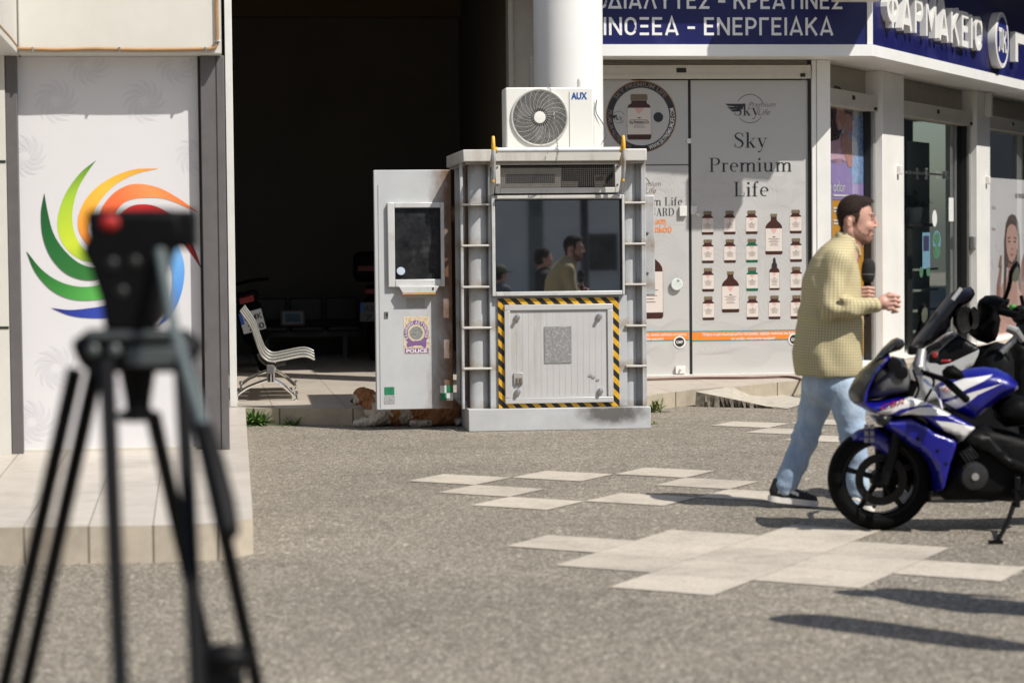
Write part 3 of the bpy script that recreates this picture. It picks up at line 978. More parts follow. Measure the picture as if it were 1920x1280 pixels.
def bottle(mb, px0, py0, px1, py1, kind, y=YF - .0015):
    """bottle print between two pixel corners"""
    x0, z1 = pA(px0, py0); x1, z0 = pA(px1, py1); wd = x1 - x0; h = z1 - z0
    g_ = 4 if kind == 'green' else 3
    def P(l): return [(x0 + a * wd, z0 + c * h) for a, c in l]
    def sym(l): return l + [(1 - a, c) for a, c in reversed(l)]
    if kind == 'tall':
        mb.flat(P(sym([(.05, 0), (0, .03), (0, .62), (.03, .7), (.12, .76), (.28, .82), (.33, .86), (.33, .93)])), y, g_)
        mb.flat(P([(.31, .925), (.69, .925), (.69, 1), (.31, 1)]), y - .001, 6)
        lb_ = (.01, .085, .99, .64)
    elif kind == 'drop':
        mb.flat(P(sym([(.05, 0), (0, .03), (0, .58), (.06, .64), (.3, .7)])), y, g_)
        mb.flat(P(sym([(.22, .7), (.25, .81), (.34, .83), (.36, .9), (.4, .98), (.46, 1.)])), y - .001, 2)
        lb_ = (.02, .06, .98, .54)
    else:
        mb.flat(P(sym([(.06, 0), (.01, .04), (0, .09), (0, .68), (.06, .76), (.18, .8), (.18, .86)])), y, g_)
        mb.flat(P([(.15, .87), (.85, .87), (.85, .98), (.8, 1), (.2, 1), (.15, .98)]), y - .001, 6)
        lb_ = (.01, .115, .99, .7)
    a, c, e, f = lb_
    mb.flat(P([(a, c), (e, c), (e, f), (a, f)]), y - .001, 5)
    mb.flat(P([(.3 + .4 * i / 8, f - (f - c) * .22 * math.sin(math.pi * i / 8)) for i in range(9)]), y - .002, 12)
    mc = (c + f) / 2
    mb.flat(P([(.4, mc + .07), (.5, mc + .055), (.6, mc + .07), (.5, mc + .085)]), y - .002, 2)
    for i, (l, t) in enumerate(((.16, .02), (.28, -.02), (.2, -.055), (.3, -.1), (.25, -.14))):
        if c < mc + t: mb.flat(P([(l, mc + t), (1 - l, mc + t), (1 - l, mc + t + .012), (l, mc + t + .012)]), y - .002, 7)
def curves(mb, px_, py_, wpx, hpx, n, lobes, mi=1):
    cx, cz = pA(px_, py_); s = 1 / 185.
    for k in range(n):
        f = .35 + .65 * k / n
        pts = []
        for i in range(49):
            a = 2 * math.pi * i / 48
            q = 1 + .28 * math.cos(lobes * a + k * .18)
            x, z = cx + wpx * s * f * q * math.cos(a), cz + hpx * s * f * q * math.sin(a)
            pts.append((x, z))
        run = []
        for p in pts + [(1e9, 0)]:
            if CLIP[0] < p[0] < CLIP[1] and CLIP[2] < p[1] < CLIP[3]: run.append(p)
            else:
                if len(run) > 2: mb.stroke(run, .0036, YF - .0002 - .00004 * k, mi)
                run = []
# right pane
fx0, fx1 = pA(1296.5, 400)[0], xR0 - .012
fz0, fz1 = zA(701), zA(151)
CLIP = (fx0 + .01, fx1 - .01, fz0 + .01, fz1 - .01)
f = MB(); f.box(fx0, fx1, YF, .02, fz0, fz1)
for q in ((1405, 400, 95, 60, 7, 4), (1350, 545, 60, 70, 6, 3), (1470, 540, 60, 70, 6, 3), (1405, 640, 110, 40, 8, 5), (1330, 350, 40, 34, 6, 4), (1480, 350, 40, 34, 6, 4), (1405, 470, 40, 40, 5, 6)):
    curves(f, *q)
yi = YF - .002
serif(f, 'Sky', pA(1407, 270)[0], pA(1407, 277)[1], (pA(1407, 249)[1] - pA(1407, 277)[1]), yi, 2, pA(1439, 270)[0] - pA(1376, 270)[0], bold=1.1)
serif(f, 'Premium', pA(1407, 310)[0], pA(1407, 322)[1], (pA(1407, 296)[1] - pA(1407, 322)[1]), yi, 2, pA(1485, 320)[0] - pA(1329, 320)[0], bold=1.1)
serif(f, 'Life', pA(1408, 360)[0], pA(1408, 368)[1], (pA(1408, 341)[1] - pA(1408, 368)[1]), yi, 2, pA(1441, 360)[0] - pA(1375, 360)[0], bold=1.1)
def sky_logo(mb, cpx, cpy, k, y, mi=2, mi2=7):
    """ringed emblem with a wing: centre and scale in pixels"""
    def L(x, z): return pA(cpx + x * k, cpy + z * k)
    c = L(0, 0); r = L(26, 0)[0] - c[0]
    mb.stroke([(c[0] + r * math.cos(R(a)), c[1] + r * math.sin(R(a))) for a in range(18, 152, 6)], .0055 * max(k, .7), y, mi)
    mb.stroke([(c[0] + r * math.cos(R(a)), c[1] + r * math.sin(R(a))) for a in range(222, 330, 6)], .0055 * max(k, .7), y, mi)
    for (x0, z0), (x1, z1), (x2, z2) in (((-47, -9), (-12, -9), (-10, -3)), ((-43, -3), (-14, -4), (-12, 1)), ((-38, 2), (-16, 1), (-18, 5))):
        mb.flat([L(x0, z0), L(x1, z1), L(x2, z2), L(x0 + 6, z0 + 4)], y, mi)
    a = L(-30, 13); b_ = L(-30, -10)
    w_ = L(18, 0)[0] - L(-30, 0)[0]
    serif(mb, 'Sky', 0, a[1], (b_[1] - a[1]) * .95, y - .0005, mi, w_, left=a[0], bold=1.1)
    if k > .6:
        a = L(-3, -3); e = L(48, -3)
        ftext(mb, 'Premium', a[0], a[1], .075, y, mi2, width=e[0] - a[0], shear=.35)
        a = L(14, 12)
        ftext(mb, 'Life', a[0], a[1], .085, y, mi2, width=L(38, 12)[0] - a[0], shear=.35)
sky_logo(f, 1406, 204, 1., yi)
for r_, c_ in ((0, 0), (0, 1), (0, 2), (0, 4), (1, 0), (1, 1), (1, 2), (1, 4), (2, 0), (2, 2), (2, 4), (3, 0), (3, 2), (3, 3), (3, 4)):
    x = 1326.5 + c_ * 41.3 + r_ * .5; y = 418 + r_ * 53.3 - c_ * .6
    bottle(f, x - 11.3, y - 22, x + 11.3, y + 22, 'green' if (r_, c_) in ((1, 2), (2, 2)) else 'small')
bottle(f, 1434.5, 401, 1467, 477, 'tall'); bottle(f, 1353, 509, 1386, 585.5, 'tall'); bottle(f, 1442, 483, 1461.5, 543.5, 'drop')
def stripe(mb, pxa, pxb, ya, yb_, lines):
    xa, xb = pA(pxa, ya)[0], pA(pxb, ya)[0]; z1, z0 = pA(pxa, ya)[1], pA(pxa, yb_)[1]
    mb.rect(xa, xb, z0, z1, yi, 9)
    mb.rect(xa, xb, z0 + .012, z1 - .012, yi - .001, 8)
    for px_, py_, t, wpx in lines:
        a = pA(px_, py_)
        ftext(mb, t, a[0], a[1], .036, yi - .002, 10, width=wpx / 186., bold=.02)
T1, T2 = '\u03a0\u03bb\u03ae\u03c1\u03b7\u03c2 \u03c3\u03b5\u03b9\u03c1\u03ac \u03c3\u03c5\u03bcn\u03bb\u03b7\u03c1\u03c9\u03bc\u03ac\u03c4\u03c9\u03bd \u03b4\u03b9\u03b1\u03c4\u03c1\u03bf\u03c6\u03ae\u03c2, \u03c5\u03c8\u03b7\u03bb\u03ae\u03c2 n\u03bf\u03b9\u03cc\u03c4\u03b7\u03c4\u03b1\u03c2 k\u03b1\u03b9 \u03b4\u03c1\u03ac\u03c3\u03b7\u03c2', '\u03b3\u03b9\u03b1 \u03b5\u03c5\u03b5\u03be\u03af\u03b1, \u03b5\u03bd\u03ad\u03c1\u03b3\u03b5\u03b9\u03b1 k\u03b1\u03b9 \u03bf\u03bc\u03bf\u03c1\u03c6\u03b9\u03ac!'
stripe(f, 1297.5, 1514, 620.5, 640, [(1317, 629, T1, 185), (1370, 637, T2, 85)])
def gmp(mb, px_, py_):
    c = pA(px_, py_)
    mb.disc(c, .062, yi - .003, 10); mb.disc(c, .048, yi - .004, 2)
    ftext(mb, 'GMP', c[0], c[1] - .014, .04, yi - .005, 10, width=.07, align='CENTER', bold=.02)
gmp(f, 1489, 636)
rf = tag(f.build('window_film', FM, T=TA, smooth=0), 'grey printed shop window film with rows of brown and green bottles', 'window film')
# left leaf with the round emblem
lx0, lx1 = xL0, pA(1291, 400)[0]
f = MB(); f.box(lx0, lx1, YF, .02, zA(706), fz1)
CLIP = (lx0 + .01, lx1 - .01, zA(700), zA(318))
for q in ((1235, 390, 70, 60, 6, 4), (1250, 500, 60, 60, 6, 3), (1240, 640, 70, 40, 8, 5), (1270, 350, 40, 34, 6, 4)):
    curves(f, *q)
c = pA(1202, 219); rr = pA(1268, 219)[0] - c[0]
f.disc(c, rr, yi, 11, 64); f.disc(c, rr * .975, yi - .0006, 2, 64); f.disc(c, rr * .80, yi - .0012, 0, 64)
def ring_text(text, a0, a1, rt, cap, flip=False, mi=5):
    """text bent round the emblem from angle a0 to a1"""
    def path(u, v):
        t = R(a0 + (a1 - a0) * u)
        rad = rt + (v if not flip else -v)
        return c[0] + rad * math.cos(t), c[1] + rad * math.sin(t)
    ftext(f, text, 0, 0, cap, yi - .002, mi, width=1., path=path, bold=.01)
ring_text('SKY PREMIUM LIFE', 145, 38, rr * .835, .062, mi=7)
ring_text('PREMIUM NUTRITION', 168, 250, rr * .95, .062, True, mi=7)
ring_text('WWW.SKYPREMIUMLIFE.COM', 284, 375, rr * .95, .062, True, mi=10)
bottle(f, 1175, 177, 1221, 262, 'big', yi - .003)
sky_logo(f, 1160, 220, .42, yi - .003); gm = pA(1234, 220); f.disc(gm, .05, yi - .003, 2)
ftext(f, 'Sky Premium Life', pA(1198, 230)[0], pA(1198, 232)[1], .05, yi - .0065, 2, width=.2, align='CENTER')
za = pA(1240, 309.5)[1]
f.rect(lx0, lx1, za - .005, za + .005, yi, 2)
sky_logo(f, 1196, 352, .9, yi)
serif(f, 'Premium Life', 0, pA(1250, 385)[1], pA(1250, 370)[1] - pA(1250, 385)[1], yi, 2, (pA(1279, 380)[0] - pA(1160, 380)[0]), left=pA(1160, 380)[0])
serif(f, 'GUARD', 0, pA(1250, 404.5)[1], pA(1250, 390)[1] - pA(1250, 404.5)[1], yi, 2, (pA(1264, 400)[0] - pA(1207, 400)[0]), left=pA(1207, 400)[0])
a = pA(1248, 420.5); ftext(f, '\u03b5\u03bd\u03b4\u03c5\u03bd\u03ac\u03bc\u03c9\u03c3\u03b7', a[0], a[1], .085, yi, 8, width=.38, align='RIGHT', bold=.03)
a = pA(1259, 435.5); ftext(f, '\u03b1\u03bd\u03bf\u03c3\u03bfn\u03bf\u03b9\u03b7\u03c4\u03b9k\u03bf\u03cd', a[0], a[1], .085, yi, 8, width=.58, align='RIGHT', bold=.03)
bottle(f, 1185, 460, 1243.5, 597, 'tall')
stripe(f, 1120, 1291.5, 622, 641, [(1120, 631, T1, 170), (1160, 638.5, T2, 85)])
gmp(f, 1274, 641)
lf = tag(f.build('window_film', FM, T=TA, smooth=0), 'grey printed door film with black ringed bottle emblem behind the booth', 'window film')
b = MB(); b.box(lx1 + .002, fx0 - .002, -.002, .02, HP + .02, fz1); b.build('door_gap', BLACK, ph)
b = MB()
x, z = pA(1280, 396, YF); b.cbox((x, -.02, z), (.075, .03, .10))
x, z = pA(1301, 394, YF); b.cbox((x, -.014, z), (.06, .018, .085)); b.tube([(x + .02, -.03, z - .03), (x + .02, -.06, z - .04), (x + .05, -.06, z - .05)], .012, 8)
b.build('door_lock', mat('lock_white', (.72, .71, .68), .35), ph, bevel=.004)
b = MB(); x, z = pA(1275, 693, YF); b.cbox((x, -.02, z), (.10, .03, .075)); b.tube([(x, -.04, z + .015), (x, -.06, z + .0)], .012, 8); b.build('door_lock', MATS['lock_white'], ph, bevel=.004)
b = MB(); x, z = pA(1291, 264.5, YF); b.cbox((x, -.015, z), (.045, .02, .05)); b.build('door_contact', MATS['lock_white'], ph, bevel=.003)
# round frosted sticker disc
b = MB(); x, z = pA(1268, 533, YF)
b.lathe([(.0, .035), (.055, .035), (.062, .028), (.062, .02)], Matrix.Translation((x, YF, z)) @ Matrix.Rotation(R(90), 4, 'X'), 24)
b.lathe([(.0, .045), (.012, .044), (.014, .034)], Matrix.Translation((x + .02, YF, z + .05)) @ Matrix.Rotation(R(90), 4, 'X'), 12)
b.build('door_knob', mat('frosted', (.62, .68, .64), .25), ph)

# sign lettering on the flat fascia
yS = NF + .0 - .002
b = MB()
cap2 = pA(1300, 33, yS)[1] - pA(1300, 66.5, yS)[1]
z2 = pA(1300, 66.5, yS)[1]
w2 = pA(1562, 60, yS)[0] - pA(1132, 60, yS)[0]
LA, tot = lay('ΙΝΟΞΕΑ - ΕΝΕΡΓΕΙΑΚΑ', .155)
letters(b, 'ΙΝΟΞΕΑ - ΕΝΕΡΓΕΙΑΚΑ', pA(1132, 60, yS)[0], z2, cap2, w2, yS, .145, gap=.155)
sxl = w2 / tot
letters(b, 'ΑΜ', pA(1132, 60, yS)[0] - (.74 + .82 + .31) * sxl, z2, cap2, (.74 + .82 + .155) * sxl, yS, .145)
z1_ = pA(1300, 17, yS)[1]
x0_ = pA(1141, 10, yS)[0]; w1 = pA(1580, 10, yS)[0] - x0_
letters(b, 'ΔΙΑΛΥΤΕΣ - ΚΡΕΑΤΙΝΕΣ', x0_, z1_, cap2, w1, yS, .145, gap=.155)
letters(b, 'ΥΔΑΤΟ', 0, z1_, cap2, 3.4 * sxl, yS, .145, gap=.155, right=x0_ - .1 * sxl)
b.build('sign_lettering', M_wht, ph, smooth=0)
# raised letters on the angled fascia
NB = -(-NF - .06) - .0
M_letter = mat('letter_white', (.80, .79, .76), .4, var=.05, scale=3., stain=((.5, .43, .33), .2, 4.))
sg = thing('pharmacy_sign', 'raised white block letters across the angled blue fascia', 'sign', TB)
yB = NB - .07
xa_ = pB(1663, 40, yB)[0]; xb_ = pB(1842, 60, yB)[0]
zc0 = pB(1831, 93, yB)[1]; zc1 = pB(1831, 31, yB)[1]
L_, tot = lay('ΦΑΡΜΑΚΕΙΟ', .2)
sx_ = (xb_ - xa_) / tot
for (gx, st), ch in zip(L_, 'ΦΑΡΜΑΚΕΙΟ'):
    b = MB()
    for k, q in enumerate(st):
        closed = q[0] == 'c'
        pts = q[1] if closed else q
        b.stroke([(xa_ + (gx + p[0]) * sx_, zc0 + p[1] * (zc1 - zc0)) for p in pts], .185 * (zc1 - zc0), NB - .002 - .0006 * k, 0, .07, closed)
    b.build('letter', M_letter, sg, smooth=0)
b = MB(); xe = pB(1904, 80, yB)[0]
ze0, ze1 = pB(1906, 116, yB)[1], pB(1906, 60, yB)[1]
b.prism([(xe, ze0), (xe + .14, ze0), (xe + .14, ze1), (xe, ze1)], yB, NB - .002)
b.prism([(xe + .14, ze1 - .13), (xe + .5, ze1 - .13), (xe + .5, ze1), (xe + .14, ze1)], yB + .001, NB - .002)
b.build('letter', M_letter, sg, smooth=0)
# round badge
bc = pB(1879.5, 76, NB - .10); br_ = (pB(1879.5, 24, NB - .10)[1] - pB(1879.5, 129, NB - .10)[1]) / 2
bd = thing('round_sign', 'round white rimmed blue badge sign beside the raised letters', 'sign', TB)
Mq = Matrix.Translation((bc[0], NB, bc[1])) @ Matrix.Rotation(R(90), 4, 'X')
b = MB(); b.lathe([(br_, .002), (br_, .095), (br_ * .985, .10), (br_ * .9, .10), (br_ * .9, .09)], Mq, 48, cap=False); b.build('rim', M_letter, bd)
b = MB(); b.disc(bc, br_ * .92, NB - .098, 0, 48); b.build('face', mat('badge_blue', s2l(38, 46, 120), .3, var=.1, scale=3), bd)
b = MB(); b.stroke([(bc[0] + br_ * .86 * math.cos(R(a)), bc[1] + br_ * .86 * math.sin(R(a))) for a in range(0, 360, 8)], .018, NB - .1005, 0, 0, True)
s_ = br_
def bp(l): return [(bc[0] + x * s_, bc[1] + z * s_) for x, z in l]
for l in ([(-.62, .36), (-.05, .36)], [(-.42, .36), (-.42, -.2), (-.5, -.36), (-.62, -.36)], [(-.14, .36), (-.14, -.36)],
          [(.12, .4), (.12, -.36), (-.02, -.36)], [(.52, .36), (.45, .16), (.16, .0)], [(.2, .02), (.42, -.1), (.46, -.36), (.62, -.36)]):
    b.stroke(bp(l), .12 * s_ * 1.2, NB - .1006 - .0001 * len(b.f), 0)
b.build('emblem', M_wht, bd, smooth=0)
# unseen overhang above, its depth set to shade the fascia
b = MB(); q_ = offs(1.08); b.slab([q_[0], q_[1], q_[2], p0[2], p0[1], p0[0]], 4.62, 4.8); b.build('shade_slab', WHITE, ph)
q_ = offs(1.41); xs_ = pA(1512, 20, -1.41)[0]
b = MB(); b.slab([(xs_, -1.41), q_[1], (q_[1].x, -1.085), (xs_, -1.085)], 4.62, 4.8); b.build('shade_slab_edge', WHITE, ph)  # deeper unseen step, added to shade the right part of the fascia
# projecting light box above the corner
x = pA(1604, 3, -1.19)[0]; z = pA(1604, 3.2, -1.19)[1]
pjs = tag(MB().box(-.22, .22, -.08, .08, 0, .5).box(-.03, .03, .08, .62, .3, .36).build('projecting_sign', mat('sign_box', (.62, .6, .55), .4), T=TA @ Matrix.Translation((x, -1.19, z)), bevel=.01),
          'projecting sign box hanging over the corner, only its underside showing', 'sign')

# ---- angled front
t1, t2, t3, t4 = pB(1655.5, 450)[0], pB(1695.5, 450)[0], pB(1832, 300)[0], pB(1856.5, 300)[0]
NG = .17
def wallseg(a, c, nm='pier'):
    q = MB(); q.box(a, c, 0, .4, HP, zb - .003)
    o = q.build(nm, WHITE, ph, bevel=.006); o.matrix_local = Ai @ TB; return o
def inB(o):
    o.matrix_local = Ai @ TB; return o
wallseg(t1, t2); wallseg(t3, t4); wallseg(t4 + 3.0, t4 + 8)
def zB(x, y, n=NG): return pB(x, y, n)[1]
zh_door = zB(1700, 158, NG - .1)
M_alu = mat('aluminium', (.36, .36, .35), .35, .6, var=.1, scale=8)
for a, c in ((.06, t1), (t2, t3), (t4, t4 + 3.)):
    q = MB(); q.box(a + .002, c - .002, NG - .12, NG + .1, 2.86, 3.03)
    sbx = inB(q.build('shutter_box', BEIGE, ph, bevel=.005))
    q = MB(); q.box(a + .002, c - .002, NG - .125, NG - .118, 2.89, 2.9); inB(q.build('lip', BEIGE, sbx)).matrix_local = Matrix(); q = MB(); q.box((a + c) / 2 - .05, (a + c) / 2 + .05, NG - .124, NG - .1, 2.945, 2.99); inB(q.build('slot', BLACK, sbx)).matrix_local = Matrix(); q = MB(); q.box(c - .16, c - .1, NG - .14, NG - .1, 2.87, 2.9)
    inB(q.build('latch', BLACK, sbx)).matrix_local = Matrix()
    q = MB(); q.box(a + .002, c - .002, NG + .02, NG + .1, 3.04, zb - .004); inB(q.build('louvre', MATS['louvre_beige'], ph))
    q = MB(); q.box(c - .075, c - .003, NG - .09, NG + .06, HP, 2.86); inB(q.build('shutter_rail', M_alu, ph, bevel=.004))
    q = MB(); q.box(c - .1, c - .078, NG - .06, NG + .05, HP, 2.86); inB(q.build('joint', BLACK, ph))
    q = MB(); q.box(a, c, NG - .15, NG + .05, HP, HP + .03); inB(q.build('sill', WHITE, ph))
# door: glass leaf, frame, bar
M_glass = glass('door_glass', (.80, .88, .86), 1.55)
dg_ = thing('glass_door', 'tall glass pharmacy door with pull bar and stickers', 'door', TB)
dx0, dx1 = t2 + .01, pB(1790, 300, NG)[0]
q = MB(); q.rect(dx0, dx1, HP + .03, 2.86, NG); q.build('pane', M_glass, dg_)
q = MB(); q.rect(dx1 + .004, t3 - .11, HP + .03, 2.86, NG); q.build('pane', glass('side_glass', (.62, .72, .70), 1.6), dg_)
q = MB(); q.box(dx1 - .02, dx1 + .002, NG - .02, NG + .05, HP + .03, 2.86); q.build('frame', M_alu, dg_, bevel=.003)
q = MB()
x0, z0 = pB(1698, 322, NG - .05); x1, z1 = pB(1776, 329.5, NG - .05); zz = (z0 + z1) / 2
q.box(x0, x1, NG - .06, NG - .045, zz - .012, zz + .012); q.cbox((x1 - .03, NG - .04, zz), (.14, .05, .09)); q.cbox((pB(1737, 325, NG - .05)[0], NG - .05, zz), (.06, .03, .13))
q.build('bar', STEEL, dg_, bevel=.003)
# stickers on the glass
def stk(name, px0, py0, px1, py1, m, oval=False, n=NG - .004):
    x0, z1 = pB(px0, py0, n); x1, z0 = pB(px1, py1, n); z1 = pB(px1, py0, n)[1]
    q = MB()
    if oval: q.disc(((x0 + x1) / 2, (z0 + z1) / 2), (x1 - x0) / 2, n, 0, 32, (z1 - z0) / 2)
    else: q.rect(x0, x1, z0, z1, n)
    return q.build(name, m, dg_)
M_sw = mat('sticker_white', (.74, .75, .74), .4, var=.03); M_sb = mat('sticker_blue', s2l(110, 150, 172), .4, var=.35, scale=30); M_sg = mat('sticker_green', s2l(80, 124, 96), .4, var=.5, scale=40)
stk('sticker', 1748, 394, 1757, 425, M_sw, True); stk('sticker', 1779, 371, 1788, 415, M_sw)
stk('sticker', 1729.5, 436, 1744, 503, M_sb); stk('sticker', 1731.5, 442, 1742, 470, mat('sticker_dark', s2l(60, 60, 90), .4, var=.5, scale=60), n=NG - .006)
stk('sticker', 1749, 432, 1764, 470, M_sb, True); stk('sticker', 1750.5, 436, 1762.5, 458, M_sg, True, NG - .006); stk('sticker', 1750, 458, 1763, 485, M_sg, True, NG - .005)
stk('sticker', 1724, 500, 1731, 520, M_sg, True); stk('sticker', 1737, 500, 1744, 518, M_sg, True)
# interior behind the glass
M_din = mat('dark_interior', (.045, .047, .045), .7, var=.2, scale=2.)
q = MB(); q.box(.6, 12, 2.4, 2.5, HP, 3.2); q.box(.6, 12, .5, 2.4, 3.2, 3.3); q.box(.5, .6, .45, 2.5, HP, 3.2)
q.box(.6, 12, .45, 2.4, HP - .1, HP + .012)
inB(q.build('interior_wall', M_din, ph))
q = MB(); q.box(pB(1743, 400, NG + .7)[0], t3 + .1, NG + .7, NG + .75, HP, 2.7); inB(q.build('reflection_panel', mat('reflection_pale', (.34, .37, .35), .5, var=.12, scale=1.5), ph))  # pale panel added in place of the bright reflection in the glass
sh = thing('display_shelf', 'dark shop shelving with pale shelf edges seen through the glass door', 'shelf', TB)
q = MB()
sx0, sx1 = pB(1697, 560, .75)[0], pB(1742, 560, .75)[0]
q.box(sx0, sx0 + .25, .72, 1.1, HP, 1.62); q.box(sx0 + .25, sx1, 1.05, 1.1, HP, 1.62); q.box(sx0, sx1, .70, 1.1, 1.62, 1.66)
q.build('carcass', mat('shelf_dark', (.03, .026, .025), .5), sh)
q = MB()
for py_ in (506, 545, 583, 622, 655):
    z = pB(1716, py_, .75)[1]; q.box(sx0 + .25, sx1 + .35, .72, 1.05, z - .012, z + .012)
q.build('shelf', mat('shelf_edge', (.42, .41, .38), .5), sh)
# potted plant on the counter
pp = thing('potted_plant', 'small green potted plant on the counter behind the glass', 'plant', TB)
cx, cz = pB(1712, 438, .85)
q = MB(); q.lathe([(.0, .0), (.1, 0), (.13, .2), (.12, .2), (.0, .19)], Matrix.Translation((cx, .85, 1.66)), 16); q.build('pot', mat('pot_white', (.6, .6, .58), .4), pp)
M_leaf = mat('leaf_green', (.07, .17, .03), .5, var=.4, scale=14)
random.seed(11); q = MB()
for k in range(46):
    a = random.uniform(0, 6.28); el = random.uniform(.2, 1.3); L = random.uniform(.16, .38)
    d = Vector((math.cos(a) * math.cos(el), math.sin(a) * math.cos(el), math.sin(el))); sdv = d.cross(Vector((0, 0, 1))).normalized() * L * .16
    o_ = Vector((cx, .85, 1.85)); m_ = o_ + d * L * .6; t_ = o_ + d * L - Vector((0, 0, L * .3))
    q.faces([o_, m_ + sdv, t_, m_ - sdv], [(0, 1, 2, 3)])
q.build('foliage', M_leaf, pp)
# wall fittings
def fit(nm, lab, cat_, px_, py_, sz, m, n=-.0, extra=None):
    x, z = pB(px_, py_, n)
    q = MB(); q.cbox((0, -sz[1] / 2, 0), sz)
    o = q.build(nm, m, T=TB @ Matrix.Translation((x, n - .001, z)), bevel=.008)
    return tag(o, lab, cat_)
fit('alarm_contact', 'small white box on the wide white pier left of the glass door', 'box', 1683, 319, (.07, .05, .10), MATS['lock_white'])
fit('alarm_contact', 'small white box on the narrow white pier right of the glass door', 'box', 1849, 338, (.07, .05, .10), MATS['lock_white'])
fit('wall_lamp', 'slim dark edged white lamp high on the narrow white pier', 'lamp', 1848, 197, (.10, .08, .30), mat('lamp_body', (.62, .6, .56), .4))
x, z = pB(1816, 455, .05)
kp = tag(MB().cbox((0, 0, 0), (.09, .06, .16)).build('keypad', mat('keypad_grey', (.2, .2, .19), .4), T=TB @ Matrix.Translation((t3 - .035, .045, z)), bevel=.01), 'grey entry keypad fixed on the jamb right of the door', 'keypad')

# poster window
def polyB(mb, pts, n, mi):
    mb.flat([pB(*p, n) for p in pts], n, mi)
n0 = NG + .02
q = MB(); xq0, xq1 = .03, t1 - .1
q.box(xq0, xq1, n0, n0 + .02, HP + .03, 2.86)
PM = [mat('poster_sky', s2l(178, 182, 196), .25, var=.12, scale=1.), mat('poster_hair', s2l(70, 45, 48), .25, var=.3, scale=12), mat('poster_skin', s2l(206, 152, 140), .25, var=.14, scale=6),
      mat('poster_lilac', s2l(170, 150, 205), .25, var=.08, scale=3), mat('poster_orange', s2l(222, 160, 62), .25, var=.06, scale=3), mat('poster_sea', s2l(140, 170, 215), .25, var=.35, scale=14), M_wht, mat('poster_pink', s2l(225, 185, 205), .25, var=.1, scale=5)]
ys = lambda k: n0 - .002 - .001 * k
q.flat([pB(1560, 374, n0), pB(1623, 374, n0), pB(1623, 665, n0), pB(1560, 665, n0)], ys(0), 4)
polyB(q, [(1560, 344), (1623, 344), (1623, 376), (1560, 376)], ys(0), 3)
polyB(q, [(1590, 215), (1623, 218), (1623, 345), (1590, 345)], ys(0), 5)
polyB(q, [(1558, 300), (1575, 297), (1590, 305), (1597, 330), (1600, 346), (1558, 346)], ys(1), 3)
polyB(q, [(1558, 262), (1575, 258), (1588, 272), (1590, 300), (1575, 308), (1558, 305)], ys(1), 7)
polyB(q, [(1557, 175), (1566, 160), (1576, 164), (1583, 178), (1585, 200), (1582, 235), (1572, 262), (1557, 265)], ys(2), 1)
polyB(q, [(1569, 200), (1577, 192), (1583, 205), (1584, 225), (1580, 242), (1572, 245), (1567, 228)], ys(3), 2)
polyB(q, [(1583, 198), (1590, 187), (1597, 192), (1601, 210), (1600, 228), (1595, 215), (1586, 212)], ys(4), 1)
polyB(q, [(1584, 212), (1592, 205), (1599, 215), (1600, 236), (1595, 250), (1588, 252), (1583, 238)], ys(3), 2)
polyB(q, [(1579, 250), (1590, 252), (1598, 262), (1600, 290), (1597, 315), (1590, 312), (1584, 290), (1576, 275)], ys(4), 2)
a = pB(1561.5, 359, n0); ftext(q, 'odor', a[0], a[1], .16, ys(5), 6, width=pB(1584, 359, n0)[0] - a[0])
for k, py_ in enumerate((368, 392, 398, 415, 421, 470, 476)):
    a = pB(1562, py_, n0); e = pB(1590 if py_ > 380 else 1612, py_, n0)
    q.rect(a[0], e[0], a[1], a[1] + .02, ys(5), 6)
po = tag(q.build('window_poster', PM, T=TB, smooth=0), 'tall lilac and orange poster of a mother and child in the narrow window', 'poster')
q = MB(); q.rect(xq0, xq1, HP + .03, 2.86, NG); inB(q.build('window_pane', glass('pane_glass', (.93, .95, .95), 1.45), ph))

# window at the right edge with the white beauty poster
q = MB(); q.rect(t4 + .004, t4 + 2.9, HP + .03, 2.86, NG); inB(q.build('window_pane', glass('pane_glass_clear', (.95, .96, .96), 1.4), ph))
zk = pB(1870, 334, n0)[1]
q = MB(); q.box(t4 + .006, t4 + 2.88, n0, n0 + .01, HP + .03, zk)
KM = [mat('kposter_white', s2l(226, 224, 226), .3, var=.03, scale=2), mat('kposter_hair', s2l(105, 88, 84), .3, var=.4, scale=20), mat('kposter_skin', s2l(212, 172, 160), .3, var=.12, scale=6), M_ink, mat('kposter_shade', s2l(165, 125, 116), .3, var=.2, scale=20), M_orange]
polyB(q, [(1862, 600), (1868, 560), (1878, 535), (1889, 518), (1890, 500), (1904, 500), (1906, 517), (1918, 530), (1934, 548), (1934, 665), (1862, 665)], ys(0), 2)
polyB(q, [(1881, 560), (1883, 500), (1883, 450), (1886, 420), (1891, 406), (1897, 401), (1904, 404), (1909, 416), (1912, 445), (1913, 500), (1916, 550), (1910, 540), (1906, 500), (1888, 500), (1886, 545)], ys(1), 1)
polyB(q, [(1887, 440), (1889, 428), (1893, 422), (1898, 420), (1904, 424), (1907, 436), (1908, 455), (1906, 474), (1902, 487), (1897, 492), (1892, 487), (1888, 472), (1886.5, 455)], ys(2), 2)
for l in ([(1889, 446), (1894, 443.5), (1894.5, 446), (1889.5, 448.5)], [(1900.5, 444), (1906, 446.5), (1906, 449), (1900.5, 446.5)], [(1889.5, 452), (1894.5, 451), (1894.5, 454), (1890, 454.5)], [(1900.5, 451.5), (1905.5, 452.5), (1905.5, 455), (1900.5, 454.5)]):
    polyB(q, l, ys(3), 1)
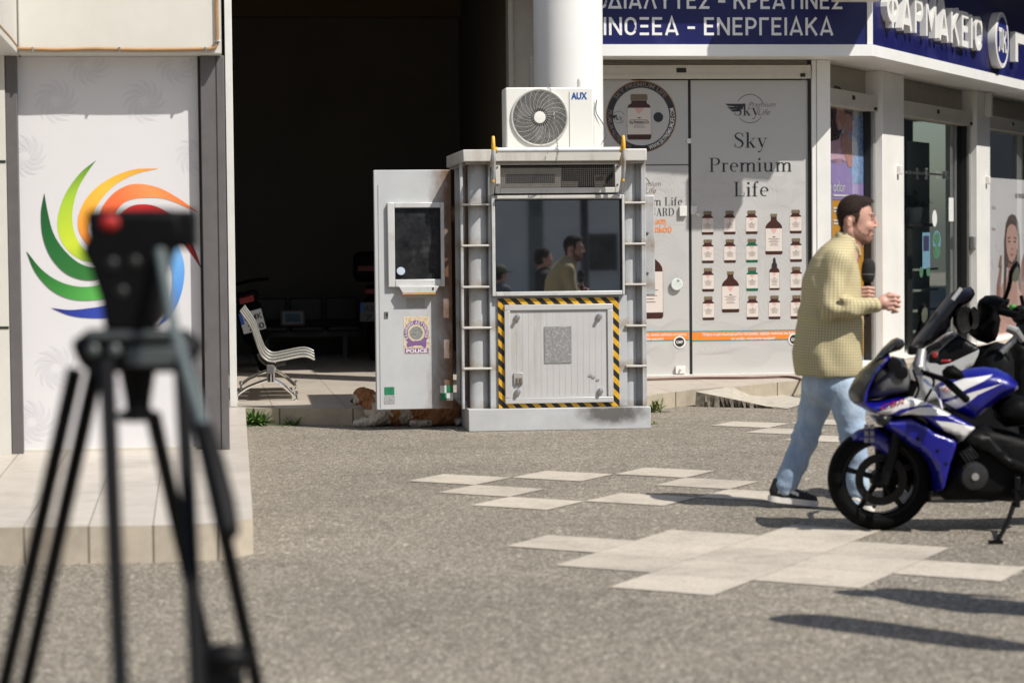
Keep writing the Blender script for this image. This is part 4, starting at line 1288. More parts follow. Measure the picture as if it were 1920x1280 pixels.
for l in ([(1893, 477), (1897.5, 475), (1902, 477), (1897.5, 481)], [(1896, 465), (1900, 465), (1900, 468), (1896, 468)], [(1890, 492), (1897, 496), (1904, 492), (1904, 502), (1890, 502)], [(1866, 600), (1870, 530), (1876, 495), (1879, 497), (1876, 540), (1873, 610)], [(1872, 500), (1876, 478), (1879, 480), (1877, 505)], [(1912, 520), (1916, 490), (1922, 470), (1924, 480), (1919, 530)]):
    polyB(q, l, ys(3), 4)
a = pB(1904, 371, n0); ftext(q, 'KORRES', a[0], a[1], .085, ys(1), 3, width=.52, bold=.02)
for py_, t_ in ((392, 'έλος'), (432, 'Ηλιο')):
    a = pB(1859.5, py_, n0); ftext(q, t_, a[0], a[1], .06, ys(1), 4, width=.2)
tag(q.build('window_poster', KM, T=TB, smooth=0), 'white beauty poster of a woman with wet swept back hair', 'poster')

# ================================================================== ENTRANCE HALL between the two shops
hb = thing('hall_building', 'dark open entrance hall between the two shops', 'building', TA)
H = TA.inverted()
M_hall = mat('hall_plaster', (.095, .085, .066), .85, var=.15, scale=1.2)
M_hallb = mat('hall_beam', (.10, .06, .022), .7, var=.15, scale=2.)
bw = 5.6                                           # back wall distance behind the fronts
xR = pA(962, 400, .35)[0]; xBk = pA(863, 400, bw)[0]; xLf = pA(330, 400, bw)[0]
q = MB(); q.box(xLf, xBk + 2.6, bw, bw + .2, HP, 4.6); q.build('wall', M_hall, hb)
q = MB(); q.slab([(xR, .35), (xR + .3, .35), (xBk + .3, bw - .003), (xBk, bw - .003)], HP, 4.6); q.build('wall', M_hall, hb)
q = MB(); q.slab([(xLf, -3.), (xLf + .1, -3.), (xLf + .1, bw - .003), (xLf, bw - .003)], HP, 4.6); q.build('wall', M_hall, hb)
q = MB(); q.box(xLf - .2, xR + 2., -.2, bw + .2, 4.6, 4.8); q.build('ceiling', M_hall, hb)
q = MB(); q.box(xLf, xR + .4, -.25, .15, 4.05, 4.6); q.build('lintel', WHITE, hb)
q = MB(); q.box(xLf - .4, xR + .4, -5.2, -.26, 4.05, 4.2); q.box(xLf - .5, xLf - .4, -5, bw, HP, 4.6)
zl = pix(TA, 650, 35, bw - .02)[1]
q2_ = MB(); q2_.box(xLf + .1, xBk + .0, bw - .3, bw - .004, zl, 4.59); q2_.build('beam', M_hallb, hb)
q = MB(); q.box(xR - .0, pA(1060, 400, .25)[0], .25, .345, HP, 4.6); q.build('pier', mat('pier_grey', (.42, .39, .34), .7), hb)
q = MB(); q.box(xR - .05, xR - .004, .2, .4, HP, 4.6); q.build('corner_trim', mat('trim_grey', (.42, .4, .36), .5), hb)
# round column
cc = at(1068, 400, 22.6)
col_r = 64.5 / 4533 * 22.6
q = MB(); q.lathe([(col_r, HP), (col_r, 6.5)], seg=64)
tag(q.build('round_column', mat('column_white', (.80, .79, .77), .55, var=.04, scale=1.3, stain=((.6, .57, .52), .3, 1.2), streak=True), T=Matrix.Translation((cc.x, cc.y, 0)), smooth=60), 'thick round white column standing behind the guard booth', 'column')
q = MB(); q.cbox((0, 0, 1.75), (.07, .1, 3.5))
zz = at(999, 108, 22.9)
tag(q.build('cable_duct', BEIGE, T=frame((zz.x, 22.95, zz.z - 3.5), YAW), bevel=.005), 'narrow beige cable duct running up beside the round column', 'duct')
# hose lying on the terrace
q = MB(); q.tube(catmull([gz(*p, HP + .012) for p in ((1120, 713), (1213, 711), (1300, 708.5), (1400, 708), (1470, 706), (1497, 709), (1515, 717))], 6), .012, 8)
tag(q.build('hose', mat('hose_red', s2l(96, 58, 50), .5, var=.2, scale=10)), 'thin brownish red hose lying along the terrace under the window film', 'hose')
# ================================================================== GUARD BOOTH
TK = frame(gz(879, 809.5), 6.3)
def pK(x, y, n=0.):
    return pix(TK, x, y, n)
def boothmat():
    mm, n, p = _nodes('booth_paint')
    a = _noise(n, 3.5, 6, .65)
    c = _ramp(n, a.outputs[0], [(.3, (.385, .40, .415)), (.5, (.445, .46, .475)), (.7, (.48, .495, .505))]).outputs[0]
    b = _noise(n, 5., 6, .75, sc3=(1, 1, .13))
    c = _mix(n, _ramp(n, b.outputs[0], [(.5, 0.), (.72, .55)]).outputs[0], c, (.27, .215, .15))
    # grime and rust that collects round the ribs
    tc = n.nodes.new('ShaderNodeTexCoord'); sx = n.nodes.new('ShaderNodeSeparateXYZ'); n.links.new(tc.outputs['Object'], sx.inputs[0])
    def mt(op, a_, v=None, b_=None):
        q = n.nodes.new('ShaderNodeMath'); q.operation = op
        n.links.new(a_, q.inputs[0])
        if b_ is not None: n.links.new(b_, q.inputs[1])
        elif v is not None: q.inputs[1].default_value = v
        return q.outputs[0]
    z0 = pK(890, 538, .06)[1]; sp = (pK(890, 383.5, .06)[1] - pK(890, 691, .06)[1]) / 4
    fr = mt('PINGPONG', mt('ADD', sx.outputs['Z'], 20 * sp - z0), sp / 2)
    d = _noise(n, 11., 5, .7)
    k = mt('ADD', mt('MULTIPLY', fr, 2.6), None, mt('MULTIPLY', d.outputs[0], .5))
    c = _mix(n, _ramp(n, k, [(.22, .75), (.42, 0.)]).outputs[0], c, (.235, .17, .105))
    e = _noise(n, 28., 5, .8)
    c = _mix(n, _ramp(n, e.outputs[0], [(.66, 0.), (.74, .7)]).outputs[0], c, (.16, .10, .06))
    n.links.new(c, p.inputs['Base Color']); p.inputs['Roughness'].default_value = .45
    bz = _noise(n, 20., 4, .6); _bump(n, p, bz.outputs[0], .05)
    return mm
M_kb = boothmat()
M_kbr = mat('booth_rim', (.54, .525, .49), .45, var=.08, scale=4., stain=((.30, .23, .15), .65, 7.), streak=True)
M_rust = mat('rust_streak', (.10, .05, .028), .8, var=.55, scale=12., stain=((.28, .27, .26), .6, 3.))
M_kframe = mat('booth_frame', (.58, .585, .58), .4, .15, var=.07, scale=5., stain=((.32, .26, .18), .5, 8.))
M_yel = mat('yellow_paint', s2l(214, 164, 38), .45, var=.12, scale=14, stain=((.25, .17, .06), .4, 20.))
kb = thing('guard_booth', 'pale grey armoured police guard booth with striped hatch and open door', 'guard booth', TK)
kx0, kx1 = 0.0, pK(1220.5, 800)[0]
# base plate
def basemat():
    m, n, p = _nodes('booth_base')
    nz = _noise(n, 3., 5, .7)
    r = _ramp(n, nz.outputs[0], [(.3, (.40, .41, .42)), (.7, (.50, .51, .52))])
    tc = n.nodes.new('ShaderNodeTexCoord')
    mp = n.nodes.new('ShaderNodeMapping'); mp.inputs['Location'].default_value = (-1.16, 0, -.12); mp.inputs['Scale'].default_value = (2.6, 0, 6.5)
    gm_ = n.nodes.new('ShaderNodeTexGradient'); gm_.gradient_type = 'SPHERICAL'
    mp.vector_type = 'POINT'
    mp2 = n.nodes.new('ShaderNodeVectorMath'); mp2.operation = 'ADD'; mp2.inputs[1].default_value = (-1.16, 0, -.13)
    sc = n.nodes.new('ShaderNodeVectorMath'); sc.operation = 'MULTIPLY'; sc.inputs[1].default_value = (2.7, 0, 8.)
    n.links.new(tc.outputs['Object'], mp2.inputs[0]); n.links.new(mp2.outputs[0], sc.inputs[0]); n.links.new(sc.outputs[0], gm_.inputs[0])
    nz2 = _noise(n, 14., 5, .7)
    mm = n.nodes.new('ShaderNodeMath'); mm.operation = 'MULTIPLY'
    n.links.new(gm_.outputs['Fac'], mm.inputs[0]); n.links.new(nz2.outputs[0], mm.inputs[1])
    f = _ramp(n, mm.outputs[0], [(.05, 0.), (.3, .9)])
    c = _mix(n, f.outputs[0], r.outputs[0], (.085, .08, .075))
    n.links.new(c, p.inputs['Base Color']); p.inputs['Roughness'].default_value = .5
    return m
zbase = pK(1000, 765.5)[1]
q = MB(); q.box(kx0, kx1, 0, 1.5, 0.0, zbase); q.build('base', basemat(), kb, bevel=.006)
# body core
nb = .14
bx0, bx1 = .03, kx1 - .05
zr0 = pK(1000, 303, -.01)[1]; zr1 = pK(1000, 280, -.01)[1]
q = MB(); q.box(bx0 + .06, bx1 - .06, nb, 1.42, zbase, zr0 - .002); q.build('body', M_kb, kb)
# roof
q = MB(); q.box(pK(868, 290, -.02)[0], pK(1213, 290, -.02)[0], -.02, 1.56, zr0, zr1); 
q.build('roof', M_kbr, kb, bevel=.008)
q = MB(); q.box(pK(868, 290, -.02)[0] + .02, pK(1213, 290, -.02)[0] - .02, .0, 1.5, zr0 - .018, zr0 - .003); q.build('roof_lip', M_kb, kb)
# corner bays: half round pipes between flanges with horizontal ribs
def bay(xa, xb, xc0, xc1, ribs, outer):
    q = MB()
    cx = (xc0 + xc1) / 2; rr = (xc1 - xc0) / 2
    pts = [(cx - rr * math.cos(R(a)), nb - .0 - rr * .5 * math.sin(R(a))) for a in range(0, 181, 15)]
    q.slab([(p[0], p[1]) for p in pts], zbase, zr0 - .004)
    q.build('corner_pipe', M_kb, kb, smooth=50)
    q = MB(); q.box(outer[0], outer[1], .05, nb - .001, zbase, zr0 - .004); q.box(xb - .004, xb + .014, .05, nb - .001, zbase, zr0 - .004)
    q.build('flange', M_kb, kb, bevel=.003)
    q = MB()
    for z in ribs:
        q.box(xa, xb + .012, .045, nb - .001, z - .008, z + .008)
    q.build('rib', M_kbr, kb, bevel=.003)
nf = .06
bay(pK(866, 500, nf)[0], pK(918, 500, nf)[0], pK(881, 500, nf)[0], pK(916, 500, nf)[0], [pK(890, y, nf)[1] for y in (383.5, 460.5, 538, 614.5, 691)], (pK(864, 500, nf)[0], pK(869, 500, nf)[0]))
bay(pK(1172, 500, nf)[0], pK(1208, 500, nf)[0], pK(1172, 500, nf)[0], pK(1196, 500, nf)[0], [pK(1190, y, nf)[1] for y in (380, 457, 533, 610.5, 686)], (pK(1203, 500, nf)[0], pK(1209, 500, nf)[0]))
# side wing plate on the right flank
q = MB(); xw_ = pK(1204, 450, nb)[0]; z1 = pK(1210, 366, .3)[1]; z0 = pK(1210, 553, .3)[1]
q.box(xw_, pK(1223, 450, .35)[0], .22, .5, z0, z1); wp = q.build('wing_plate', M_kb, kb, bevel=.01)
for y in (437, 512):
    x, z = pK(1214, y, .22); MB().ball((x, .218, z), .012, 0, 10).build('bolt', DGREY, wp)
q = MB(); q.box(bx1 - .07, bx1, nb, 1.42, zbase, zr0 - .004); q.build('side_wall', M_kb, kb)
q = MB(); q.box(bx0, bx0 + .058, nb, .23, zbase, zr0 - .004); q.build('side_wall', M_kb, kb)
q = MB(); q.box(bx0, bx0 + .058, 1.1, 1.42, zbase, zr0 - .004); q.build('side_wall', M_kb, kb)
q = MB(); q.box(bx0 - .012, bx0 + .03, .20, .34, zbase, zr0 - .02); q.build('door_post', M_rust, kb)
# window with its reflecting glass
wx0, wz1 = pK(921.5, 367, .02); wx1, wz0 = pK(1172, 554, .02); wz1 = pK(1040, 366, .02)[1]; wz0 = pK(1040, 554, .02)[1]
gx0 = pK(928, 450, .05)[0]; gx1 = pK(1165.5, 450, .05)[0]; gz1 = pK(1040, 373.5, .05)[1]; gz0 = pK(1040, 546, .05)[1]
q = MB()
q.box(wx0, gx0, .02, .135, wz0, wz1); q.box(gx1, wx1, .02, .135, wz0, wz1); q.box(gx0 + .001, gx1 - .001, .021, .135, wz0, gz0); q.box(gx0 + .001, gx1 - .001, .021, .135, gz1, wz1)
wf = q.build('window_frame', M_kframe, kb, bevel=.004)
def mirror_glass():
    m, n, p = _nodes('armoured_glass')
    nz = _noise(n, 6., 5, .7)
    r = _ramp(n, nz.outputs[0], [(.35, (.006, .007, .008)), (.7, (.016, .018, .02))])
    n.links.new(r.outputs[0], p.inputs['Base Color'])
    p.inputs['Roughness'].default_value = .02
    p.inputs['IOR'].default_value = 4.4
    p.inputs['Specular IOR Level'].default_value = .5
    return m
M_mg = mirror_glass(); GT = .0185
q = MB(); q.poly([(gx0 - .002, .0588, gz0 - .002), (gx1 + .002, .0588, gz0 - .002), (gx1 + .002, .0588 + GT * (gz1 - gz0), gz1 + .002), (gx0 - .002, .0588 + GT * (gz1 - gz0), gz1 + .002)]); q.build('glass', M_mg, wf, smooth=0)
q = MB(); q.box(gx0, gx0 + .006, .03, .058, gz0, gz1); q.box(gx1 - .008, gx1, .03, .058, gz0, gz1); q.box(gx0, gx1, .03, .0585, gz1 - .008, gz1); q.build('seal', BLACK, wf)
q = MB(); x0 = pK(932, 366, -.02)[0]; x1 = pK(1160, 366, -.02)[0]; q.box(x0, x1, -.015, .02, pK(1040, 372, -.0)[1], pK(1040, 366, -.0)[1]); q.build('drip_rail', M_kbr, wf, bevel=.003)
# ventilation opening with mesh
vx0, vx1 = pK(929, 330, .0)[0], pK(1166, 330, .0)[0]; vz1, vz0 = pK(1040, 305.5, .0)[1], pK(1040, 362, .0)[1]
ox0, ox1 = pK(938, 330, .0)[0], pK(1153, 330, .0)[0]; oz1, oz0 = pK(1040, 308.5, .0)[1], pK(1040, 352, .0)[1]
q = MB(); q.box(vx0, ox0, .0, .135, vz0, vz1); q.box(ox1, vx1, .0, .135, vz0, vz1); q.box(ox0 + .001, ox1 - .001, .001, .135, vz0, oz0); q.box(ox0 + .001, ox1 - .001, .001, .135, oz1, vz1)
vf = q.build('vent_frame', M_kbr, kb, bevel=.004)
q = MB(); q.box(ox0 - .01, ox1 + .01, .11, .136, oz0 - .01, oz1 + .01); q.build('vent_back', mat('vent_dark', (.012, .008, .007), .9), vf)
q = MB(); xm = pK(1052, 330, .05)[0]
q.box(ox0 + .005, xm, .05, .10, oz0 + .002, oz1 - .025); q.box(ox0 + .05, xm - .05, .046, .06, oz0 + .04, oz1 - .075, 1); q.build('fan_unit', [mat('old_plastic', (.36, .335, .29), .6, var=.15, scale=9), mat('unit_grille', (.05, .05, .055), .6)], vf)
q = MB(); a, c = pK(1053, 350, .08)[0], pK(1083, 350, .08)[0]; q.box(a, c, .06, .1, oz0 + .002, oz0 + .05); q.build('old_box', mat('dim_box', (.16, .13, .11), .7), vf); q = MB(); a, c = pK(1115, 350, .08)[0], pK(1136, 350, .08)[0]; q.box(a, c, .07, .1, oz0 + .002, oz0 + .10); q.build('old_box', mat('dim_box', (.16, .13, .11), .7), vf)
q = MB()
x = ox0
while x < ox1: q.box(x - .0012, x + .0012, .012, .015, oz0, oz1); x += .0165
z = oz0
while z < oz1: q.box(ox0, ox1, .0155, .018, z - .0012, z + .0012); z += .0165
q.build('mesh', mat('wire_mesh', (.12, .11, .10), .6), vf, smooth=0)
for px_, py_ in ((932.5, 313.5), (932.5, 347), (1158, 313), (1158, 346)):
    x, z = pK(px_, py_, 0); MB().ball((x, -.002, z), .008, 0, 8).build('screw', DGREY, vf)
# rail with yellow brackets
zr = pK(1040, 281, -.17)[1]
xa, xb = pK(925, 281, -.17)[0], pK(1169, 281, -.17)[0]
q = MB(); q.tube([(xa - .005, -.17, zr), (xb + .005, -.17, zr)], .020, 14); rl = q.build('rail', mat('rail_white', (.66, .68, .70), .35, var=.12, scale=10, stain=((.4, .35, .28), .25, 12)), kb)
for x in (xa, xb):
    q = MB(); pts = [(x, -.17, zr + .10), (x, -.19, zr + .085), (x, -.198, zr), (x, -.19, zr - .14), (x, -.12, zr - .22), (x, -.0, zr - .31)]
    q.tube([(x, -.17 + .035, zr - .25), (x, -.17 + .03, zr + .04), (x, -.17, zr + .10), (x, -.20, zr + .04), (x, -.20, zr - .0)], .013, 8, 0)
    q.tube([(x, -.20, zr), (x, -.195, zr - .12), (x, -.13, zr - .23), (x, -.0, zr - .34)], .016, 8, 1)
    q.tube([(x - .0, -.17, zr - .0), (x + (.03 if x == xa else -.03), -.17, zr)], .026, 14, 0)
    q.tube([(x, -.15, zr - .02), (x, .02, zr - .12)], .014, 8, 1)
    q.build('bracket', [M_yel, M_kb], kb)
# striped hatch
def hazard():
    m, n, p = _nodes('hazard_tape')
    tc = n.nodes.new('ShaderNodeTexCoord'); sx = n.nodes.new('ShaderNodeSeparateXYZ')
    n.links.new(tc.outputs['Object'], sx.inputs[0])
    a = n.nodes.new('ShaderNodeMath'); a.operation = 'MULTIPLY'; a.inputs[1].default_value = .62
    n.links.new(sx.outputs['X'], a.inputs[0])
    # the stripes lean the other way on the verticals: fold x about the middle
    b_ = n.nodes.new('ShaderNodeMath'); b_.operation = 'ADD'
    n.links.new(sx.outputs['Z'], b_.inputs[0]); n.links.new(sx.outputs['X'], b_.inputs[1])
    c_ = n.nodes.new('ShaderNodeMath'); c_.operation = 'DIVIDE'; c_.inputs[1].default_value = .104
    n.links.new(b_.outputs[0], c_.inputs[0])
    f_ = n.nodes.new('ShaderNodeMath'); f_.operation = 'FRACT'; n.links.new(c_.outputs[0], f_.inputs[0])
    g_ = n.nodes.new('ShaderNodeMath'); g_.operation = 'GREATER_THAN'; g_.inputs[1].default_value = .5; n.links.new(f_.outputs[0], g_.inputs[0])
    nz = _noise(n, 25., 5, .7)
    r = _ramp(n, nz.outputs[0], [(.3, s2l(196, 146, 28)), (.7, s2l(226, 178, 50))])
    c = _mix(n, g_.outputs[0], r.outputs[0], (.016, .015, .014))
    n.links.new(c, p.inputs['Base Color']); p.inputs['Roughness'].default_value = .45
    return m
hx0, hx1 = pK(934.5, 660, .05)[0], pK(1161, 660, .05)[0]; hz1, hz0 = pK(1040, 558.5, .05)[1], pK(1040, 767, .05)[1]
ix0, ix1 = pK(946, 660, .05)[0], pK(1149, 660, .05)[0]; iz1, iz0 = pK(1040, 570.5, .05)[1], pK(1040, 755, .05)[1]
zb0 = zbase + .002
q = MB(); q.box(pK(919, 660, .07)[0], pK(1176, 660, .07)[0], .07, .135, zb0, wz0 - .004); q.build('front_panel', M_kb, kb)
q = MB(); q.box(hx0, ix0 - .001, .05, .069, max(hz0, zb0), hz1); q.box(ix1 + .001, hx1, .05, .069, max(hz0, zb0), hz1); q.box(ix0, ix1, .0505, .069, iz1 + .001, hz1); q.box(ix0, ix1, .0505, .069, max(hz0, zb0), iz0 - .001)
q.build('hazard_border', hazard(), kb, smooth=0)
M_hatch = mat('hatch_panel', (.50, .49, .485), .45, var=.06, scale=3., stain=((.27, .24, .20), .5, 6.), streak=True)
ht = MB(); ht.box(ix0, ix1, .04, .069, iz0, iz1)
hq = ht.build('hatch', M_hatch, kb, bevel=.003)
q = MB(); fw = .045
q.box(ix0, ix1, .025, .0395, iz1 - fw, iz1); q.box(ix0, ix1, .025, .0395, iz0, iz0 + fw); q.box(ix0, ix0 + fw, .0253, .0395, iz0 + fw + .001, iz1 - fw - .001); q.box(ix1 - fw, ix1, .0253, .0395, iz0 + fw + .001, iz1 - fw - .001)
q.build('hatch_frame', mat('hatch_frame', (.53, .525, .52), .35, .1, var=.06, scale=5.), hq, bevel=.004)
q = MB(); nrib = 16
for k in range(nrib):
    x = ix0 + fw + (ix1 - ix0 - 2 * fw) * (k + .5) / nrib; wv = (ix1 - ix0 - 2 * fw) / nrib
    q.box(x - wv * .475, x + wv * .475, .0388, .0398, iz0 + fw + .002, iz1 - fw - .002)
q.build('hatch_slats', M_hatch, hq, bevel=.002)
for px_, py_ in ((970, 595), (1124, 593), (971, 735), (1126, 733)):
    x, z = pK(px_, py_, .02)
    q = MB(); q.lathe([(.024, .0), (.024, .012), (.014, .014), (.014, .04), (.0, .043)], Matrix.Translation((x, .035, z)) @ Matrix.Rotation(R(90), 4, 'X'), 14)
    q.build('bolt', STEEL, hq)
q = MB()
a = pK(1020.5, 612.5, .03); c = pK(1072, 680, .03)
q.rect(a[0], c[0], c[1], a[1], .0335)
def peeled():
    m, n, p = _nodes('peeled_sticker')
    nz = _noise(n, 55., 6, .75)
    r = _ramp(n, nz.outputs[0], [(.42, (.20, .20, .20)), (.55, (.26, .26, .26)), (.62, (.42, .41, .40))])
    n.links.new(r.outputs[0], p.inputs['Base Color']); p.inputs['Roughness'].default_value = .7
    return m
q.build('peeled_sticker', peeled(), hq)
q = MB(); a = pK(972, 709, .03); q.cbox((a[0], .03, a[1]), (.075, .012, .09)); q.cbox((a[0] - .01, .022, a[1] - .02), (.02, .012, .05), 1); q.cbox((a[0] + .02, .022, a[1] - .02), (.02, .012, .05), 1)
q.build('latch', [mat('latch_plate', (.42, .41, .4), .4, .3), mat('latch_rust', (.16, .12, .09), .7)], hq, bevel=.003)
q = MB()
for px_, py_, r_ in ((1107, 704, .018), (1113, 707, .016), (1121, 712, .015)):
    a = pK(px_, py_, .03); q.disc(a, r_, .0336, 0, 10, r_ * .6)
q.build('scuff', mat('scuff_grey', (.3, .29, .28), .6), hq)
# the open door
pdl, pdr = gz(706, 770), None
dT0 = at(703, 545, 19.85)
dyaw = 9.
TD = frame((at(706, 769, 19.43).x, 19.43, 0), dyaw)
def pD(x, y, n=0.): return pix(TD, x, y, n)
dL = (TK.inverted() @ TD)
dw = pD(848, 540)[0]
dz0 = pD(706, 768.5)[1]; dz1 = pD(700, 319)[1]
def doormat():
    m, n, p = _nodes('door_paint')
    nz = _noise(n, 3.5, 5, .65)
    r = _ramp(n, nz.outputs[0], [(.3, (.44, .455, .465)), (.7, (.51, .525, .53))])
    tc = n.nodes.new('ShaderNodeTexCoord'); sx = n.nodes.new('ShaderNodeSeparateXYZ')
    n.links.new(tc.outputs['Object'], sx.inputs[0])
    nz2 = _noise(n, 4., 6, .7, sc3=(1, 1, .5))
    ad = n.nodes.new('ShaderNodeMath'); ad.operation = 'MULTIPLY_ADD'; ad.inputs[1].default_value = .35
    n.links.new(nz2.outputs[0], ad.inputs[0]); n.links.new(sx.outputs['X'], ad.inputs[2])
    f = _ramp(n, ad.outputs[0], [(dw - .03, 0.), (min(.99, dw + .15), 1.)])
    c = _mix(n, f.outputs[0], r.outputs[0], (.13, .065, .03))
    nz3 = _noise(n, 2.5, 6, .75)
    f3 = _ramp(n, nz3.outputs[0], [(.55, 0.), (.8, .35)])
    c = _mix(n, f3.outputs[0], c, (.34, .27, .19))
    n.links.new(c, p.inputs['Base Color']); p.inputs['Roughness'].default_value = .45
    return m
M_door = doormat()
q = MB(); q.box(0, dw, 0, .05, dz0, dz1); dr = q.build('door', M_door, kb, bevel=.006); dr.matrix_local = dL
q = MB(); q.box(.03, .036, -.003, .01, dz0 + .02, dz1 - .12); q.build('seam', mat('seam_grey', (.3, .3, .3), .6), dr)
ax0, az1 = pD(726, 380, -.02); ax1, az0 = pD(834, 537, -.02)
cx0, cz1 = pD(739, 390, -.01); cx1, cz0 = pD(826.5, 523, -.01)
q = MB(); q.box(ax0, cx0, -.035, -.001, az0, az1); q.box(cx1, ax1, -.035, -.001, az0, az1); q.box(cx0 + .001, cx1 - .001, -.0345, -.001, az0, cz0); q.box(cx0 + .001, cx1 - .001, -.0345, -.001, cz1, az1)
df = q.build('window_frame', M_kframe, dr, bevel=.005)
M_dg = mat('door_dark_glass', (.022, .023, .025), .12, var=.6, scale=9, bump=.02, bscale=8, stain=((.10, .10, .10), .5, 6.))
q = MB(); q.rect(cx0 - .002, cx1 + .002, cz0 - .002, cz1 + .002, -.008); q.build('glass', M_dg, dr, smooth=0)
q = MB(); q.box(cx1 - .008, cx1, -.03, -.009, cz0, cz1); q.box(cx0, cx1, -.03, -.0088, cz1 - .006, cz1); q.build('seal', BLACK, dr)
q = MB(); bx, bz = pD(752, 508, -.03); q.lathe([(.0, 0), (.032, 0), (.034, -.004)], Matrix.Translation((bx, -.02, bz)) @ Matrix.Rotation(R(75), 4, 'X'), 20); q.build('round_hatch', mat('pale_blue', (.42, .48, .55), .3), dr)
a = pD(747, 537, -.03); c = pD(822, 548.5, -.03)
q = MB(); q.prism([(a[0], a[1]), (a[0] + .03, c[1]), (c[0] - .03, c[1]), (c[0], a[1])], -.07, -.002); tr = q.build('tray', M_kframe, dr, bevel=.003)
q = MB(); q.box(a[0] + .028, c[0] - .028, -.072, -.0, c[1] - .01, c[1] - .001); q.build('tray_edge', M_yel, tr)
x, z = pD(812, 541, -.07); q = MB(); q.cbox((x, -.072, z), (.012, .006, .02)); q.build('keyhole', BLACK, tr)
x, z = pD(724.5, 590, 0); q = MB(); q.cbox((x, -.003, z), (.03, .008, .05)); q.cbox((x + .003, -.008, z), (.012, .006, .03), 1); q.build('lock', [STEEL, BLACK], dr)
def st(nm, p0, p1, m, n=-.0015):
    a = pD(*p0, n); c = pD(*p1, n)
    q = MB(); q.rect(a[0], c[0], c[1], a[1], n); return q.build(nm, m, dr), a, c
st('sticker_ghost', (761.5, 559), (797, 577.5), mat('glue_grey', (.36, .35, .34), .7, var=.12, scale=30))
def crackle():
    m, n, p = _nodes('police_sticker')
    nz = _noise(n, 45., 6, .75)
    r = _ramp(n, nz.outputs[0], [(.40, s2l(160, 120, 92)), (.46, s2l(206, 188, 160)), (.7, s2l(214, 202, 182))])
    n.links.new(r.outputs[0], p.inputs['Base Color']); p.inputs['Roughness'].default_value = .5
    return m
o_, a, c = st('police_sticker', (756.5, 593), (805.5, 662.5), crackle())
q = MB(); M_pur = mat('sticker_purple', s2l(122, 92, 142), .55, var=.25, scale=40)
cx_, cz_ = pD(780.5, 624, -.002); rr = (c[0] - a[0]) * .41
q.stroke([(cx_ + rr * math.cos(R(t)), cz_ + rr * math.sin(R(t))) for t in range(0, 360, 10)], rr * .36, -.0022, 0, 0, True)
q.stroke([(cx_ - rr * .9, cz_ - rr * 1.15), (cx_ - rr * .1, cz_ - rr * .95), (cx_ + rr * .95, cz_ - rr * 1.0)], rr * .42, -.0024, 0)
q.stroke([(cx_ + rr * .15, cz_ - rr * .8), (cx_ + rr * .9, cz_ - rr * 1.3)], rr * .3, -.0026, 0)
q.rect(a[0] + .008, c[0] - .008, c[1] + .004, c[1] + .045, -.0022, 0)
q.disc((cx_, cz_), rr * .62, -.0026, 2, 20)
ftext(q, 'POLICE', (a[0] + c[0]) / 2, c[1] + .010, .04, -.003, 1, width=(c[0] - a[0]) * .82, align='CENTER', bold=.04)
def rp_(text, a0, a1):
    def path(u, v):
        t = R(a0 + (a1 - a0) * u); return cx_ + (rr * .88 + v) * math.cos(t), cz_ + (rr * .88 + v) * math.sin(t)
    letters(q, text, 0, 0, rr * .26, 1., -.003, .18, 1, path=path)
rp_('ΕΛΛΗΝΙΚΗ', 212, 108); rp_('ΑΣΤΥΝΟΜΙΑ', 95, -28)
q.build('print', [M_pur, mat('sticker_ink_white', s2l(226, 218, 214), .5), mat('emblem_grey', (.25, .26, .25), .6, var=.5, scale=60)], dr, smooth=0)
st('green_label', (720.5, 725.5), (739.5, 740), mat('label_green', s2l(36, 120, 84), .5, var=.3, scale=30))
st('worn_label', (720, 742), (740, 757), mat('worn_label', (.36, .36, .36), .7, var=.6, scale=70))
o_, a, c = st('safety_label', (825, 722.5), (849.5, 750.5), mat('label_white', (.62, .64, .62), .5))
q = MB(); mx, mz = (a[0] + c[0]) / 2, (a[1] + c[1]) / 2
q.rect(mx, c[0], mz, a[1], -.0022); q.rect(a[0], mx, c[1], mz, -.0022); q.build('label_green', MATS['label_green'], dr)
for z in (dz0 + .35, dz1 - .42):
    hg = MB().tube([(dw + .012, .03, z), (dw + .012, .03, z + .12)], .016, 8).build('hinge', M_rust, kb); hg.matrix_local = dL

# ---- air conditioner on the roof
TAC = frame(TK @ Vector((pK(949, 270, .25)[0], .25, zr1)), 6.3)
ac = thing('air_conditioner', 'white outdoor air conditioner unit chained on top of the booth', 'air conditioner', TAC)
def pC(x, y, n=0.): return pix(TAC, x, y, n)
aw = pC(1113, 220)[0]; az = pC(1030, 164)[1]; a0z = max(.004, pC(1030, 272)[1] - .06)
M_ac = mat('ac_casing', (.74, .735, .69), .4, var=.04, scale=3., stain=((.55, .5, .4), .2, 3.))
cx_, cz_ = pC(1011.5, 220.5)
fr_ = (pC(1063, 220)[0] - pC(960, 220)[0]) / 2
q = MB()
q.box(0, aw, .002, .30, a0z, az)
cs = q.build('casing', M_ac, ac, bevel=.012)
q = MB(); q.disc((cx_, cz_), fr_ * .985, .0005, 0, 48); q.build('fan_opening', mat('fan_dark', (.02, .02, .022), .7), ac)
q = MB()
for k in range(3):
    a = 2.1 * k + .4
    pts = [(cx_ + fr_ * r * math.cos(a + r * .5 + w_), cz_ + fr_ * r * math.sin(a + r * .5 + w_)) for r, w_ in ((.2, -.3), (.5, -.45), (.85, -.5), (.88, .35), (.5, .3), (.2, .3))]
    q.flat(pts, -.001 - .0005 * k)
q.build('fan_blades', mat('fan_grey', (.10, .10, .105), .5), ac)
q = MB()
for k in range(2, 17):
    r_ = fr_ * (.26 + .74 * k / 17)
    q.tube([(cx_ + r_ * math.cos(t), -.012, cz_ + r_ * math.sin(t)) for t in [2 * math.pi * i / 48 for i in range(48)]], .0012, 5, closed=True)
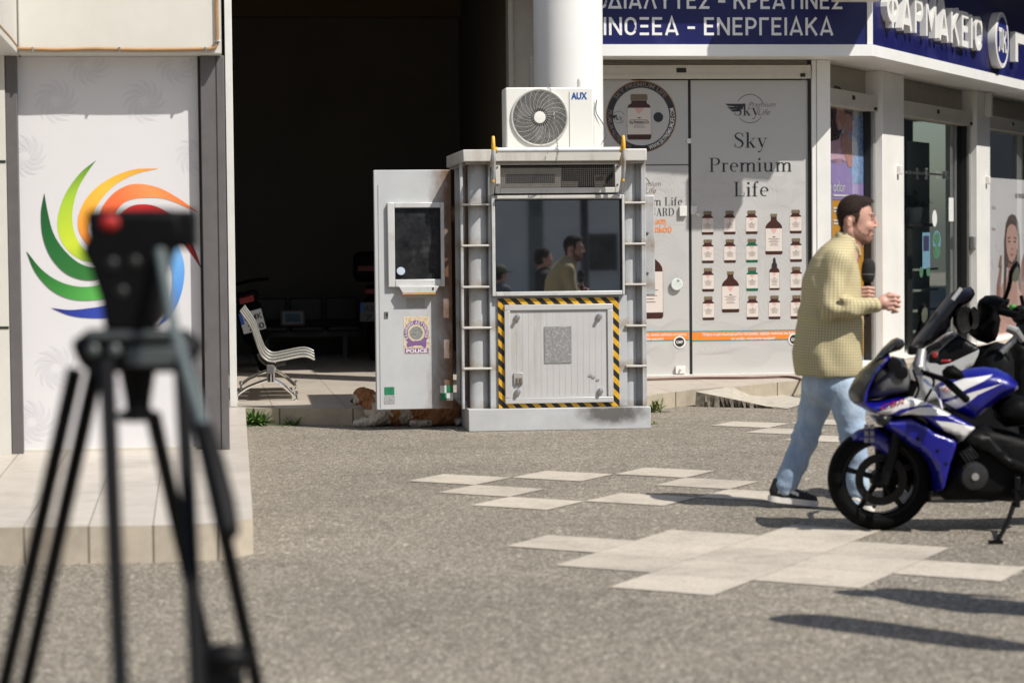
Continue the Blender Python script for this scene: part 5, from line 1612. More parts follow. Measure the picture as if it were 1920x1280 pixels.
for k in range(24):
    a = 2 * math.pi * k / 24
    q.tube([(cx_ + fr_ * t * math.cos(a + (1 - t) * .9), -.0145, cz_ + fr_ * t * math.sin(a + (1 - t) * .9)) for t in (.2, .4, .6, .8, 1.)], .0014, 5)
q.tube([(cx_ + fr_ * 1.01 * math.cos(t), -.006, cz_ + fr_ * 1.01 * math.sin(t)) for t in [2 * math.pi * i / 64 for i in range(64)]], .009, 8, closed=True)
gr_ = q.build('fan_grille', mat('grille_wire', (.50, .49, .46), .5), ac)
q = MB(); q.lathe([(.0, .016), (fr_ * .2, .014), (fr_ * .22, .004)], Matrix.Translation((cx_, -.006, cz_)) @ Matrix.Rotation(R(90), 4, 'X'), 24); q.build('hub', M_ac, ac)
a = pC(1068, 172); q = MB(); q.box(a[0] - .004, a[0] - .001, -.0015, .004, a0z + .01, a[1]); q.build('panel_joint', mat('joint_dark', (.25, .24, .22), .6), ac)
a = pC(1071, 186); c = pC(1101, 186)
q = MB(); ftext(q, 'AUX', a[0], a[1], .075, -.0005, 0, width=c[0] - a[0], bold=.035); q.build('lettering', mat('aux_blue', s2l(38, 78, 150), .4, var=0), ac, smooth=0)
q = MB(); pr = [(aw + .002, a0z), (aw + .075, a0z + .02), (aw + .08, a0z + .14), (aw + .03, a0z + .27), (aw + .022, az - .09), (aw + .002, az - .06)]
q.prism(pr, .04, .26); q.build('valve_cover', M_ac, ac, bevel=.01)
q = MB(); q.tube(catmull([(aw + .03, .03, az - .1), (aw + .026, .03, a0z + .30), (aw + .085, .03, a0z + .2), (aw + .105, .03, a0z + .11), (aw + .075, .03, a0z + .06)], 5), .004, 6); q.build('wire', mat('wire_grey', (.1, .1, .1), .6), ac)
a = pC(1090, 140, .2); q = MB(); q.tube(catmull([(a[0], .2, az), (a[0], .2, az + .06), (a[0] + .005, .2, az + .085)], 4), [.036] * 4 + [.035, .034, .03, .022, .008], 12); q.build('conduit_cap', M_ac, ac)
for x in (.1, aw - .12): MB().cbox((x, .12, a0z / 2), (.06, .3, max(.004, a0z - .002))).build('foot', DGREY, ac)
# chain that ties it down
q = MB()
top = TAC @ Vector((pC(1031, 164)[0], .0, az + .01)); mid = TAC @ Vector((pC(1038, 215)[0], -.03, pC(1038, 215)[1])); low = TK @ Vector((pK(1045, 279, -.19)[0], -.195, zr))
P = [top + Vector((0, .1, .004)), top + Vector((0, -.01, .0)), mid, low + Vector((0, 0, .03)), low + Vector((0, -.01, -.03)), low + Vector((-.02, .05, -.12))]
C_ = catmull(P, 14)
i = 0; acc = 0; last = C_[0]; nlink = 0
for p in C_[1:]:
    if (p - last).length > .017:
        d = (p - last).normalized(); s_ = d.cross(Vector((0, 1, 0))).normalized() if nlink % 2 else d.cross(Vector((1, 0, 0))).normalized()
        m_ = (p + last) / 2
        ring = [m_ + d * (.0125 * math.cos(t)) + s_ * (.006 * math.sin(t)) for t in [2 * math.pi * j / 10 for j in range(10)]]
        q.tube(ring, .0022, 5, closed=True); nlink += 1; last = p
tag(q.build('chain', mat('chain_steel', (.22, .21, .2), .4, .8)), 'thin steel chain hanging down the front of the air conditioner to the rail', 'chain')

# ================================================================== METAL BENCH
Tb = frame(gz(555, 751, HP), 5.0)
def pb(x, y, n=0.): return pix(Tb, x, y, n)
mbn = thing('metal_bench', 'polished steel waiting bench seen end on at the hall entrance', 'bench', Tb)
prof = catmull([pb(*p, .1) for p in ((450.5, 581.7), (455, 589), (462, 598), (471.6, 613.8), (479, 635), (486.4, 656), (493.4, 668.4), (507.5, 677), (529, 674), (560.6, 667.7), (576, 667.5), (590, 673.5))], 4)
M_seat = mat('seat_steel', (.66, .64, .58), .22, .75, var=.12, scale=10)
def hit_n(y): return y
for k in range(3):
    y0 = .05 + k * .56
    q = MB(); n_ = len(prof); th = .008
    nor = []
    for i in range(n_):
        t = (prof[min(i + 1, n_ - 1)] - prof[max(i - 1, 0)]).normalized(); nor.append(Vector((-t.y, t.x)))
    poly = [p + nn * th / 2 for p, nn in zip(prof, nor)] + [p - nn * th / 2 for p, nn in reversed(list(zip(prof, nor)))]
    for j in range(1):
        q.prism([(p.x, p.y) for p in poly], y0, y0 + .50)
    q.tube([(p.x, y0, p.y) for p in prof], .0095, 8)
    q.tube([(p.x, y0 + .5, p.y) for p in prof], .0095, 8)
    q.build('seat', M_seat, mbn)
px_c, pz_c = pb(507, 690, .3)
q = MB(); q.box(px_c - .03, px_c + .03, .0, 1.70, pb(507, 700, .1)[1], pb(507, 683, .1)[1]); q.build('beam', DGREY, mbn, bevel=.006)
def leg(yoff, fr=1.):
    q = MB()
    def l(x, y): a = pb(x, y, 0); return Vector((a[0], yoff, a[1]))
    q.tube([l(507.5, 685) - Vector((0, 0, 0)), l(507.5, 700), l(507.5, 716)], [.034, .036, .036], 14)
    q.tube(catmull([l(507, 711), l(519, 716), l(535, 726), l(547, 737), l(555, 744)], 5), [.021 - .007 * i / 20 for i in range(21)], 10)
    q.tube(catmull([l(508, 711), l(495, 715), l(478, 721), l(460, 729), l(444, 741)], 5), [.021 - .007 * i / 20 for i in range(21)], 10)
    lg = q.build('leg', CHROME, mbn)
    for x in (l(555, 744).x, l(444, 741).x):
        q = MB(); q.lathe([(.02, .0), (.022, .006), (.012, .012), (.012, .05), (.018, .055), (.018, .085), (.0, .088)], Matrix.Translation((x, yoff, .0)), 12)
        q.build('foot', CHROME, lg)
leg(.04); leg(1.56)
q = MB(); x_, z_ = pb(492, 680, .2); q.tube(catmull([(pb(484, 660, .2)[0], .3, pb(484, 664, .2)[1]), (pb(490, 676, .2)[0], .3, pb(490, 676, .2)[1]), (px_c, .3, pb(507, 686, .2)[1]), (pb(535, 682, .2)[0], .3, pb(535, 682, .2)[1])], 5), .016, 8); q.build('seat_bracket', DGREY, mbn)

# ---- row of dark chairs at the back of the hall, picture standing on one
cw = at(575, 600, 28.3)
Tch = frame((at(478, 600, 28.3).x, 28.3, HP), YAW)
wc = thing('waiting_chair_row', 'row of dark waiting chairs against the back wall of the hall', 'chair', Tch)
def pw(x, y, n=0.): return pix(Tch, x, y, n)
M_dch = mat('dark_seat', (.022, .021, .019), .55, var=.2, scale=6)
zs = pw(560, 612)[1]
for k in range(3):
    xa_, xb_ = pw(478 + 68 * k, 600)[0], pw(478 + 68 * k + 62, 600)[0]
    q = MB(); q.box(xa_, xb_, .42, .47, zs + .05, pw(560, 560)[1]); q.build('backrest', M_dch, wc, bevel=.02)
    q = MB(); q.box(xa_, xb_, -.05, .40, zs - .06, zs); q.build('seat', M_dch, wc, bevel=.02)
q = MB(); q.box(pw(478, 600)[0], pw(676, 600)[0], .15, .21, zs - .13, zs - .064)
for x in (pw(500, 600)[0], pw(648, 600)[0]): q.box(x - .025, x + .025, .16, .2, .0, zs - .131)
q.build('frame', DGREY, wc)
q = MB(); a = pw(527, 612, .2)[0]; c = pw(572, 612, .2)[0]
Mf = Matrix.Translation((a, .2, zs + .004)) @ Matrix.Rotation(R(-18), 4, 'X')
hpc = .19
q.box(0, c - a, 0, .02, 0, hpc, 0, Mf); q.box(.02, c - a - .02, -.003, .0, .02, hpc - .02, 1, Mf); q.box(.05, c - a - .05, -.005, -.003, .045, hpc - .045, 2, Mf)
tag(q.build('picture_frame', [mat('frame_brown', (.14, .06, .03), .5), mat('picture_mat', (.28, .28, .26), .6), mat('picture_teal', (.10, .16, .20), .6, var=.5, scale=14)], T=Tch), 'framed picture leaning on the middle seat of the dark chair row', 'picture')

# ---- two scooters parked inside the hall
def hall_scooter(T, label, plate, red, box):
    s = thing('parked_scooter', label, 'scooter', T, 'scooters parked in the hall')
    b_ = pillow([(-.25, .42), (-.6, .5), (-.72, .66), (-.55, .74), (-.2, .78), (.25, .78), (.4, .6), (.62, .4), (.9, .36), (.98, 1.0), (.9, 1.02), (.78, .5), (.5, .28), (0, .28)], .14, .09, .08)
    b_.v = [Vector((v.y, v.x, v.z)) for v in b_.v]
    weld(b_.build('body', red, s, smooth=60, recalc=True))
    q = MB(); q.cbox((0, .0, .82), (.28, .62, .09)); q.build('seat', RUBBER, s, bevel=.035, seg=3)
    for yw in (-.48, .82):
        Mw = Matrix.Translation((0, yw, .27)) @ Matrix.Rotation(R(90), 4, 'Y')
        q = MB(); q.lathe([(.17, -.055), (.23, -.06), (.265, -.03), (.27, 0), (.265, .03), (.23, .06), (.17, .055)], Mw, 28); w_ = q.build('wheel', RUBBER, s)
        q = MB(); q.lathe([(.0, -.03), (.165, -.045), (.165, .045), (.0, .03)], Mw, 20); q.build('rim', DGREY, w_)
    q = MB(); q.tube([(-.30, .80, .92), (-.12, .86, .95), (.12, .86, .95), (.30, .80, .92)], .018, 8); q.build('handlebar', RUBBER, s)
    q = MB(); q.cbox((0, -.70, .80), (.16, .05, .07)); q.build('tail_light', mat('tail_red', (.16, .008, .008), .3), s, bevel=.015)
    tilt = Matrix.Translation((0, -.78, .58)) @ Matrix.Rotation(R(-14), 4, 'X')
    q = MB(); q.box(-.12, .12, .0, .004, -.12, .10, 0, tilt); q.box(-.12, -.085, -.0015, -.0005, -.02, .1, 2, tilt)
    t_ = MB(); ftext(t_, plate[0], -.075, .0, .085, -.003, 1, width=.19, bold=.02); ftext(t_, plate[1], -.06, -.105, .085, -.003, 1, width=.17, bold=.02)
    q.faces([tilt @ v for v in t_.v], t_.f, 1)
    q.build('number_plate', [mat('plate_white', (.5, .5, .48), .4, stain=((.2, .18, .15), .5, 12)) if not box else mat('plate_shaded', (.12, .12, .115), .6, stain=((.05, .05, .04), .5, 12)), M_ink, mat('plate_blue', s2l(40, 80, 170), .4)], s, smooth=0)  # the boxed scooter's plate has shade put into its colour
    if box:
        q = MB(); q.cbox((0, -.52, 1.08), (.44, .40, .34)); q.build('top_box', RUBBER, s, bevel=.08, seg=4)
        q = MB(); q.cbox((0, -.725, 1.06), (.30, .012, .06)); q.build('reflector', mat('reflector_red', (.08, .006, .006), .3), s, bevel=.004)
    return s
pa = at(473, 613, 25.2)
def plate_at(p, rz, lean):
    Rt = Matrix.Rotation(R(rz), 4, 'Z') @ Matrix.Rotation(R(lean), 4, 'Y')
    o = Vector(p) - Rt @ Vector((0, -.78, .58)); o.z = HP
    return Matrix.Translation(o) @ Rt
hall_scooter(plate_at(pa, 7, -14), 'dark scooter with red tail lamp leaning behind the steel bench', ('OMK', '730'), mat('scooter_black', (.0035, .0035, .0035), .6, spec=.1), False)
pa = at(700, 585, 25.6)
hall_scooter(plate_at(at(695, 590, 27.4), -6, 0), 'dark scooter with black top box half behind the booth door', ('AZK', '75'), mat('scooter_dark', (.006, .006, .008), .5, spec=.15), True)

# ---- weeds at the foot of the walls
M_weed = mat('weed_green', (.10, .20, .04), .55, var=.5, scale=18)
def weed(px_, py_, n_, h_, lab, col=M_weed, z=0.):
    p = gz(px_, py_, z); q = MB()
    for k in range(n_):
        a = random.uniform(0, 6.28); el = random.uniform(.15, 1.35); L = h_ * random.uniform(.5, 1.15)
        d = Vector((math.cos(a) * math.cos(el), math.sin(a) * math.cos(el), math.sin(el))); sv = d.cross(Vector((0, 0, 1))).normalized() * L * random.uniform(.035, .07)
        o_ = Vector((random.uniform(-.05, .05), random.uniform(-.02, .02), 0)); dr = random.uniform(.2, .7) * L
        c0 = o_ + d * L * .35 - Vector((0, 0, dr * .08)); c1 = o_ + d * L * .7 - Vector((0, 0, dr * .4)); t_ = o_ + d * L - Vector((0, 0, dr * .85))
        for v_ in (c0, c1, t_): v_.z = max(v_.z, .004)
        q.faces([o_, c0 + sv, c0 - sv, c1 + sv * .9, c1 - sv * .9, t_], [(0, 1, 2), (1, 3, 4, 2), (3, 5, 4)])
    tag(q.build('weed', col, T=Matrix.Translation(p), smooth=0), lab, 'weed', 'weeds growing along the walls')
random.seed(21)
weed(483, 797, 120, .20, 'big bright green weed below the tiled step by the white rail')
weed(548, 797, 70, .12, 'low green weed between the bright weed and the dog')
M_dry = mat('dry_weed', (.16, .19, .06), .6, var=.4, scale=20)
weed(1228, 772, 60, .18, 'thin yellowish weed right behind the booth corner', M_dry)
weed(1226, 795, 26, .08, 'tiny dry weed beside the right end of the booth base', M_dry)
# ================================================================== THE MAN WITH THE MICROPHONE
MY = 13.65
def m(x, y, dy=0.):
    p = at(x, y, MY); return np.array((p.x, MY + dy, p.z))
PXM = F / MY
_o = m(1600, 400)
def topx(P):
    """world -> approximate photo pixels on the man's plane"""
    dx = P[:, 0] - _o[0]; dz = P[:, 2] - _o[2]
    return 1600 + dx * PXM + .0096 * dz * PXM * -1, 400 - dz * PXM - .0096 * dx * PXM
def inpoly(u, v, poly):
    c = np.zeros(len(u), bool); n = len(poly); j = n - 1
    for i in range(n):
        xi, yi = poly[i]; xj, yj = poly[j]
        t = ((yi > v) != (yj > v)) & (u < (xj - xi) * (v - yi) / (yj - yi + 1e-9) + xi)
        c ^= t; j = i
    return c
def skinmat(name, col):
    mm, n, p = _nodes(name)
    nz = _noise(n, 22., 5, .65)
    r = _ramp(n, nz.outputs[0], [(.3, tuple(c * k for c, k in zip(col, (.84, .76, .74)))), (.7, col)])
    n.links.new(r.outputs[0], p.inputs['Base Color'])
    p.inputs['Roughness'].default_value = .5
    p.inputs['Subsurface Weight'].default_value = .12
    p.inputs['Subsurface Radius'].default_value = (.012, .005, .003)
    p.inputs['Subsurface Scale'].default_value = .6
    return mm
M_skin = skinmat('skin', (.58, .34, .265))
M_beard = mat('beard', (.22, .11, .075), .75, var=.35, scale=90)
M_lip = mat('lip', (.42, .17, .15), .5, var=.1)
M_brow = mat('eyebrow', (.11, .062, .045), .8, var=.2, scale=60)
M_hair = mat('dark_brown_hair', (.024, .014, .010), .75, var=.5, scale=60, bump=.5, bscale=160, spec=.2)
M_eye = mat('eye_dark', (.05, .035, .03), .2, var=0)
B = Blob(.02)
# head, profile to the right
B.ell(m(1602, 401), (.098, .076, .103), k=.02)
B.ell(m(1616, 424), (.066, .058, .088), k=.02)
B.ell(m(1606, 432), (.07, .060, .06), k=.02)
for s in (-1, 1):
    B.cap(m(1595, 436, s * .046), m(1624, 451, s * .022), .020, .018, .02)
    B.ell(m(1625, 424, s * .040), (.022, .017, .017), k=.02)            # cheek
    B.ell(m(1588.5, 418, s * .076), (.017, .012, .031), k=.008)          # ear
    B.ell(m(1589.5, 418, s * .089), (.008, .006, .018), k=.006, sub=True)
    B.ell(m(1639, 409.5, s * .032), (.010, .015, .006), k=.012, sub=True)  # socket
    B.ell(m(1633, 410.5, s * .031), (.012, .012, .0105), k=.003)
    B.cap(m(1634, 403.5, s * .042), m(1638, 403, s * .014), .0075, .008, .014)
B.ell(m(1629, 448), (.026, .026, .022), k=.02)                           # chin
B.cap(m(1638.5, 407), m(1643, 421.5), .009, .0115, .008)                 # nose
for s in (-1, 1): B.ell(m(1640.5, 424.5, s * .011), (.011, .010, .008), k=.006)
B.cap(m(1636.5, 434.3, -.018), m(1636.5, 434.3, .018), .0062, k=.006)
B.cap(m(1635.5, 439.6, -.017), m(1635.5, 439.6, .017), .0066, k=.006)
B.cap(m(1641.5, 436.9, -.012), m(1641.5, 436.9, .012), .0022, k=.003, sub=True)
B.cap(m(1592, 440), m(1577, 488), .056, .062, .03)
B.cap(m(1606, 445), m(1596, 480), .04, .05, .03)
# torso, arms and legs carried inside the clothes
B.chain([m(1566, 500), m(1558, 570), m(1556, 640), m(1556, 705)], [.10, .105, .11, .115], .05, (1, 1.25, 1))
for s, el, wr in ((-1, m(1546, 580, -.235), m(1634, 570, -.20)), (1, m(1590, 590, .20), m(1618, 556, .02))):
    B.chain([m(1564, 494, s * .13), m(1562, 500, s * .17), el, wr], [.055, .05, .038, .028], .02)
B.chain([m(1576, 705, -.07), m(1597, 808, -.10), m(1604, 930, -.10)], [.08, .05, .035], .03)
B.chain([m(1548, 705, .07), m(1514, 826, .10), m(1474, 925, .10)], [.08, .05, .035], .03)
# right fist in front
dr_ = -.20
B.ell(m(1649, 565, dr_), (.044, .026, .040), k=.012)
B.cap(m(1632, 570, dr_), m(1645, 566, dr_), .028, .034, .012)
for i, (kx, ky, px2, py2, tx, ty) in enumerate(((1664, 552.5, 1674, 554, 1668, 561), (1666, 560, 1675.5, 563, 1667, 568), (1666, 568, 1674.5, 572, 1664, 574), (1662, 576, 1671, 581, 1664, 583.5))):
    B.cap(m(1655, ky + 1, dr_ - .012), m(kx, ky, dr_ - .016), .0125, .0115, .006)
    B.cap(m(kx, ky, dr_ - .016), m(px2, py2, dr_ - .004), .0112, .0102, .003)
    B.cap(m(px2, py2, dr_ - .004), m(tx, ty, dr_ + .026), .0100, .0088, .003)
B.cap(m(1645, 556, dr_ + .02), m(1659, 549.5, dr_ + .012), .013, .0115, .006)
B.cap(m(1659, 549.5, dr_ + .012), m(1669, 552, dr_ + .010), .0105, .009, .003)
# left hand closed round the microphone
dl_ = .02
B.ell(m(1616.5, 551, dl_ + .006), (.021, .030, .038), k=.012)
for i in range(4):
    y = 539.5 + 7.0 * i
    B.cap(m(1617, y + 1, dl_ - .020), m(1628, y, dl_ - .030), .0105, .0102, .004)
    B.cap(m(1628, y, dl_ - .030), m(1638.5 - i * .6, y + 1.5, dl_ - .017), .0100, .0095, .002)
    B.cap(m(1638.5 - i * .6, y + 1.5, dl_ - .017), m(1637 - i * .6, y + 2.5, dl_ + .008), .0092, .0082, .002)
B.cap(m(1617, 545, dl_ + .02), m(1626, 536, dl_ + .027), .0125, .011, .006)
B.cap(m(1626, 536, dl_ + .027), m(1634, 531, dl_ + .020), .0105, .009, .003)
BEARD = [(1596, 416), (1602.5, 417), (1606, 428), (1613, 436), (1622, 439.5), (1630, 441), (1643, 441.5), (1643, 462), (1614, 459), (1601, 447), (1596, 434)]
MUST = [(1627, 430.5), (1643, 430.2), (1643, 432.6), (1633, 433), (1628, 440), (1624, 441)]
HAIR = [(1550, 340), (1648, 355), (1642, 376), (1633, 379.5), (1622, 384), (1613, 390), (1609, 398), (1607.5, 410), (1603.5, 421), (1600.5, 420), (1599, 408), (1594, 404), (1585, 405), (1580, 411), (1579, 424), (1581, 434), (1578, 443), (1560, 446), (1545, 420)]
LIPS = [(1634, 433.4), (1643, 432.6), (1643, 441), (1635, 439.8)]
BROW = [(1624, 403.2), (1631, 400.8), (1641, 402), (1641, 404.2), (1631, 403.4), (1624, 404.6)]
EYE = [(1633, 409.8), (1636.6, 409.6), (1636.6, 411.3), (1633, 411.1)]
def skin_regions(P):
    u, v = topx(P)
    r = np.zeros(len(u), int)
    hd = v < 465
    r[hd & inpoly(u, v, HAIR)] = 5
    r[hd & inpoly(u, v, BEARD)] = 1
    r[hd & inpoly(u, v, MUST)] = 1
    r[hd & inpoly(u, v, LIPS)] = 2
    sd_ = np.abs(P[:, 1] - MY); r[hd & inpoly(u, v, BROW) & (sd_ > .018) & (sd_ < .052)] = 3
    r[hd & inpoly(u, v, EYE) & (sd_ > .022) & (sd_ < .042)] = 4
    return r
M_crop = mat('cropped_hair', (.05, .03, .022), .8, var=.5, scale=120, spec=.2)
man = B.build('person', [M_skin, M_beard, M_lip, M_brow, M_eye, M_crop], vox=.0046, regions=skin_regions)
tag(man, 'man in a checked yellow shirt and pale jeans walking with a microphone', 'person')
# hair
Hh = Blob(.012)
Hh.ell(m(1601.5, 399), (.1005, .0790, .1045), k=.012)
Hh.ell(m(1619, 382), (.062, .060, .040), k=.02)
Hh.ell(m(1588, 418), (.043, .066, .055), k=.02)
TOP = [(1550, 340), (1650, 350), (1643, 377), (1633, 380), (1622, 384.5), (1614, 390), (1609, 396), (1600, 398), (1588, 399), (1580, 404), (1577, 424), (1578, 436), (1560, 440), (1545, 420)]
def keep_hair(c):
    u, v = topx(np.array([[c.x, c.y, c.z]]))
    return pip(u[0] + 1.2 * math.sin(c.y * 300) + .8 * math.sin(c.z * 500), v[0] + 1.2 * math.sin(c.y * 420 + c.x * 300), TOP)
Hh.build('hair', M_hair, man, vox=.005, keep=keep_hair, disp=lambda X, Y, Z: .0013 * np.sin(190 * X + 60 * Z) * np.sin(210 * Z + 80 * Y))
# shirt: a loft for the trunk, capsules for the sleeves
def lz(y): return m(1560, y)[2]
tr_ = [(703, 1493, 1614, .192), (698, 1491.5, 1615, .196), (690, 1491, 1615, .200), (660, 1488.5, 1617.5, .205), (607, 1494, 1617, .205), (568, 1500, 1615, .205), (524, 1507, 1611, .205), (500, 1513, 1608, .205), (485, 1521, 1605, .195), (472, 1532, 1604, .17), (462, 1541, 1603, .13), (450, 1556, 1603, .08), (440, 1566, 1599, .060), (436, 1568, 1596, .05)]
class Shirt(Blob):
    def mesh(s, vox, disp=None):
        return Blob.mesh(s, vox, disp)
zz_ = np.array([lz(t[0]) for t in tr_]); cc_ = np.array([m((t[1] + t[2]) / 2, t[0])[0] for t in tr_]); aa_ = np.array([(t[2] - t[1]) / 2 / PXM for t in tr_]); bb_ = np.array([t[3] for t in tr_])
def loft_d(X, Y, Z):
    c = np.interp(Z, zz_, cc_); a = np.interp(Z, zz_, aa_); b = np.interp(Z, zz_, bb_)
    q = (np.abs((X - c) / a) ** 2.3 + np.abs((Y - MY) / b) ** 2.3) ** (1 / 2.3)
    d = (q - 1) * np.minimum(a, b)
    return np.maximum(d, np.maximum(zz_[0] - Z, Z - zz_[-1]))
Sh = Blob(.03)
Sh.cap((cc_[0], MY - .1, zz_[0] + .03), (cc_[4], MY, zz_[4]), .03, k=.02)       # seeds the grid
Sh.cap((cc_[3] - .2, MY + .22, zz_[3]), (cc_[3] - .2, MY + .22, zz_[3]), .001); Sh.p[-1] = (*Sh.p[-1][:7], True)
for s, sh_, el, wr in ((-1, m(1563, 492, -.165), m(1547, 577, -.235), m(1629.5, 570.5, -.20)), (1, m(1568, 492, .165), m(1590, 588, .20), m(1613, 560, .03))):
    Sh.chain([m(1568, 480, s * .09), sh_], [.055, .068], .03)
    Sh.chain([sh_, el], [.068, .060], .03)
    a, b_ = el, wr
    Sh.chain([a, (a * .62 + b_ * .38), (a * .15 + b_ * .85)], [.056, .056, .045], .02)
    Sh.cap(a * .15 + b_ * .85, b_, .044, .043, .004)
# collar
Sh.chain([m(1606, 462, -.045), m(1611, 478, -.035), m(1608, 483, -.015)], [.011, .012, .009], .008)
# seam of the sleeve and cuff edge
for i in range(9):
    a_ = R(200 + 20 * i)
    Sh.cap(m(1552 + 17 * math.cos(a_ * .5), 480 + 9 * i, -.150 - .022 * math.sin(R(20 * i))), m(1552 + 17 * math.cos((a_ + R(20)) * .5), 489 + 9 * i, -.150 - .022 * math.sin(R(20 * i + 20))), .004, k=.006)
Sh.chain([m(1574, 443, -.045), m(1594, 452, -.055), m(1606, 470, -.03)], [.016, .018, .016], .01)
Sh.chain([m(1574, 443, .045), m(1594, 452, .055), m(1606, 470, .03)], [.016, .018, .016], .01)
Sh.cap(m(1573, 441, -.045), m(1573, 441, .045), .017, k=.01)
# pinched folds at the inner elbow
for i in range(3):
    Sh.cap(m(1562 + 4 * i, 556 + 5 * i, -.30 + .01 * i), m(1586, 560 + 3 * i, -.255), .009, .006, .014)
def shirt_disp(X, Y, Z):
    return 0
_oldmesh = Blob.mesh
def shirt_mesh(s, vox):
    lo = np.array((cc_.min() - .23, MY - .33, zz_[0] - .02)); hi = np.array((m(1640, 570)[0], MY + .30, zz_[-1] + .05))
    dims = np.ceil((hi - lo) / vox).astype(int) + 1
    ax = [lo[i] + vox * np.arange(dims[i]) for i in range(3)]
    X, Y, Z = np.meshgrid(*ax, indexing='ij')
    zc = Z - zz_[0]; xc_ = X - cc_[0]; low = np.clip((m(1560, 560)[2] - Z) / .25, 0, 1)
    fold = (.0055 * np.sin(33 * xc_ - 9 * zc + 2.4 * np.sin(5.5 * zc + 9 * xc_) + 1.3) * low * (.6 + .4 * np.sin(11 * xc_ + 4))
            + .0045 * np.sin(21 * zc + 15 * xc_ + 2.1 * np.sin(8 * Y + 6 * xc_)) * np.sin(12 * xc_ + 6 * Y + 4 * zc)
            + .0065 * np.sin(30 * (Z + .8 * X) + 2) * np.exp(-((X - m(1528, 540)[0]) / .07) ** 2 - ((Z - m(1528, 540)[2]) / .14) ** 2)
            + .004 * np.sin(58 * Z + 25 * X) * np.exp(-((Z - m(1560, 590)[2]) / .08) ** 2))
    D = loft_d(X, Y, Z)
    for p in s.p:
        if p[7] or p is s.p[0]: continue
        b0, b1 = s.bounds(p); mg = .05
        i0 = np.clip(np.floor((b0 - mg - lo) / vox).astype(int), 0, dims); i1 = np.clip(np.ceil((b1 + mg - lo) / vox).astype(int) + 1, 0, dims)
        sl = tuple(slice(i0[i], i1[i]) for i in range(3))
        P = np.stack((X[sl], Y[sl], Z[sl]), -1)
        d = Blob.d(p, P); e = D[sl]; k = p[5]
        h = np.clip(.5 + .5 * (e - d) / k, 0, 1)
        D[sl] = e * (1 - h) + d * h - k * h * (1 - h)
    D = D + fold
    # hollow below the hem so that it reads as cloth, and open round the neck
    g = openvdb.FloatGrid(.08); g.copyFromArray(np.ascontiguousarray(np.clip(D, -.08, .08), dtype=np.float32))
    pts, quads = g.convertToQuads(0.0)
    return np.array(pts) * vox + lo, quads
def shirtmat():
    mm, n, p = _nodes('checked_shirt')
    tc = n.nodes.new('ShaderNodeTexCoord'); sx = n.nodes.new('ShaderNodeSeparateXYZ'); n.links.new(tc.outputs['Object'], sx.inputs[0])
    wob = _noise(n, 9., 3, .5)
    def math_(op, a, b=None, v=None):
        q = n.nodes.new('ShaderNodeMath'); q.operation = op
        n.links.new(a, q.inputs[0])
        if b is not None: n.links.new(b, q.inputs[1])
        if v is not None: q.inputs[1].default_value = v
        return q.outputs[0]
    at_ = n.nodes.new('ShaderNodeAttribute'); at_.attribute_name = 'cloth'
    s2_ = n.nodes.new('ShaderNodeSeparateXYZ'); n.links.new(at_.outputs['Vector'], s2_.inputs[0])
    w_ = math_('MULTIPLY', wob.outputs[0], v=.004)
    u = math_('ADD', s2_.outputs[0], w_)
    v = math_('ADD', s2_.outputs[1], w_)
    def line(c):
        f = math_('FRACT', math_('ADD', math_('DIVIDE', c, v=.0155), v=500.))
        return math_('LESS_THAN', f, v=.34)
    a, b = line(u), line(v)
    s_ = math_('ADD', a, b)
    r = _ramp(n, math_('MULTIPLY', s_, v=.5), [(0., (.54, .475, .29)), (.5, (.385, .33, .19)), (1., (.29, .24, .135))])
    n.links.new(r.outputs[0], p.inputs['Base Color'])
    p.inputs['Roughness'].default_value = .85
    p.inputs['Specular IOR Level'].default_value = .2
    bz = _noise(n, 18., 4, .5); _bump(n, p, bz.outputs[0], .3, .010)
    return mm
pts, quads = shirt_mesh(Sh, .0075)
me = bpy.data.meshes.new('shirt'); me.from_pydata(pts.tolist(), [], [q.tolist() for q in quads])
bm = bmesh.new(); bm.from_mesh(me); bmesh.ops.recalc_face_normals(bm, faces=bm.faces); bm.to_mesh(me); bm.free()
me.polygons.foreach_set('use_smooth', [True] * len(me.polygons)); me.materials.append(shirtmat())
ca = me.attributes.new('cloth', 'FLOAT_VECTOR', 'POINT')
cl = np.zeros((len(pts), 3)); cxx = np.interp(pts[:, 2], zz_, cc_)
cl[:, 0] = np.arctan2(pts[:, 0] - cxx, -(pts[:, 1] - MY) + .02) * .20 + .1 * (pts[:, 2] - zz_[0]) * 0
cl[:, 1] = pts[:, 2] + .05 * pts[:, 0]
ca.data.foreach_set('vector', cl.astype(np.float32).ravel())
link('shirt', me, man)
# jeans
def denim():
    mm, n, p = _nodes('pale_denim')
    a = _noise(n, 7., 6, .7, sc3=(1, 1, .35)); b = _noise(n, 160., 3, .7)
    r = _ramp(n, a.outputs[0], [(.3, (.235, .325, .455)), (.5, (.36, .455, .575)), (.7, (.50, .585, .67))])
    r2 = _ramp(n, b.outputs[0], [(.35, .86), (.65, 1.06)])
    n.links.new(_mix(n, 1., r.outputs[0], r2.outputs[0], 'MULTIPLY'), p.inputs['Base Color'])
    p.inputs['Roughness'].default_value = .9; p.inputs['Specular IOR Level'].default_value = .2
    bz = _noise(n, 24., 5, .65); _bump(n, p, bz.outputs[0], .5, .014)
    return mm
J = Blob(.03)
J.chain([m(1557, 690), m(1556, 718)], [.135, .14], .04, (1.12, 1.12, 1))
J.chain([m(1574, 722, -.075), m(1588, 770, -.09), m(1595, 808, -.10), m(1598, 850, -.10), m(1600, 900, -.10), m(1603, 938, -.10)], [.106, .087, .076, .069, .067, .070], .025)
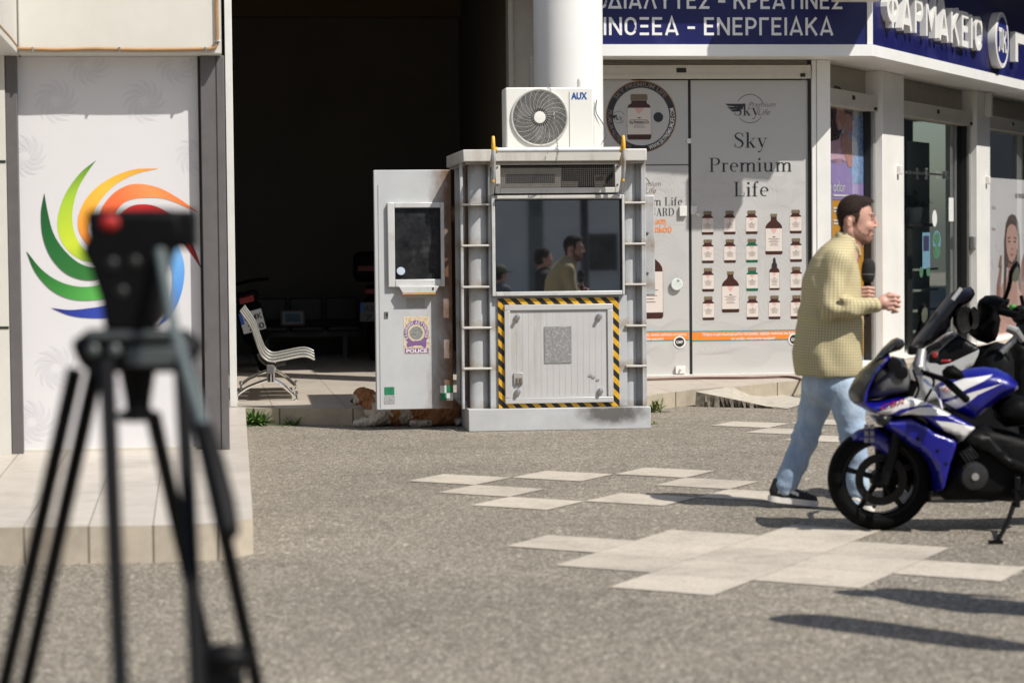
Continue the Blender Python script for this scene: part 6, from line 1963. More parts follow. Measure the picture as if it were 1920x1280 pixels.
J.chain([m(1543, 722, .07), m(1529, 772, .09), m(1513, 826, .10), m(1496, 868, .10), m(1476, 912, .10)], [.108, .083, .072, .068, .067], .025)
def jeans_disp(X, Y, Z):
    k0 = m(1596, 815)[2]; k1 = m(1600, 930)[2]
    f = .0035 * np.sin(34 * Z + 18 * X + 2 * np.sin(14 * Y + 5 * X)) * np.cos(17 * X + 9 * Z)
    f = f + .0045 * np.sin(95 * Z + 30 * X) * np.exp(-((Z - k0) / .05) ** 2)
    f = f + .007 * np.sin(110 * Z + 26 * X) * np.exp(-((Z - k1 + .02) / .05) ** 2)
    return f
J.build('jeans', denim(), man, vox=.008, disp=jeans_disp)
# shoes
M_shoe = mat('black_canvas', (.014, .014, .015), .7, var=.4, scale=30, bump=.2, bscale=120)
M_sole = mat('sole_white', (.76, .72, .67), .6, var=.15, scale=25)
M_sole2 = mat('sole_mauve', (.30, .24, .235), .7, var=.2, scale=25)
def shoe(heel, toe, dy, lift, aim=0.):
    """heel and toe are photo pixels of the sole's underside"""
    h = m(*heel, dy); t = m(*toe, dy)
    h[2] = lift; t[2] = .004
    d = Vector(t - h); L = d.length; d.normalize()
    ang = math.atan2(d.z, d.x)
    Tm = Matrix.Translation(h) @ Matrix.Rotation(-ang, 4, 'Y') @ Matrix.Rotation(R(aim), 4, 'Z')
    b = Blob(.02)
    k = L / .30
    b.chain([(.045 * k, 0, .055), (.10 * k, 0, .062), (.19 * k, 0, .042), (.262 * k, 0, .034)], [.040, .042, .038, .030], .02, (1, 1.0, .95))
    b.cap((.05 * k, 0, .075), (.06 * k, 0, .11), .042, .044, .015)
    b.ell((.06 * k, 0, .15), (.036, .032, .035), k=.006, sub=True)
    b.ell((.15, 0, -.06), (.4, .3, .075), k=.002, sub=True)
    Mi = Tm
    up = b.build('shoe', [M_shoe, M_sole], man, vox=.006, regions=lambda P: ((np.abs(P[:, 2] - (.058 + .012 * np.sin((P[:, 0] / k - .04) * 24))) < .0095) & (P[:, 0] > .05 * k) & (P[:, 0] < .17 * k) & (np.abs(P[:, 1]) > .02)) | ((P[:, 0] > .155 * k) & (P[:, 0] < .215 * k) & (np.abs(P[:, 1]) < .02) & (np.sin(P[:, 0] * 420) > .1) & (P[:, 2] > .05)))
    up.matrix_local = Tm
    q = MB()
    ol = catmull([(-.002, 0), (.02 * k, -.036), (.09 * k, -.040), (.19 * k, -.045), (.26 * k, -.040), (.296 * k, -.012), (.296 * k, .012), (.26 * k, .040), (.19 * k, .045), (.09 * k, .040), (.02 * k, .036)], 4, True)
    half = [(p.x, p.y) for p in ol]
    q.slab(half, .0, .032, 0)
    so = q.build('sole', [M_sole], up, bevel=.004, smooth=50)
    return up
shoe((1443, 941), (1538, 952), .10, .040)
shoe((1584, 956), (1636, 960), -.10, .004, aim=-22)
# microphone
pt_, pb_ = Vector(m(1630, 485, dl_)), Vector(m(1625.5, 592, dl_))
ax = (pb_ - pt_).normalized()
Tm = Matrix.Translation(pt_) @ ax.to_track_quat('Z', 'Y').to_matrix().to_4x4()
mic = thing('microphone', 'black foam covered microphone held up in the man’s left hand'.replace('’', ''), 'microphone', Tm)
mic['label'] = 'black foam covered hand microphone held up before the chest'
q = MB(); L = 45 / PXM
q.lathe([(.0, 0), (.014, .002), (.026, .010), (.035, .024), (.0385, .045), (.0395, .07), (.0385, .095), (.034, .115), (.026, .13), (.019, L + .0)], None, 28)
q.build('foam', mat('foam_black', (.016, .016, .017), .95, var=.3, scale=60, bump=.5, bscale=300), mic, smooth=60)
q = MB(); q.lathe([(.0398, .085), (.0402, .086), (.0402, .091), (.0392, .092)], None, 28); q.build('band', mat('band_grey', (.10, .10, .105), .5), mic)
q = MB(); q.lathe([(.019, L - .002), (.0175, L + .06), (.0155, L + .16), (.0145, L + .19), (.0, L + .192)], None, 20); q.build('handle', RUBBER, mic)

# ================================================================== THE DOG
DY = 19.98
def d_(x, y, dy=0.):
    p = at(x, y, DY); return np.array((p.x, DY + dy, p.z))
Dg = Blob(.035)
zg = .0
def dz_(x, z, dy=0.):
    return np.array((at(x, 790, DY).x, DY + dy, z))
Dg.chain([dz_(716, .125), dz_(750, .115), dz_(800, .12), dz_(838, .12)], [.105, .108, .108, .112], .05)
Dg.chain([dz_(716, .16), d_(703, 757), d_(690, 746)], [.095, .085, .072], .05)
Dg.ell(dz_(706, .11, -.02), (.09, .10, .11), k=.04)
Dg.ell(d_(683, 743), (.072, .068, .066), k=.03)
Dg.ell(d_(677, 738), (.055, .06, .050), k=.03)
Dg.chain([d_(674, 748, .01), d_(664, 754, .03)], [.044, .030], .02)
Dg.ell(d_(660.5, 753.5, .035), (.012, .014, .011), k=.004)
Dg.ell(d_(667.5, 737, -.01), (.020, .022, .042), Matrix.Rotation(R(24), 4, 'Y'), k=.012)
Dg.ell(d_(690, 737, -.060), (.032, .014, .046), Matrix.Rotation(R(-24), 4, 'Y'), k=.012)
Dg.chain([dz_(716, .09, -.09), dz_(700, .045, -.11), dz_(684, .034, -.12), dz_(671, .030, -.12)], [.055, .038, .030, .034], .02)
Dg.chain([dz_(714, .08, .06), dz_(696, .05, .05), dz_(680, .038, .04)], [.05, .036, .034], .02)
Dg.ell(dz_(832, .115, -.05), (.14, .09, .115), k=.03)
Dg.chain([dz_(818, .06, -.12), dz_(800, .036, -.145), dz_(777, .030, -.15)], [.055, .032, .034], .02)
Dg.chain([dz_(852, .09), dz_(866, .045, -.03), dz_(860, .03, -.12)], [.035, .032, .024], .02)
def dog_regions(P):
    x0 = at(700, 790, DY).x; s = F / DY
    u = 700 + (P[:, 0] - x0) * s; z = P[:, 2]
    nzv = .02 * np.sin(40 * P[:, 0] + 3) * np.sin(50 * P[:, 2]) + .012 * np.sin(90 * P[:, 0] + 60 * P[:, 2])
    wob = nzv * s
    r = np.zeros(len(u), int)
    r[(u + wob > 700) & (u + wob < 733) & (z + nzv < .27)] = 1          # chest
    r[(u < 716) & (z < .14)] = 1
    r[(u + wob < 671) & (z + nzv < .265)] = 1                            # muzzle
    r[(u < 731) & (z < .072)] = 1
    r[(u + wob > 752) & (u + wob < 772) & (z < .2)] = 1                  # belly patch
    r[(u + wob * .4 < 812) & (u > 770) & (z < .055)] = 1                 # hind paw
    r[(u > 852) & (z < .06)] = 1                                         # tail tip
    r[(u < 662.6) & (z > .19) & (z < .235)] = 2
    return r
def dog_disp(X, Y, Z):
    return .003 * np.sin(260 * X + 160 * Z + 3 * np.sin(40 * Y)) * np.sin(150 * Z - 90 * Y) + .0035 * np.sin(140 * X + 60 * Z) * np.sin(120 * Z - 50 * Y) + .003 * np.sin(60 * X - 90 * Z + 40 * Y)
def furmat(name, a, b):
    mm, n, p = _nodes(name)
    nz = _noise(n, 40., 6, .75, sc3=(1, 1, .6))
    r = _ramp(n, nz.outputs[0], [(.32, a), (.68, b)])
    n.links.new(r.outputs[0], p.inputs['Base Color']); p.inputs['Roughness'].default_value = .85; p.inputs['Specular IOR Level'].default_value = .2
    bz = _noise(n, 120., 4, .7, sc3=(1, 1, .4)); _bump(n, p, bz.outputs[0], .9, .01)
    return mm
dog = Dg.build('dog', [furmat('fur_brown', (.19, .08, .034), (.50, .25, .12)), furmat('fur_white', (.42, .37, .31), (.72, .66, .58)), M_shoe], vox=.0065, regions=dog_regions, disp=dog_disp)
tag(dog, 'brown and white dog lying on the ground under the open booth door', 'dog')

# ================================================================== BLUE MOTORCYCLE
TM = frame(gz(1650, 993), 0)
def ck(x, y, n=-.15):
    return pix(TM, 1530 + x / 2.4615, 520 + y / 2.4615, n)
def cks(l, n=-.15): return [ck(*p, n) for p in l]
M_blue = mat('bike_blue', s2l(14, 15, 120), .3, var=.08, scale=6, coat=.35)
M_bwhite = mat('bike_white', (.68, .67, .65), .25, var=.04, scale=6, coat=.6)
M_bred = mat('bike_red', s2l(150, 36, 36), .3, var=0)
M_black = mat('bike_black', (.005, .005, .0053), .4, var=.2, scale=12, spec=.18)
M_dark = mat('engine_dark', (.006, .006, .0062), .55, .0, spec=.12, var=.35, scale=20, bump=.2)
M_alubk = mat('cast_alloy', (.46, .45, .43), .35, .7, var=.2, scale=20)
def smoke():
    mm, n, p = _nodes('smoked_screen')
    p.inputs['Base Color'].default_value = (.018, .017, .010, 1); p.inputs['Roughness'].default_value = .18
    p.inputs['Specular IOR Level'].default_value = .3
    return mm
M_smoke = smoke()
mc = thing('motorcycle', 'blue and white sports motorcycle parked in front of the walking man', 'motorcycle', TM)
wc_, wr_ = ck(292, 925, 0), 97.5 / (F / TM.translation.y)
wz = wr_
def wheel(x, r, parent, wide=.055, disc=True):
    Mw = Matrix.Translation((x, 0, r)) @ Matrix.Rotation(R(90), 4, 'X')
    q = MB(); q.lathe([(r * .735, -wide * .8), (r * .80, -wide), (r * .90, -wide * .98), (r * .965, -wide * .7), (r * .995, -wide * .3), (r, 0), (r * .995, wide * .3), (r * .965, wide * .7), (r * .90, wide * .98), (r * .80, wide), (r * .735, wide * .8)], Mw, 56, cap=False)
    w_ = q.build('wheel', RUBBER, parent, smooth=50)
    q = MB()
    q.lathe([(r * .66, -wide * .6), (r * .70, -wide * .82), (r * .745, -wide * .84), (r * .745, wide * .84), (r * .70, wide * .82), (r * .66, wide * .6), (r * .66, -wide * .6)], Mw, 56, cap=False)
    q.lathe([(.0, -.05), (.042, -.05), (.05, -.03), (.05, .03), (.042, .05), (.0, .05)], Mw, 24)
    for k in range(5):
        a = 2 * math.pi * k / 5 + .35
        p0 = Vector((x + .045 * math.cos(a), 0, r + .045 * math.sin(a))); p1_ = Vector((x + r * .68 * math.cos(a), 0, r + r * .68 * math.sin(a)))
        q.tube([p0, p0.lerp(p1_, .5), p1_], [.021, .017, .020], 8, flat=.8)
    rim_ = q.build('rim', M_black, w_)
    q = MB(); q.lathe([(r * .70, -wide * .86), (r * .735, -wide * .9), (r * .735, -wide * .87)], Mw, 56, cap=False); q.build('rim_stripe', mat('rim_blue', s2l(24, 26, 90), .4), w_)
    if disc:
        q = MB(); q.lathe([(r * .34, .058), (r * .34, .063), (r * .50, .063), (r * .50, .058), (r * .34, .058)], Mw, 48, cap=False)
        for k in range(36):
            a = 2 * math.pi * k / 36; rr_ = r * (.38 + .07 * (k % 3) / 2)
            for sd in (.0575,):
                q.lathe([(.0, -.0005), (.006, -.0005)], Matrix.Translation((x + rr_ * math.cos(a), -sd, r + rr_ * math.sin(a))) @ Matrix.Rotation(R(90), 4, 'X'), 8, 1)
        q.build('brake_disc', [mat('disc_steel', (.010, .009, .008), .5, 0., var=.3, scale=20, spec=.2), BLACK], w_)
    return w_
HWL_ = .215
wheel(wc_[0], wr_, mc)
wheel(wc_[0] + 1.29, wr_ + .01, mc, .07)
weldo = lambda mb, nm, mt, par, sm=60: weld(mb.build(nm, mt, par, smooth=sm, recalc=True))
# brake caliper and lower fork on the far side
q = MB(); a = ck(365, 900, .1); q.cbox((a[0] + .02, .085, a[1] + .0), (.10, .05, .13)); q.cbox((a[0] - .03, .10, a[1] - .09), (.07, .06, .10)); q.build('brake_caliper', M_dark, mc, bevel=.012)
gd = cks([(345, 800), (470, 800), (540, 900), (560, 1000), (500, 1060), (440, 1000), (390, 900)], .12)
weldo(pillow(gd, .03, .015, .03, y=.17), 'radiator_guard', M_dark, mc)
for p in ((560, 800), (470, 745), (600, 860), (352, 770)):
    a = ck(*p, -HWL_); MB().lathe([(.010, 0), (.009, .004), (.0, .005)], Matrix.Translation((a[0], -HWL_ + .002 if p[0] > 400 else -.086, a[1])) @ Matrix.Rotation(R(90), 4, 'X'), 12).build('bolt', M_dark, mc)
# fork and mudguard
q = MB()
ft, fb = ck(440, 610, -.1), (wc_[0] + .01, wr_)
for s in (-1, 1):
    q.tube([(ft[0] + .02, s * .10, ft[1] + .15), (ft[0] - .05, s * .10, ft[1] - .02), (fb[0] + .045, s * .10, fb[1] + .13), (fb[0], s * .10, fb[1] - .02)], [.022, .022, .028, .028], 12)
q.build('fork', M_black, mc)
fend = cks([(150, 762), (168, 735), (205, 708), (245, 695), (290, 695), (335, 718), (375, 750), (392, 770), (388, 842), (352, 850), (318, 822), (280, 790), (240, 770), (195, 766)], -.08)
weldo(pillow(fend, .085, .035, .02, y=0), 'mudguard', M_blue, mc)
q = MB()
a = ck(238, 735, -.088)
for dx in (-.018, .012):
    for dz in (-.03, .005, .04):
        q.rect(a[0] + dx, a[0] + dx + .022, a[1] + dz, a[1] + dz + .026, -.0895)
q.build('lettering', mat('sticker_silver', (.24, .24, .26), .4, var=.4, scale=60), mc, smooth=0)
# fairings
HWL = .215
low = cks([(262, 640), (300, 645), (360, 650), (440, 640), (505, 668), (545, 700), (600, 722), (655, 742), (652, 782), (628, 850), (610, 920), (598, 965), (575, 1004), (560, 992), (550, 925), (530, 865), (490, 815), (440, 780), (385, 740), (330, 700), (290, 672)])
weldo(pillow(low, HWL, .022, .022, y=0), 'lower_fairing', M_blue, mc)
up = cks([(176, 572), (182, 535), (205, 487), (238, 440), (262, 420), (300, 385), (350, 353), (362, 362), (320, 405), (275, 460), (248, 520), (240, 575), (300, 572), (360, 556), (440, 545), (500, 560), (525, 582), (575, 600), (640, 632), (690, 655), (746, 690), (700, 735), (655, 782), (655, 742), (600, 722), (545, 700), (505, 668), (440, 640), (360, 648), (300, 640), (262, 632), (230, 610), (200, 596)])
dw1 = cks([(254, 631), (300, 605), (360, 572), (440, 549), (500, 562), (518, 582), (440, 590), (380, 603), (330, 630), (270, 640)])
dn = cks([(170, 575), (176, 535), (200, 484), (234, 437), (260, 416), (298, 381), (344, 352), (318, 378), (278, 418), (246, 466), (221, 522), (209, 566), (196, 584)])
dw2 = cks([(352, 644), (410, 612), (470, 594), (545, 596), (600, 610), (640, 632), (560, 632), (470, 630), (400, 642)])
dw3 = cks([(540, 656), (620, 664), (742, 691), (700, 735), (657, 775), (652, 738), (600, 718), (575, 692)])
weldo(pillow(up, HWL + .006, .024, .018, decals=[(dw1, 1), (dw2, 1), (dw3, 1), (dn, 2)], y=0), 'upper_fairing', [M_blue, M_bwhite, mat('nose_lens', (.018, .018, .017), .25, var=.2, scale=8, spec=.3)], mc)
q = MB(); a = ck(300, 612, -HWL); e = ck(425, 576, -HWL)
an = math.atan2(e[1] - a[1], e[0] - a[0])
def rot_(o, an):
    return lambda u, v: (o[0] + (u - o[0]) * math.cos(an) - (v - o[1]) * math.sin(an), o[1] + (u - o[0]) * math.sin(an) + (v - o[1]) * math.cos(an))
ftext(q, 'CBR', a[0], a[1], .036, -HWL - .009, 0, width=math.hypot(e[0] - a[0], e[1] - a[1]) * .9, bold=.015, shear=.4, path=rot_(a, an))
q.build('lettering', M_bred, mc, smooth=0)
inner = cks([(250, 575), (256, 520), (282, 462), (328, 408), (362, 372), (420, 400), (452, 430), (470, 520), (440, 545), (360, 556), (300, 570)])
weldo(pillow(inner, .15, .06, .03, y=0), 'inner_panel', mat('panel_grey', (.10, .10, .10), .4, var=.15, scale=9), mc)
intake = cks([(436, 640), (490, 614), (545, 690), (505, 684)], -.2)
weldo(pillow(intake, HWL + .012, .02, .02, y=0), 'intake', BLACK, mc)
scr = cks([(182, 540), (210, 480), (240, 436), (275, 388), (320, 330), (362, 290), (385, 280), (412, 290), (426, 312), (398, 338), (352, 352), (300, 384), (262, 420), (238, 442), (206, 490)], -.08)
weldo(pillow(scr, .13, .04, .02, y=0), 'windscreen', M_smoke, mc)
pod = cks([(318, 420), (330, 385), (372, 368), (425, 380), (440, 420), (420, 470), (380, 492), (340, 470)], -.13)
weldo(pillow(pod, .16, .05, .02, y=0), 'instrument_pod', mat('pod_black', (.012, .012, .013), .15, var=0, coat=.5), mc)
for c_ in ((365, 405), (395, 440)):
    a = ck(*c_, -.17); q = MB(); q.lathe([(.034, .0), (.036, .006), (.028, .008), (.0, .009)], Matrix.Translation((a[0], -.158, a[1])) @ Matrix.Rotation(R(90), 4, 'X'), 20)
    q.build('dial', M_black, mc)
a = ck(308, 657, -.25); q = MB(); q.ball((a[0], -.26, a[1]), .034, 0, 16, (1.1, 1, .9)); q.tube([(a[0] + .02, -.25, a[1]), (a[0] + .05, -.2, a[1] + .01)], .01, 8); q.build('indicator', mat('indicator_dark', (.012, .012, .012), .3, var=0, spec=.3), mc)
# tank, seat and tail
tank = cks([(566, 512), (600, 490), (690, 440), (730, 425), (800, 418), (860, 426), (915, 450), (955, 492), (962, 520), (935, 540), (880, 566), (820, 610), (752, 668), (700, 644), (640, 618), (590, 585), (575, 545)])
tw1 = cks([(580, 512), (690, 468), (822, 449), (770, 480), (700, 512), (640, 545), (590, 568)]); tw2 = cks([(602, 582), (700, 535), (862, 488), (800, 516), (745, 542), (658, 612)])
weldo(pillow(tank, .155, .075, .02, decals=[(tw1, 1), (tw2, 1)], y=0), 'fuel_tank', [M_blue, M_bwhite], mc)
q = MB(); a = ck(592, 530, -.155); e = ck(655, 500, -.155)
ftext(q, 'HONDA', a[0], a[1], .035, -.152, 0, width=e[0] - a[0], bold=.03, path=rot_(a, .38)); q.build('lettering', M_bred, mc, smooth=0)
seat = cks([(835, 605), (880, 570), (940, 545), (1000, 560), (1200, 560), (1500, 480), (1700, 440), (1720, 460), (1600, 540), (1300, 640), (1100, 690), (900, 700), (850, 660)])
weldo(pillow(seat, .14, .05, .04, y=0), 'seat', RUBBER, mc)
tail = cks([(1050, 690), (1300, 640), (1600, 540), (1750, 450), (1770, 470), (1680, 590), (1400, 700), (1100, 740)])
weldo(pillow(tail, .13, .05, .04, y=0), 'tail_fairing', M_blue, mc)
# frame and engine
frm = cks([(660, 770), (745, 695), (800, 690), (930, 720), (1050, 760), (1060, 1010), (960, 1050), (780, 1040), (620, 1040), (560, 1000), (600, 950), (640, 850)])
weldo(pillow(frm, .12, .05, .04, y=0), 'frame', M_dark, mc)
spar = cks([(650, 760), (745, 695), (790, 700), (900, 820), (1010, 870), (1010, 930), (900, 900), (800, 830)])
weldo(pillow(spar, .17, .025, .03, y=0), 'spar', M_black, mc)
cyl = cks([(655, 808), (720, 770), (770, 830), (700, 868)])
weldo(pillow(cyl, .165, .02, .02, y=0), 'cylinder', mat('cylinder_grey', (.10, .095, .09), .5, .4, var=.3, scale=30), mc)
q = MB()
for k in range(5):
    a = ck(664 + 11 * k, 812 - 9 * k, -.17); e = ck(700 + 12 * k, 862 - 9 * k, -.17)
    q.tube([(a[0], -.168, a[1]), (e[0], -.168, e[1])], .005, 6)
q.build('fins', M_dark, mc)
a = ck(733, 918, -.2)
Mq = Matrix.Translation((a[0], -.12, a[1])) @ Matrix.Rotation(R(90), 4, 'X')
q = MB(); q.lathe([(.075, 0), (.073, .07), (.066, .085), (.045, .09), (.0, .092)], Mq, 36); ec = q.build('engine_cover', mat('cover_grey', (.03, .03, .031), .35, .3, var=.25, scale=14), mc)
q = MB(); q.lathe([(.02, .085), (.019, .098), (.0, .099)], Mq, 18); q.build('cap', M_alubk, ec)
a = ck(700, 883, -.2); q = MB(); q.ball((a[0], -.19, a[1]), .016, 0, 12); q.build('cap', M_alubk, ec)
q = MB(); a = ck(860, 985, -.2)
q.tube([(a[0] - .32, .12, a[1] - .06), (a[0], .16, a[1] - .05), (a[0] + .6, .18, a[1] + .02), (a[0] + 1.0, .2, a[1] + .12)], [.03, .035, .05, .055], 12); q.build('exhaust', M_alubk, mc)
q = MB(); a = ck(930, 1000, -.2); q.cbox((a[0], -.17, a[1] + .01), (.03, .06, .16)); q.tube([(a[0] - .02, -.18, a[1] + .02), (a[0] + .15, -.26, a[1] + .02)], .014, 8); q.build('footpeg', M_black, mc, bevel=.005)
a = ck(925, 1050, -.2); e = ck(838, 1232, -.32); foot_ = gz(1530 + 838 / 2.4615, 520 + 1228 / 2.4615); fl = TM.inverted() @ foot_
q = MB(); q.tube([(a[0], -.14, a[1]), ((a[0] + fl.x) / 2 + .01, (fl.y - .14) / 2, a[1] / 2 + .01), (fl.x, fl.y, .012)], [.014, .013, .012], 8); q.cbox((fl.x - .01, fl.y, .010), (.07, .04, .016)); q.build('kickstand', M_black, mc)
# handlebar, controls, mirror
q = MB()
a, e = ck(470, 395, -.05), ck(500, 455, -.05)
q.tube([(*[ck(487, 335, 0)[0]], -.02, ck(487, 335, 0)[1]), (ck(470, 400, 0)[0], -.04, ck(470, 400, 0)[1]), (ck(475, 440, 0)[0], -.06, ck(475, 440, 0)[1])], [.024, .036, .034], 12)
q.tube([(ck(450, 420, 0)[0], -.1, ck(450, 420, 0)[1]), (ck(500, 425, 0)[0], -.02, ck(500, 425, 0)[1])], [.022, .026], 10)
q.build('steering_head', M_alubk, mc)
q = MB(); g0, g1 = ck(500, 440, -.1), ck(590, 470, -.25); g2 = ck(690, 560, -.42)
q.tube([(g0[0], -.1, g0[1]), (g1[0], -.25, g1[1]), (g2[0], -.43, g2[1])], [.014, .016, .018], 10); q.tube([(g1[0] + .02, -.28, g1[1] - .02), (g2[0], -.43, g2[1])], [.020, .0195], 12); q.ball((g2[0], -.43, g2[1]), .021, 0, 10)
g3 = ck(520, 400, .2); q.tube([(g0[0], .05, g0[1]), (ck(520, 330, .3)[0], .30, ck(520, 330, .3)[1]), (ck(565, 312, .42)[0], .42, ck(565, 312, .42)[1])], [.014, .016, .02], 10)
q.build('handlebar', RUBBER, mc)
q = MB(); P = [ck(*p, -.3) for p in ((505, 470), (530, 500), (552, 530), (562, 560), (570, 602))]
q.tube(catmull([(p[0], -.26 - .03 * i, p[1]) for i, p in enumerate(P)], 4), [.010 - .004 * i / 16 for i in range(17)], 8, flat=.7); q.build('brake_lever', CHROME, mc)
q = MB(); a = ck(540, 375, -.2); q.cbox((a[0], -.2, a[1]), (.05, .07, .045)); q.build('switch_box', M_black, mc, bevel=.01); q = MB(); a = ck(450, 335, .1); q.cbox((a[0], .1, a[1]), (.06, .06, .05)); q.build('switch_box', M_black, mc, bevel=.01)
q = MB(); a = ck(548, 357, -.23); q.cbox((a[0], -.23, a[1]), (.022, .02, .03)); a = ck(600, 385, -.2); q.cbox((a[0], -.2, a[1]), (.05, .02, .012)); q.build('switch_red', M_bred, mc, bevel=.003)
mir = cks([(582, 470), (578, 430), (600, 408), (630, 402), (668, 430), (684, 462), (660, 472), (620, 470)], -.3)
o_ = weldo(pillow(mir, .05, .04, .015, y=-.32), 'mirror', RUBBER, mc)
q = MB(); q.tube(catmull([(ck(470, 420, 0)[0], -.1, ck(470, 420, 0)[1]), (ck(520, 470, 0)[0], -.16, ck(520, 470, 0)[1]), (ck(480, 560, 0)[0], -.15, ck(480, 560, 0)[1]), (ck(470, 620, 0)[0], -.1, ck(470, 620, 0)[1])], 6), .007, 8)
q.tube(catmull([(ck(430, 420, 0)[0], -.12, ck(430, 420, 0)[1]), (ck(450, 500, 0)[0], -.16, ck(450, 500, 0)[1]), (ck(430, 560, 0)[0], -.15, ck(430, 560, 0)[1])], 6), .006, 8); q.build('cable', RUBBER, mc)

# ================================================================== SILVER SCOOTER behind it
TS = frame((at(1760, 950, 14.0).x, 14.0, 0), 0)
def cs_(x, y, n=-.15): return pix(TS, 1620 + x / 5.3333, 480 + y / 5.3333, n)
def css(l, n=-.15): return [cs_(*p, n) for p in l]
M_silver = mat('scooter_silver', (.50, .50, .49), .4, .1, var=.06, scale=8, coat=.4)
sc = thing('maxi_scooter', 'silver and black touring scooter with tall dark windscreen behind the motorcycle', 'scooter', TS)
scr = css([(540, 900), (620, 780), (690, 690), (760, 600), (840, 495), (900, 420), (985, 350), (1060, 326), (1130, 312), (1165, 345), (1160, 395), (1120, 460), (1060, 510), (960, 560), (915, 660), (905, 760), (800, 830), (700, 890), (600, 965)], -.2)
weldo(pillow(scr, .20, .05, .025, y=0), 'windscreen', mat('dark_screen', (.005, .004, .006), .3, var=0, spec=.15), sc)
q = MB(); a = cs_(925, 385, -.22); q.tube([(a[0] - .02, -.21, a[1] - .03), (a[0] + .03, -.21, a[1] + .035)], .012, 8); q.build('screen_clip', M_silver, sc)
fp = css([(560, 1120), (640, 1020), (760, 920), (860, 830), (960, 768), (1000, 800), (1198, 912), (1170, 1010), (1120, 1110), (1000, 1190), (900, 1400), (600, 1500), (520, 1300)], -.22)
bk_ = css([(700, 1060), (760, 950), (860, 860), (960, 785), (1040, 830), (1195, 912), (1050, 980), (850, 1072), (760, 1090)], -.22)
weldo(pillow(fp, .225, .025, .025, decals=[(bk_, 1)], y=0), 'front_panel', [M_silver, M_black], sc)
ring = css([(915, 600), (930, 540), (990, 510), (1070, 515), (1130, 560), (1165, 640), (1160, 700), (1100, 760), (1040, 785), (960, 760), (915, 690)], -.24)
weldo(pillow(ring, .10, .03, .015, y=-.18), 'instrument_pod', RUBBER, sc)
for c_, rr_ in (((1010, 640), (.045, .075)), ((1100, 620), (.03, .065))):
    a = cs_(*c_, -.285); MB().disc(a, rr_[0], -.283, 0, 24, rr_[1]).build('dial', mat('dial_glass', (.35, .35, .35), .08, 1., var=.5, scale=25), sc)
hb_ = css([(1195, 520), (1225, 450), (1290, 402), (1380, 398), (1440, 420), (1530, 440), (1500, 520), (1400, 560), (1430, 640), (1410, 760), (1385, 860), (1300, 890), (1200, 860), (1120, 800), (1115, 730), (1190, 640), (1215, 570)], -.2)
weldo(pillow(hb_, .17, .07, .02, y=0), 'handlebar_cover', RUBBER, sc)
q = MB(); a, e = cs_(1400, 560, -.3), cs_(1560, 600, -.4); q.tube([(a[0], -.2, a[1]), (e[0], -.4, e[1])], [.02, .022], 10); q.build('handlebar', RUBBER, sc)
def mirror(l, st0, st1, y):
    mo = weldo(pillow(css(l, y), .035, .03, .012, y=y), 'mirror', RUBBER, sc)
    q = MB(); q.tube(catmull([(cs_(*st0, y)[0], y, cs_(*st0, y)[1]), (cs_(*[(a + b) / 2 for a, b in zip(st0, st1)], y)[0] - .005, y, cs_(*[(a + b) / 2 for a, b in zip(st0, st1)], y)[1]), (cs_(*st1, y)[0], y * .6, cs_(*st1, y)[1])], 5), .013, 8); q.build('stem', RUBBER, mo)
    g_ = css([(l[0][0] + (p[0] - l[0][0]) * .62 + 28, l[0][1] + (p[1] - l[0][1]) * .8 + 16) for p in l], y)
    q = MB(); q.flat(g_, y - .0365); q.build('mirror_glass', mat('mirror_glass', (.30, .31, .24), .15, .6, var=.2, scale=9), mo)
mirror([(540, 620), (535, 540), (560, 480), (600, 458), (628, 480), (636, 540), (620, 610), (590, 650), (560, 655)], (575, 640), (515, 900), .15)
mirror([(1440, 230), (1450, 150), (1490, 80), (1530, 45), (1556, 90), (1560, 170), (1540, 225), (1490, 245)], (1465, 235), (1440, 420), -.2)
bod = css([(1010, 1190), (1120, 1110), (1190, 920), (1290, 900), (1400, 870), (1500, 900), (1560, 1050), (1560, 1600), (1700, 2100), (1400, 2300), (900, 2200), (760, 1700), (850, 1450)], -.2)
weldo(pillow(bod, .2, .08, .05, y=0), 'legshield', mat('dark_plastic', (.006, .006, .0062), .55, spec=.15, var=.25, scale=9), sc)
rear = [(.55, .35), (.75, .62), (.95, .78), (1.7, .82), (1.95, .72), (1.9, .55), (1.5, .3), (.9, .22)]
weldo(pillow(rear, .2, .08, .06, y=0), 'rear_body', M_silver, sc)
q = MB(); q.cbox((1.25, 0, .84), (.85, .3, .1)); q.build('seat', RUBBER, sc, bevel=.04, seg=3)
q = MB(); a, e = cs_(1440, 720, -.25), cs_(1600, 850, -.25)
q.tube([(a[0], -.22, a[1]), ((a[0] + e[0]) / 2, -.23, (a[1] + e[1]) / 2 + .02), (e[0], -.22, e[1])], [.022, .028, .02], 10); q.tube([(a[0] - .03, -.21, a[1] - .14), (a[0] + .05, -.21, a[1] - .06), (e[0] - .1, -.21, e[1] - .06)], [.018, .022, .016], 10); q.build('bracket', M_alubk, sc)
a = cs_(560, 1500, 0)
def wheel2(x, r, parent):
    Mw = Matrix.Translation((x, 0, r)) @ Matrix.Rotation(R(90), 4, 'X')
    q = MB(); q.lathe([(r * .66, -.05), (r * .82, -.06), (r * .95, -.04), (r, 0), (r * .95, .04), (r * .82, .06), (r * .66, .05)], Mw, 40, cap=False); w_ = q.build('wheel', RUBBER, parent, smooth=50)
    q = MB(); q.lathe([(.0, -.03), (r * .62, -.042), (r * .67, -.045), (r * .67, .045), (.0, .03)], Mw, 32); q.build('rim', M_alubk, w_)
wheel2(-.02, .27, sc); wheel2(1.5, .27, sc)
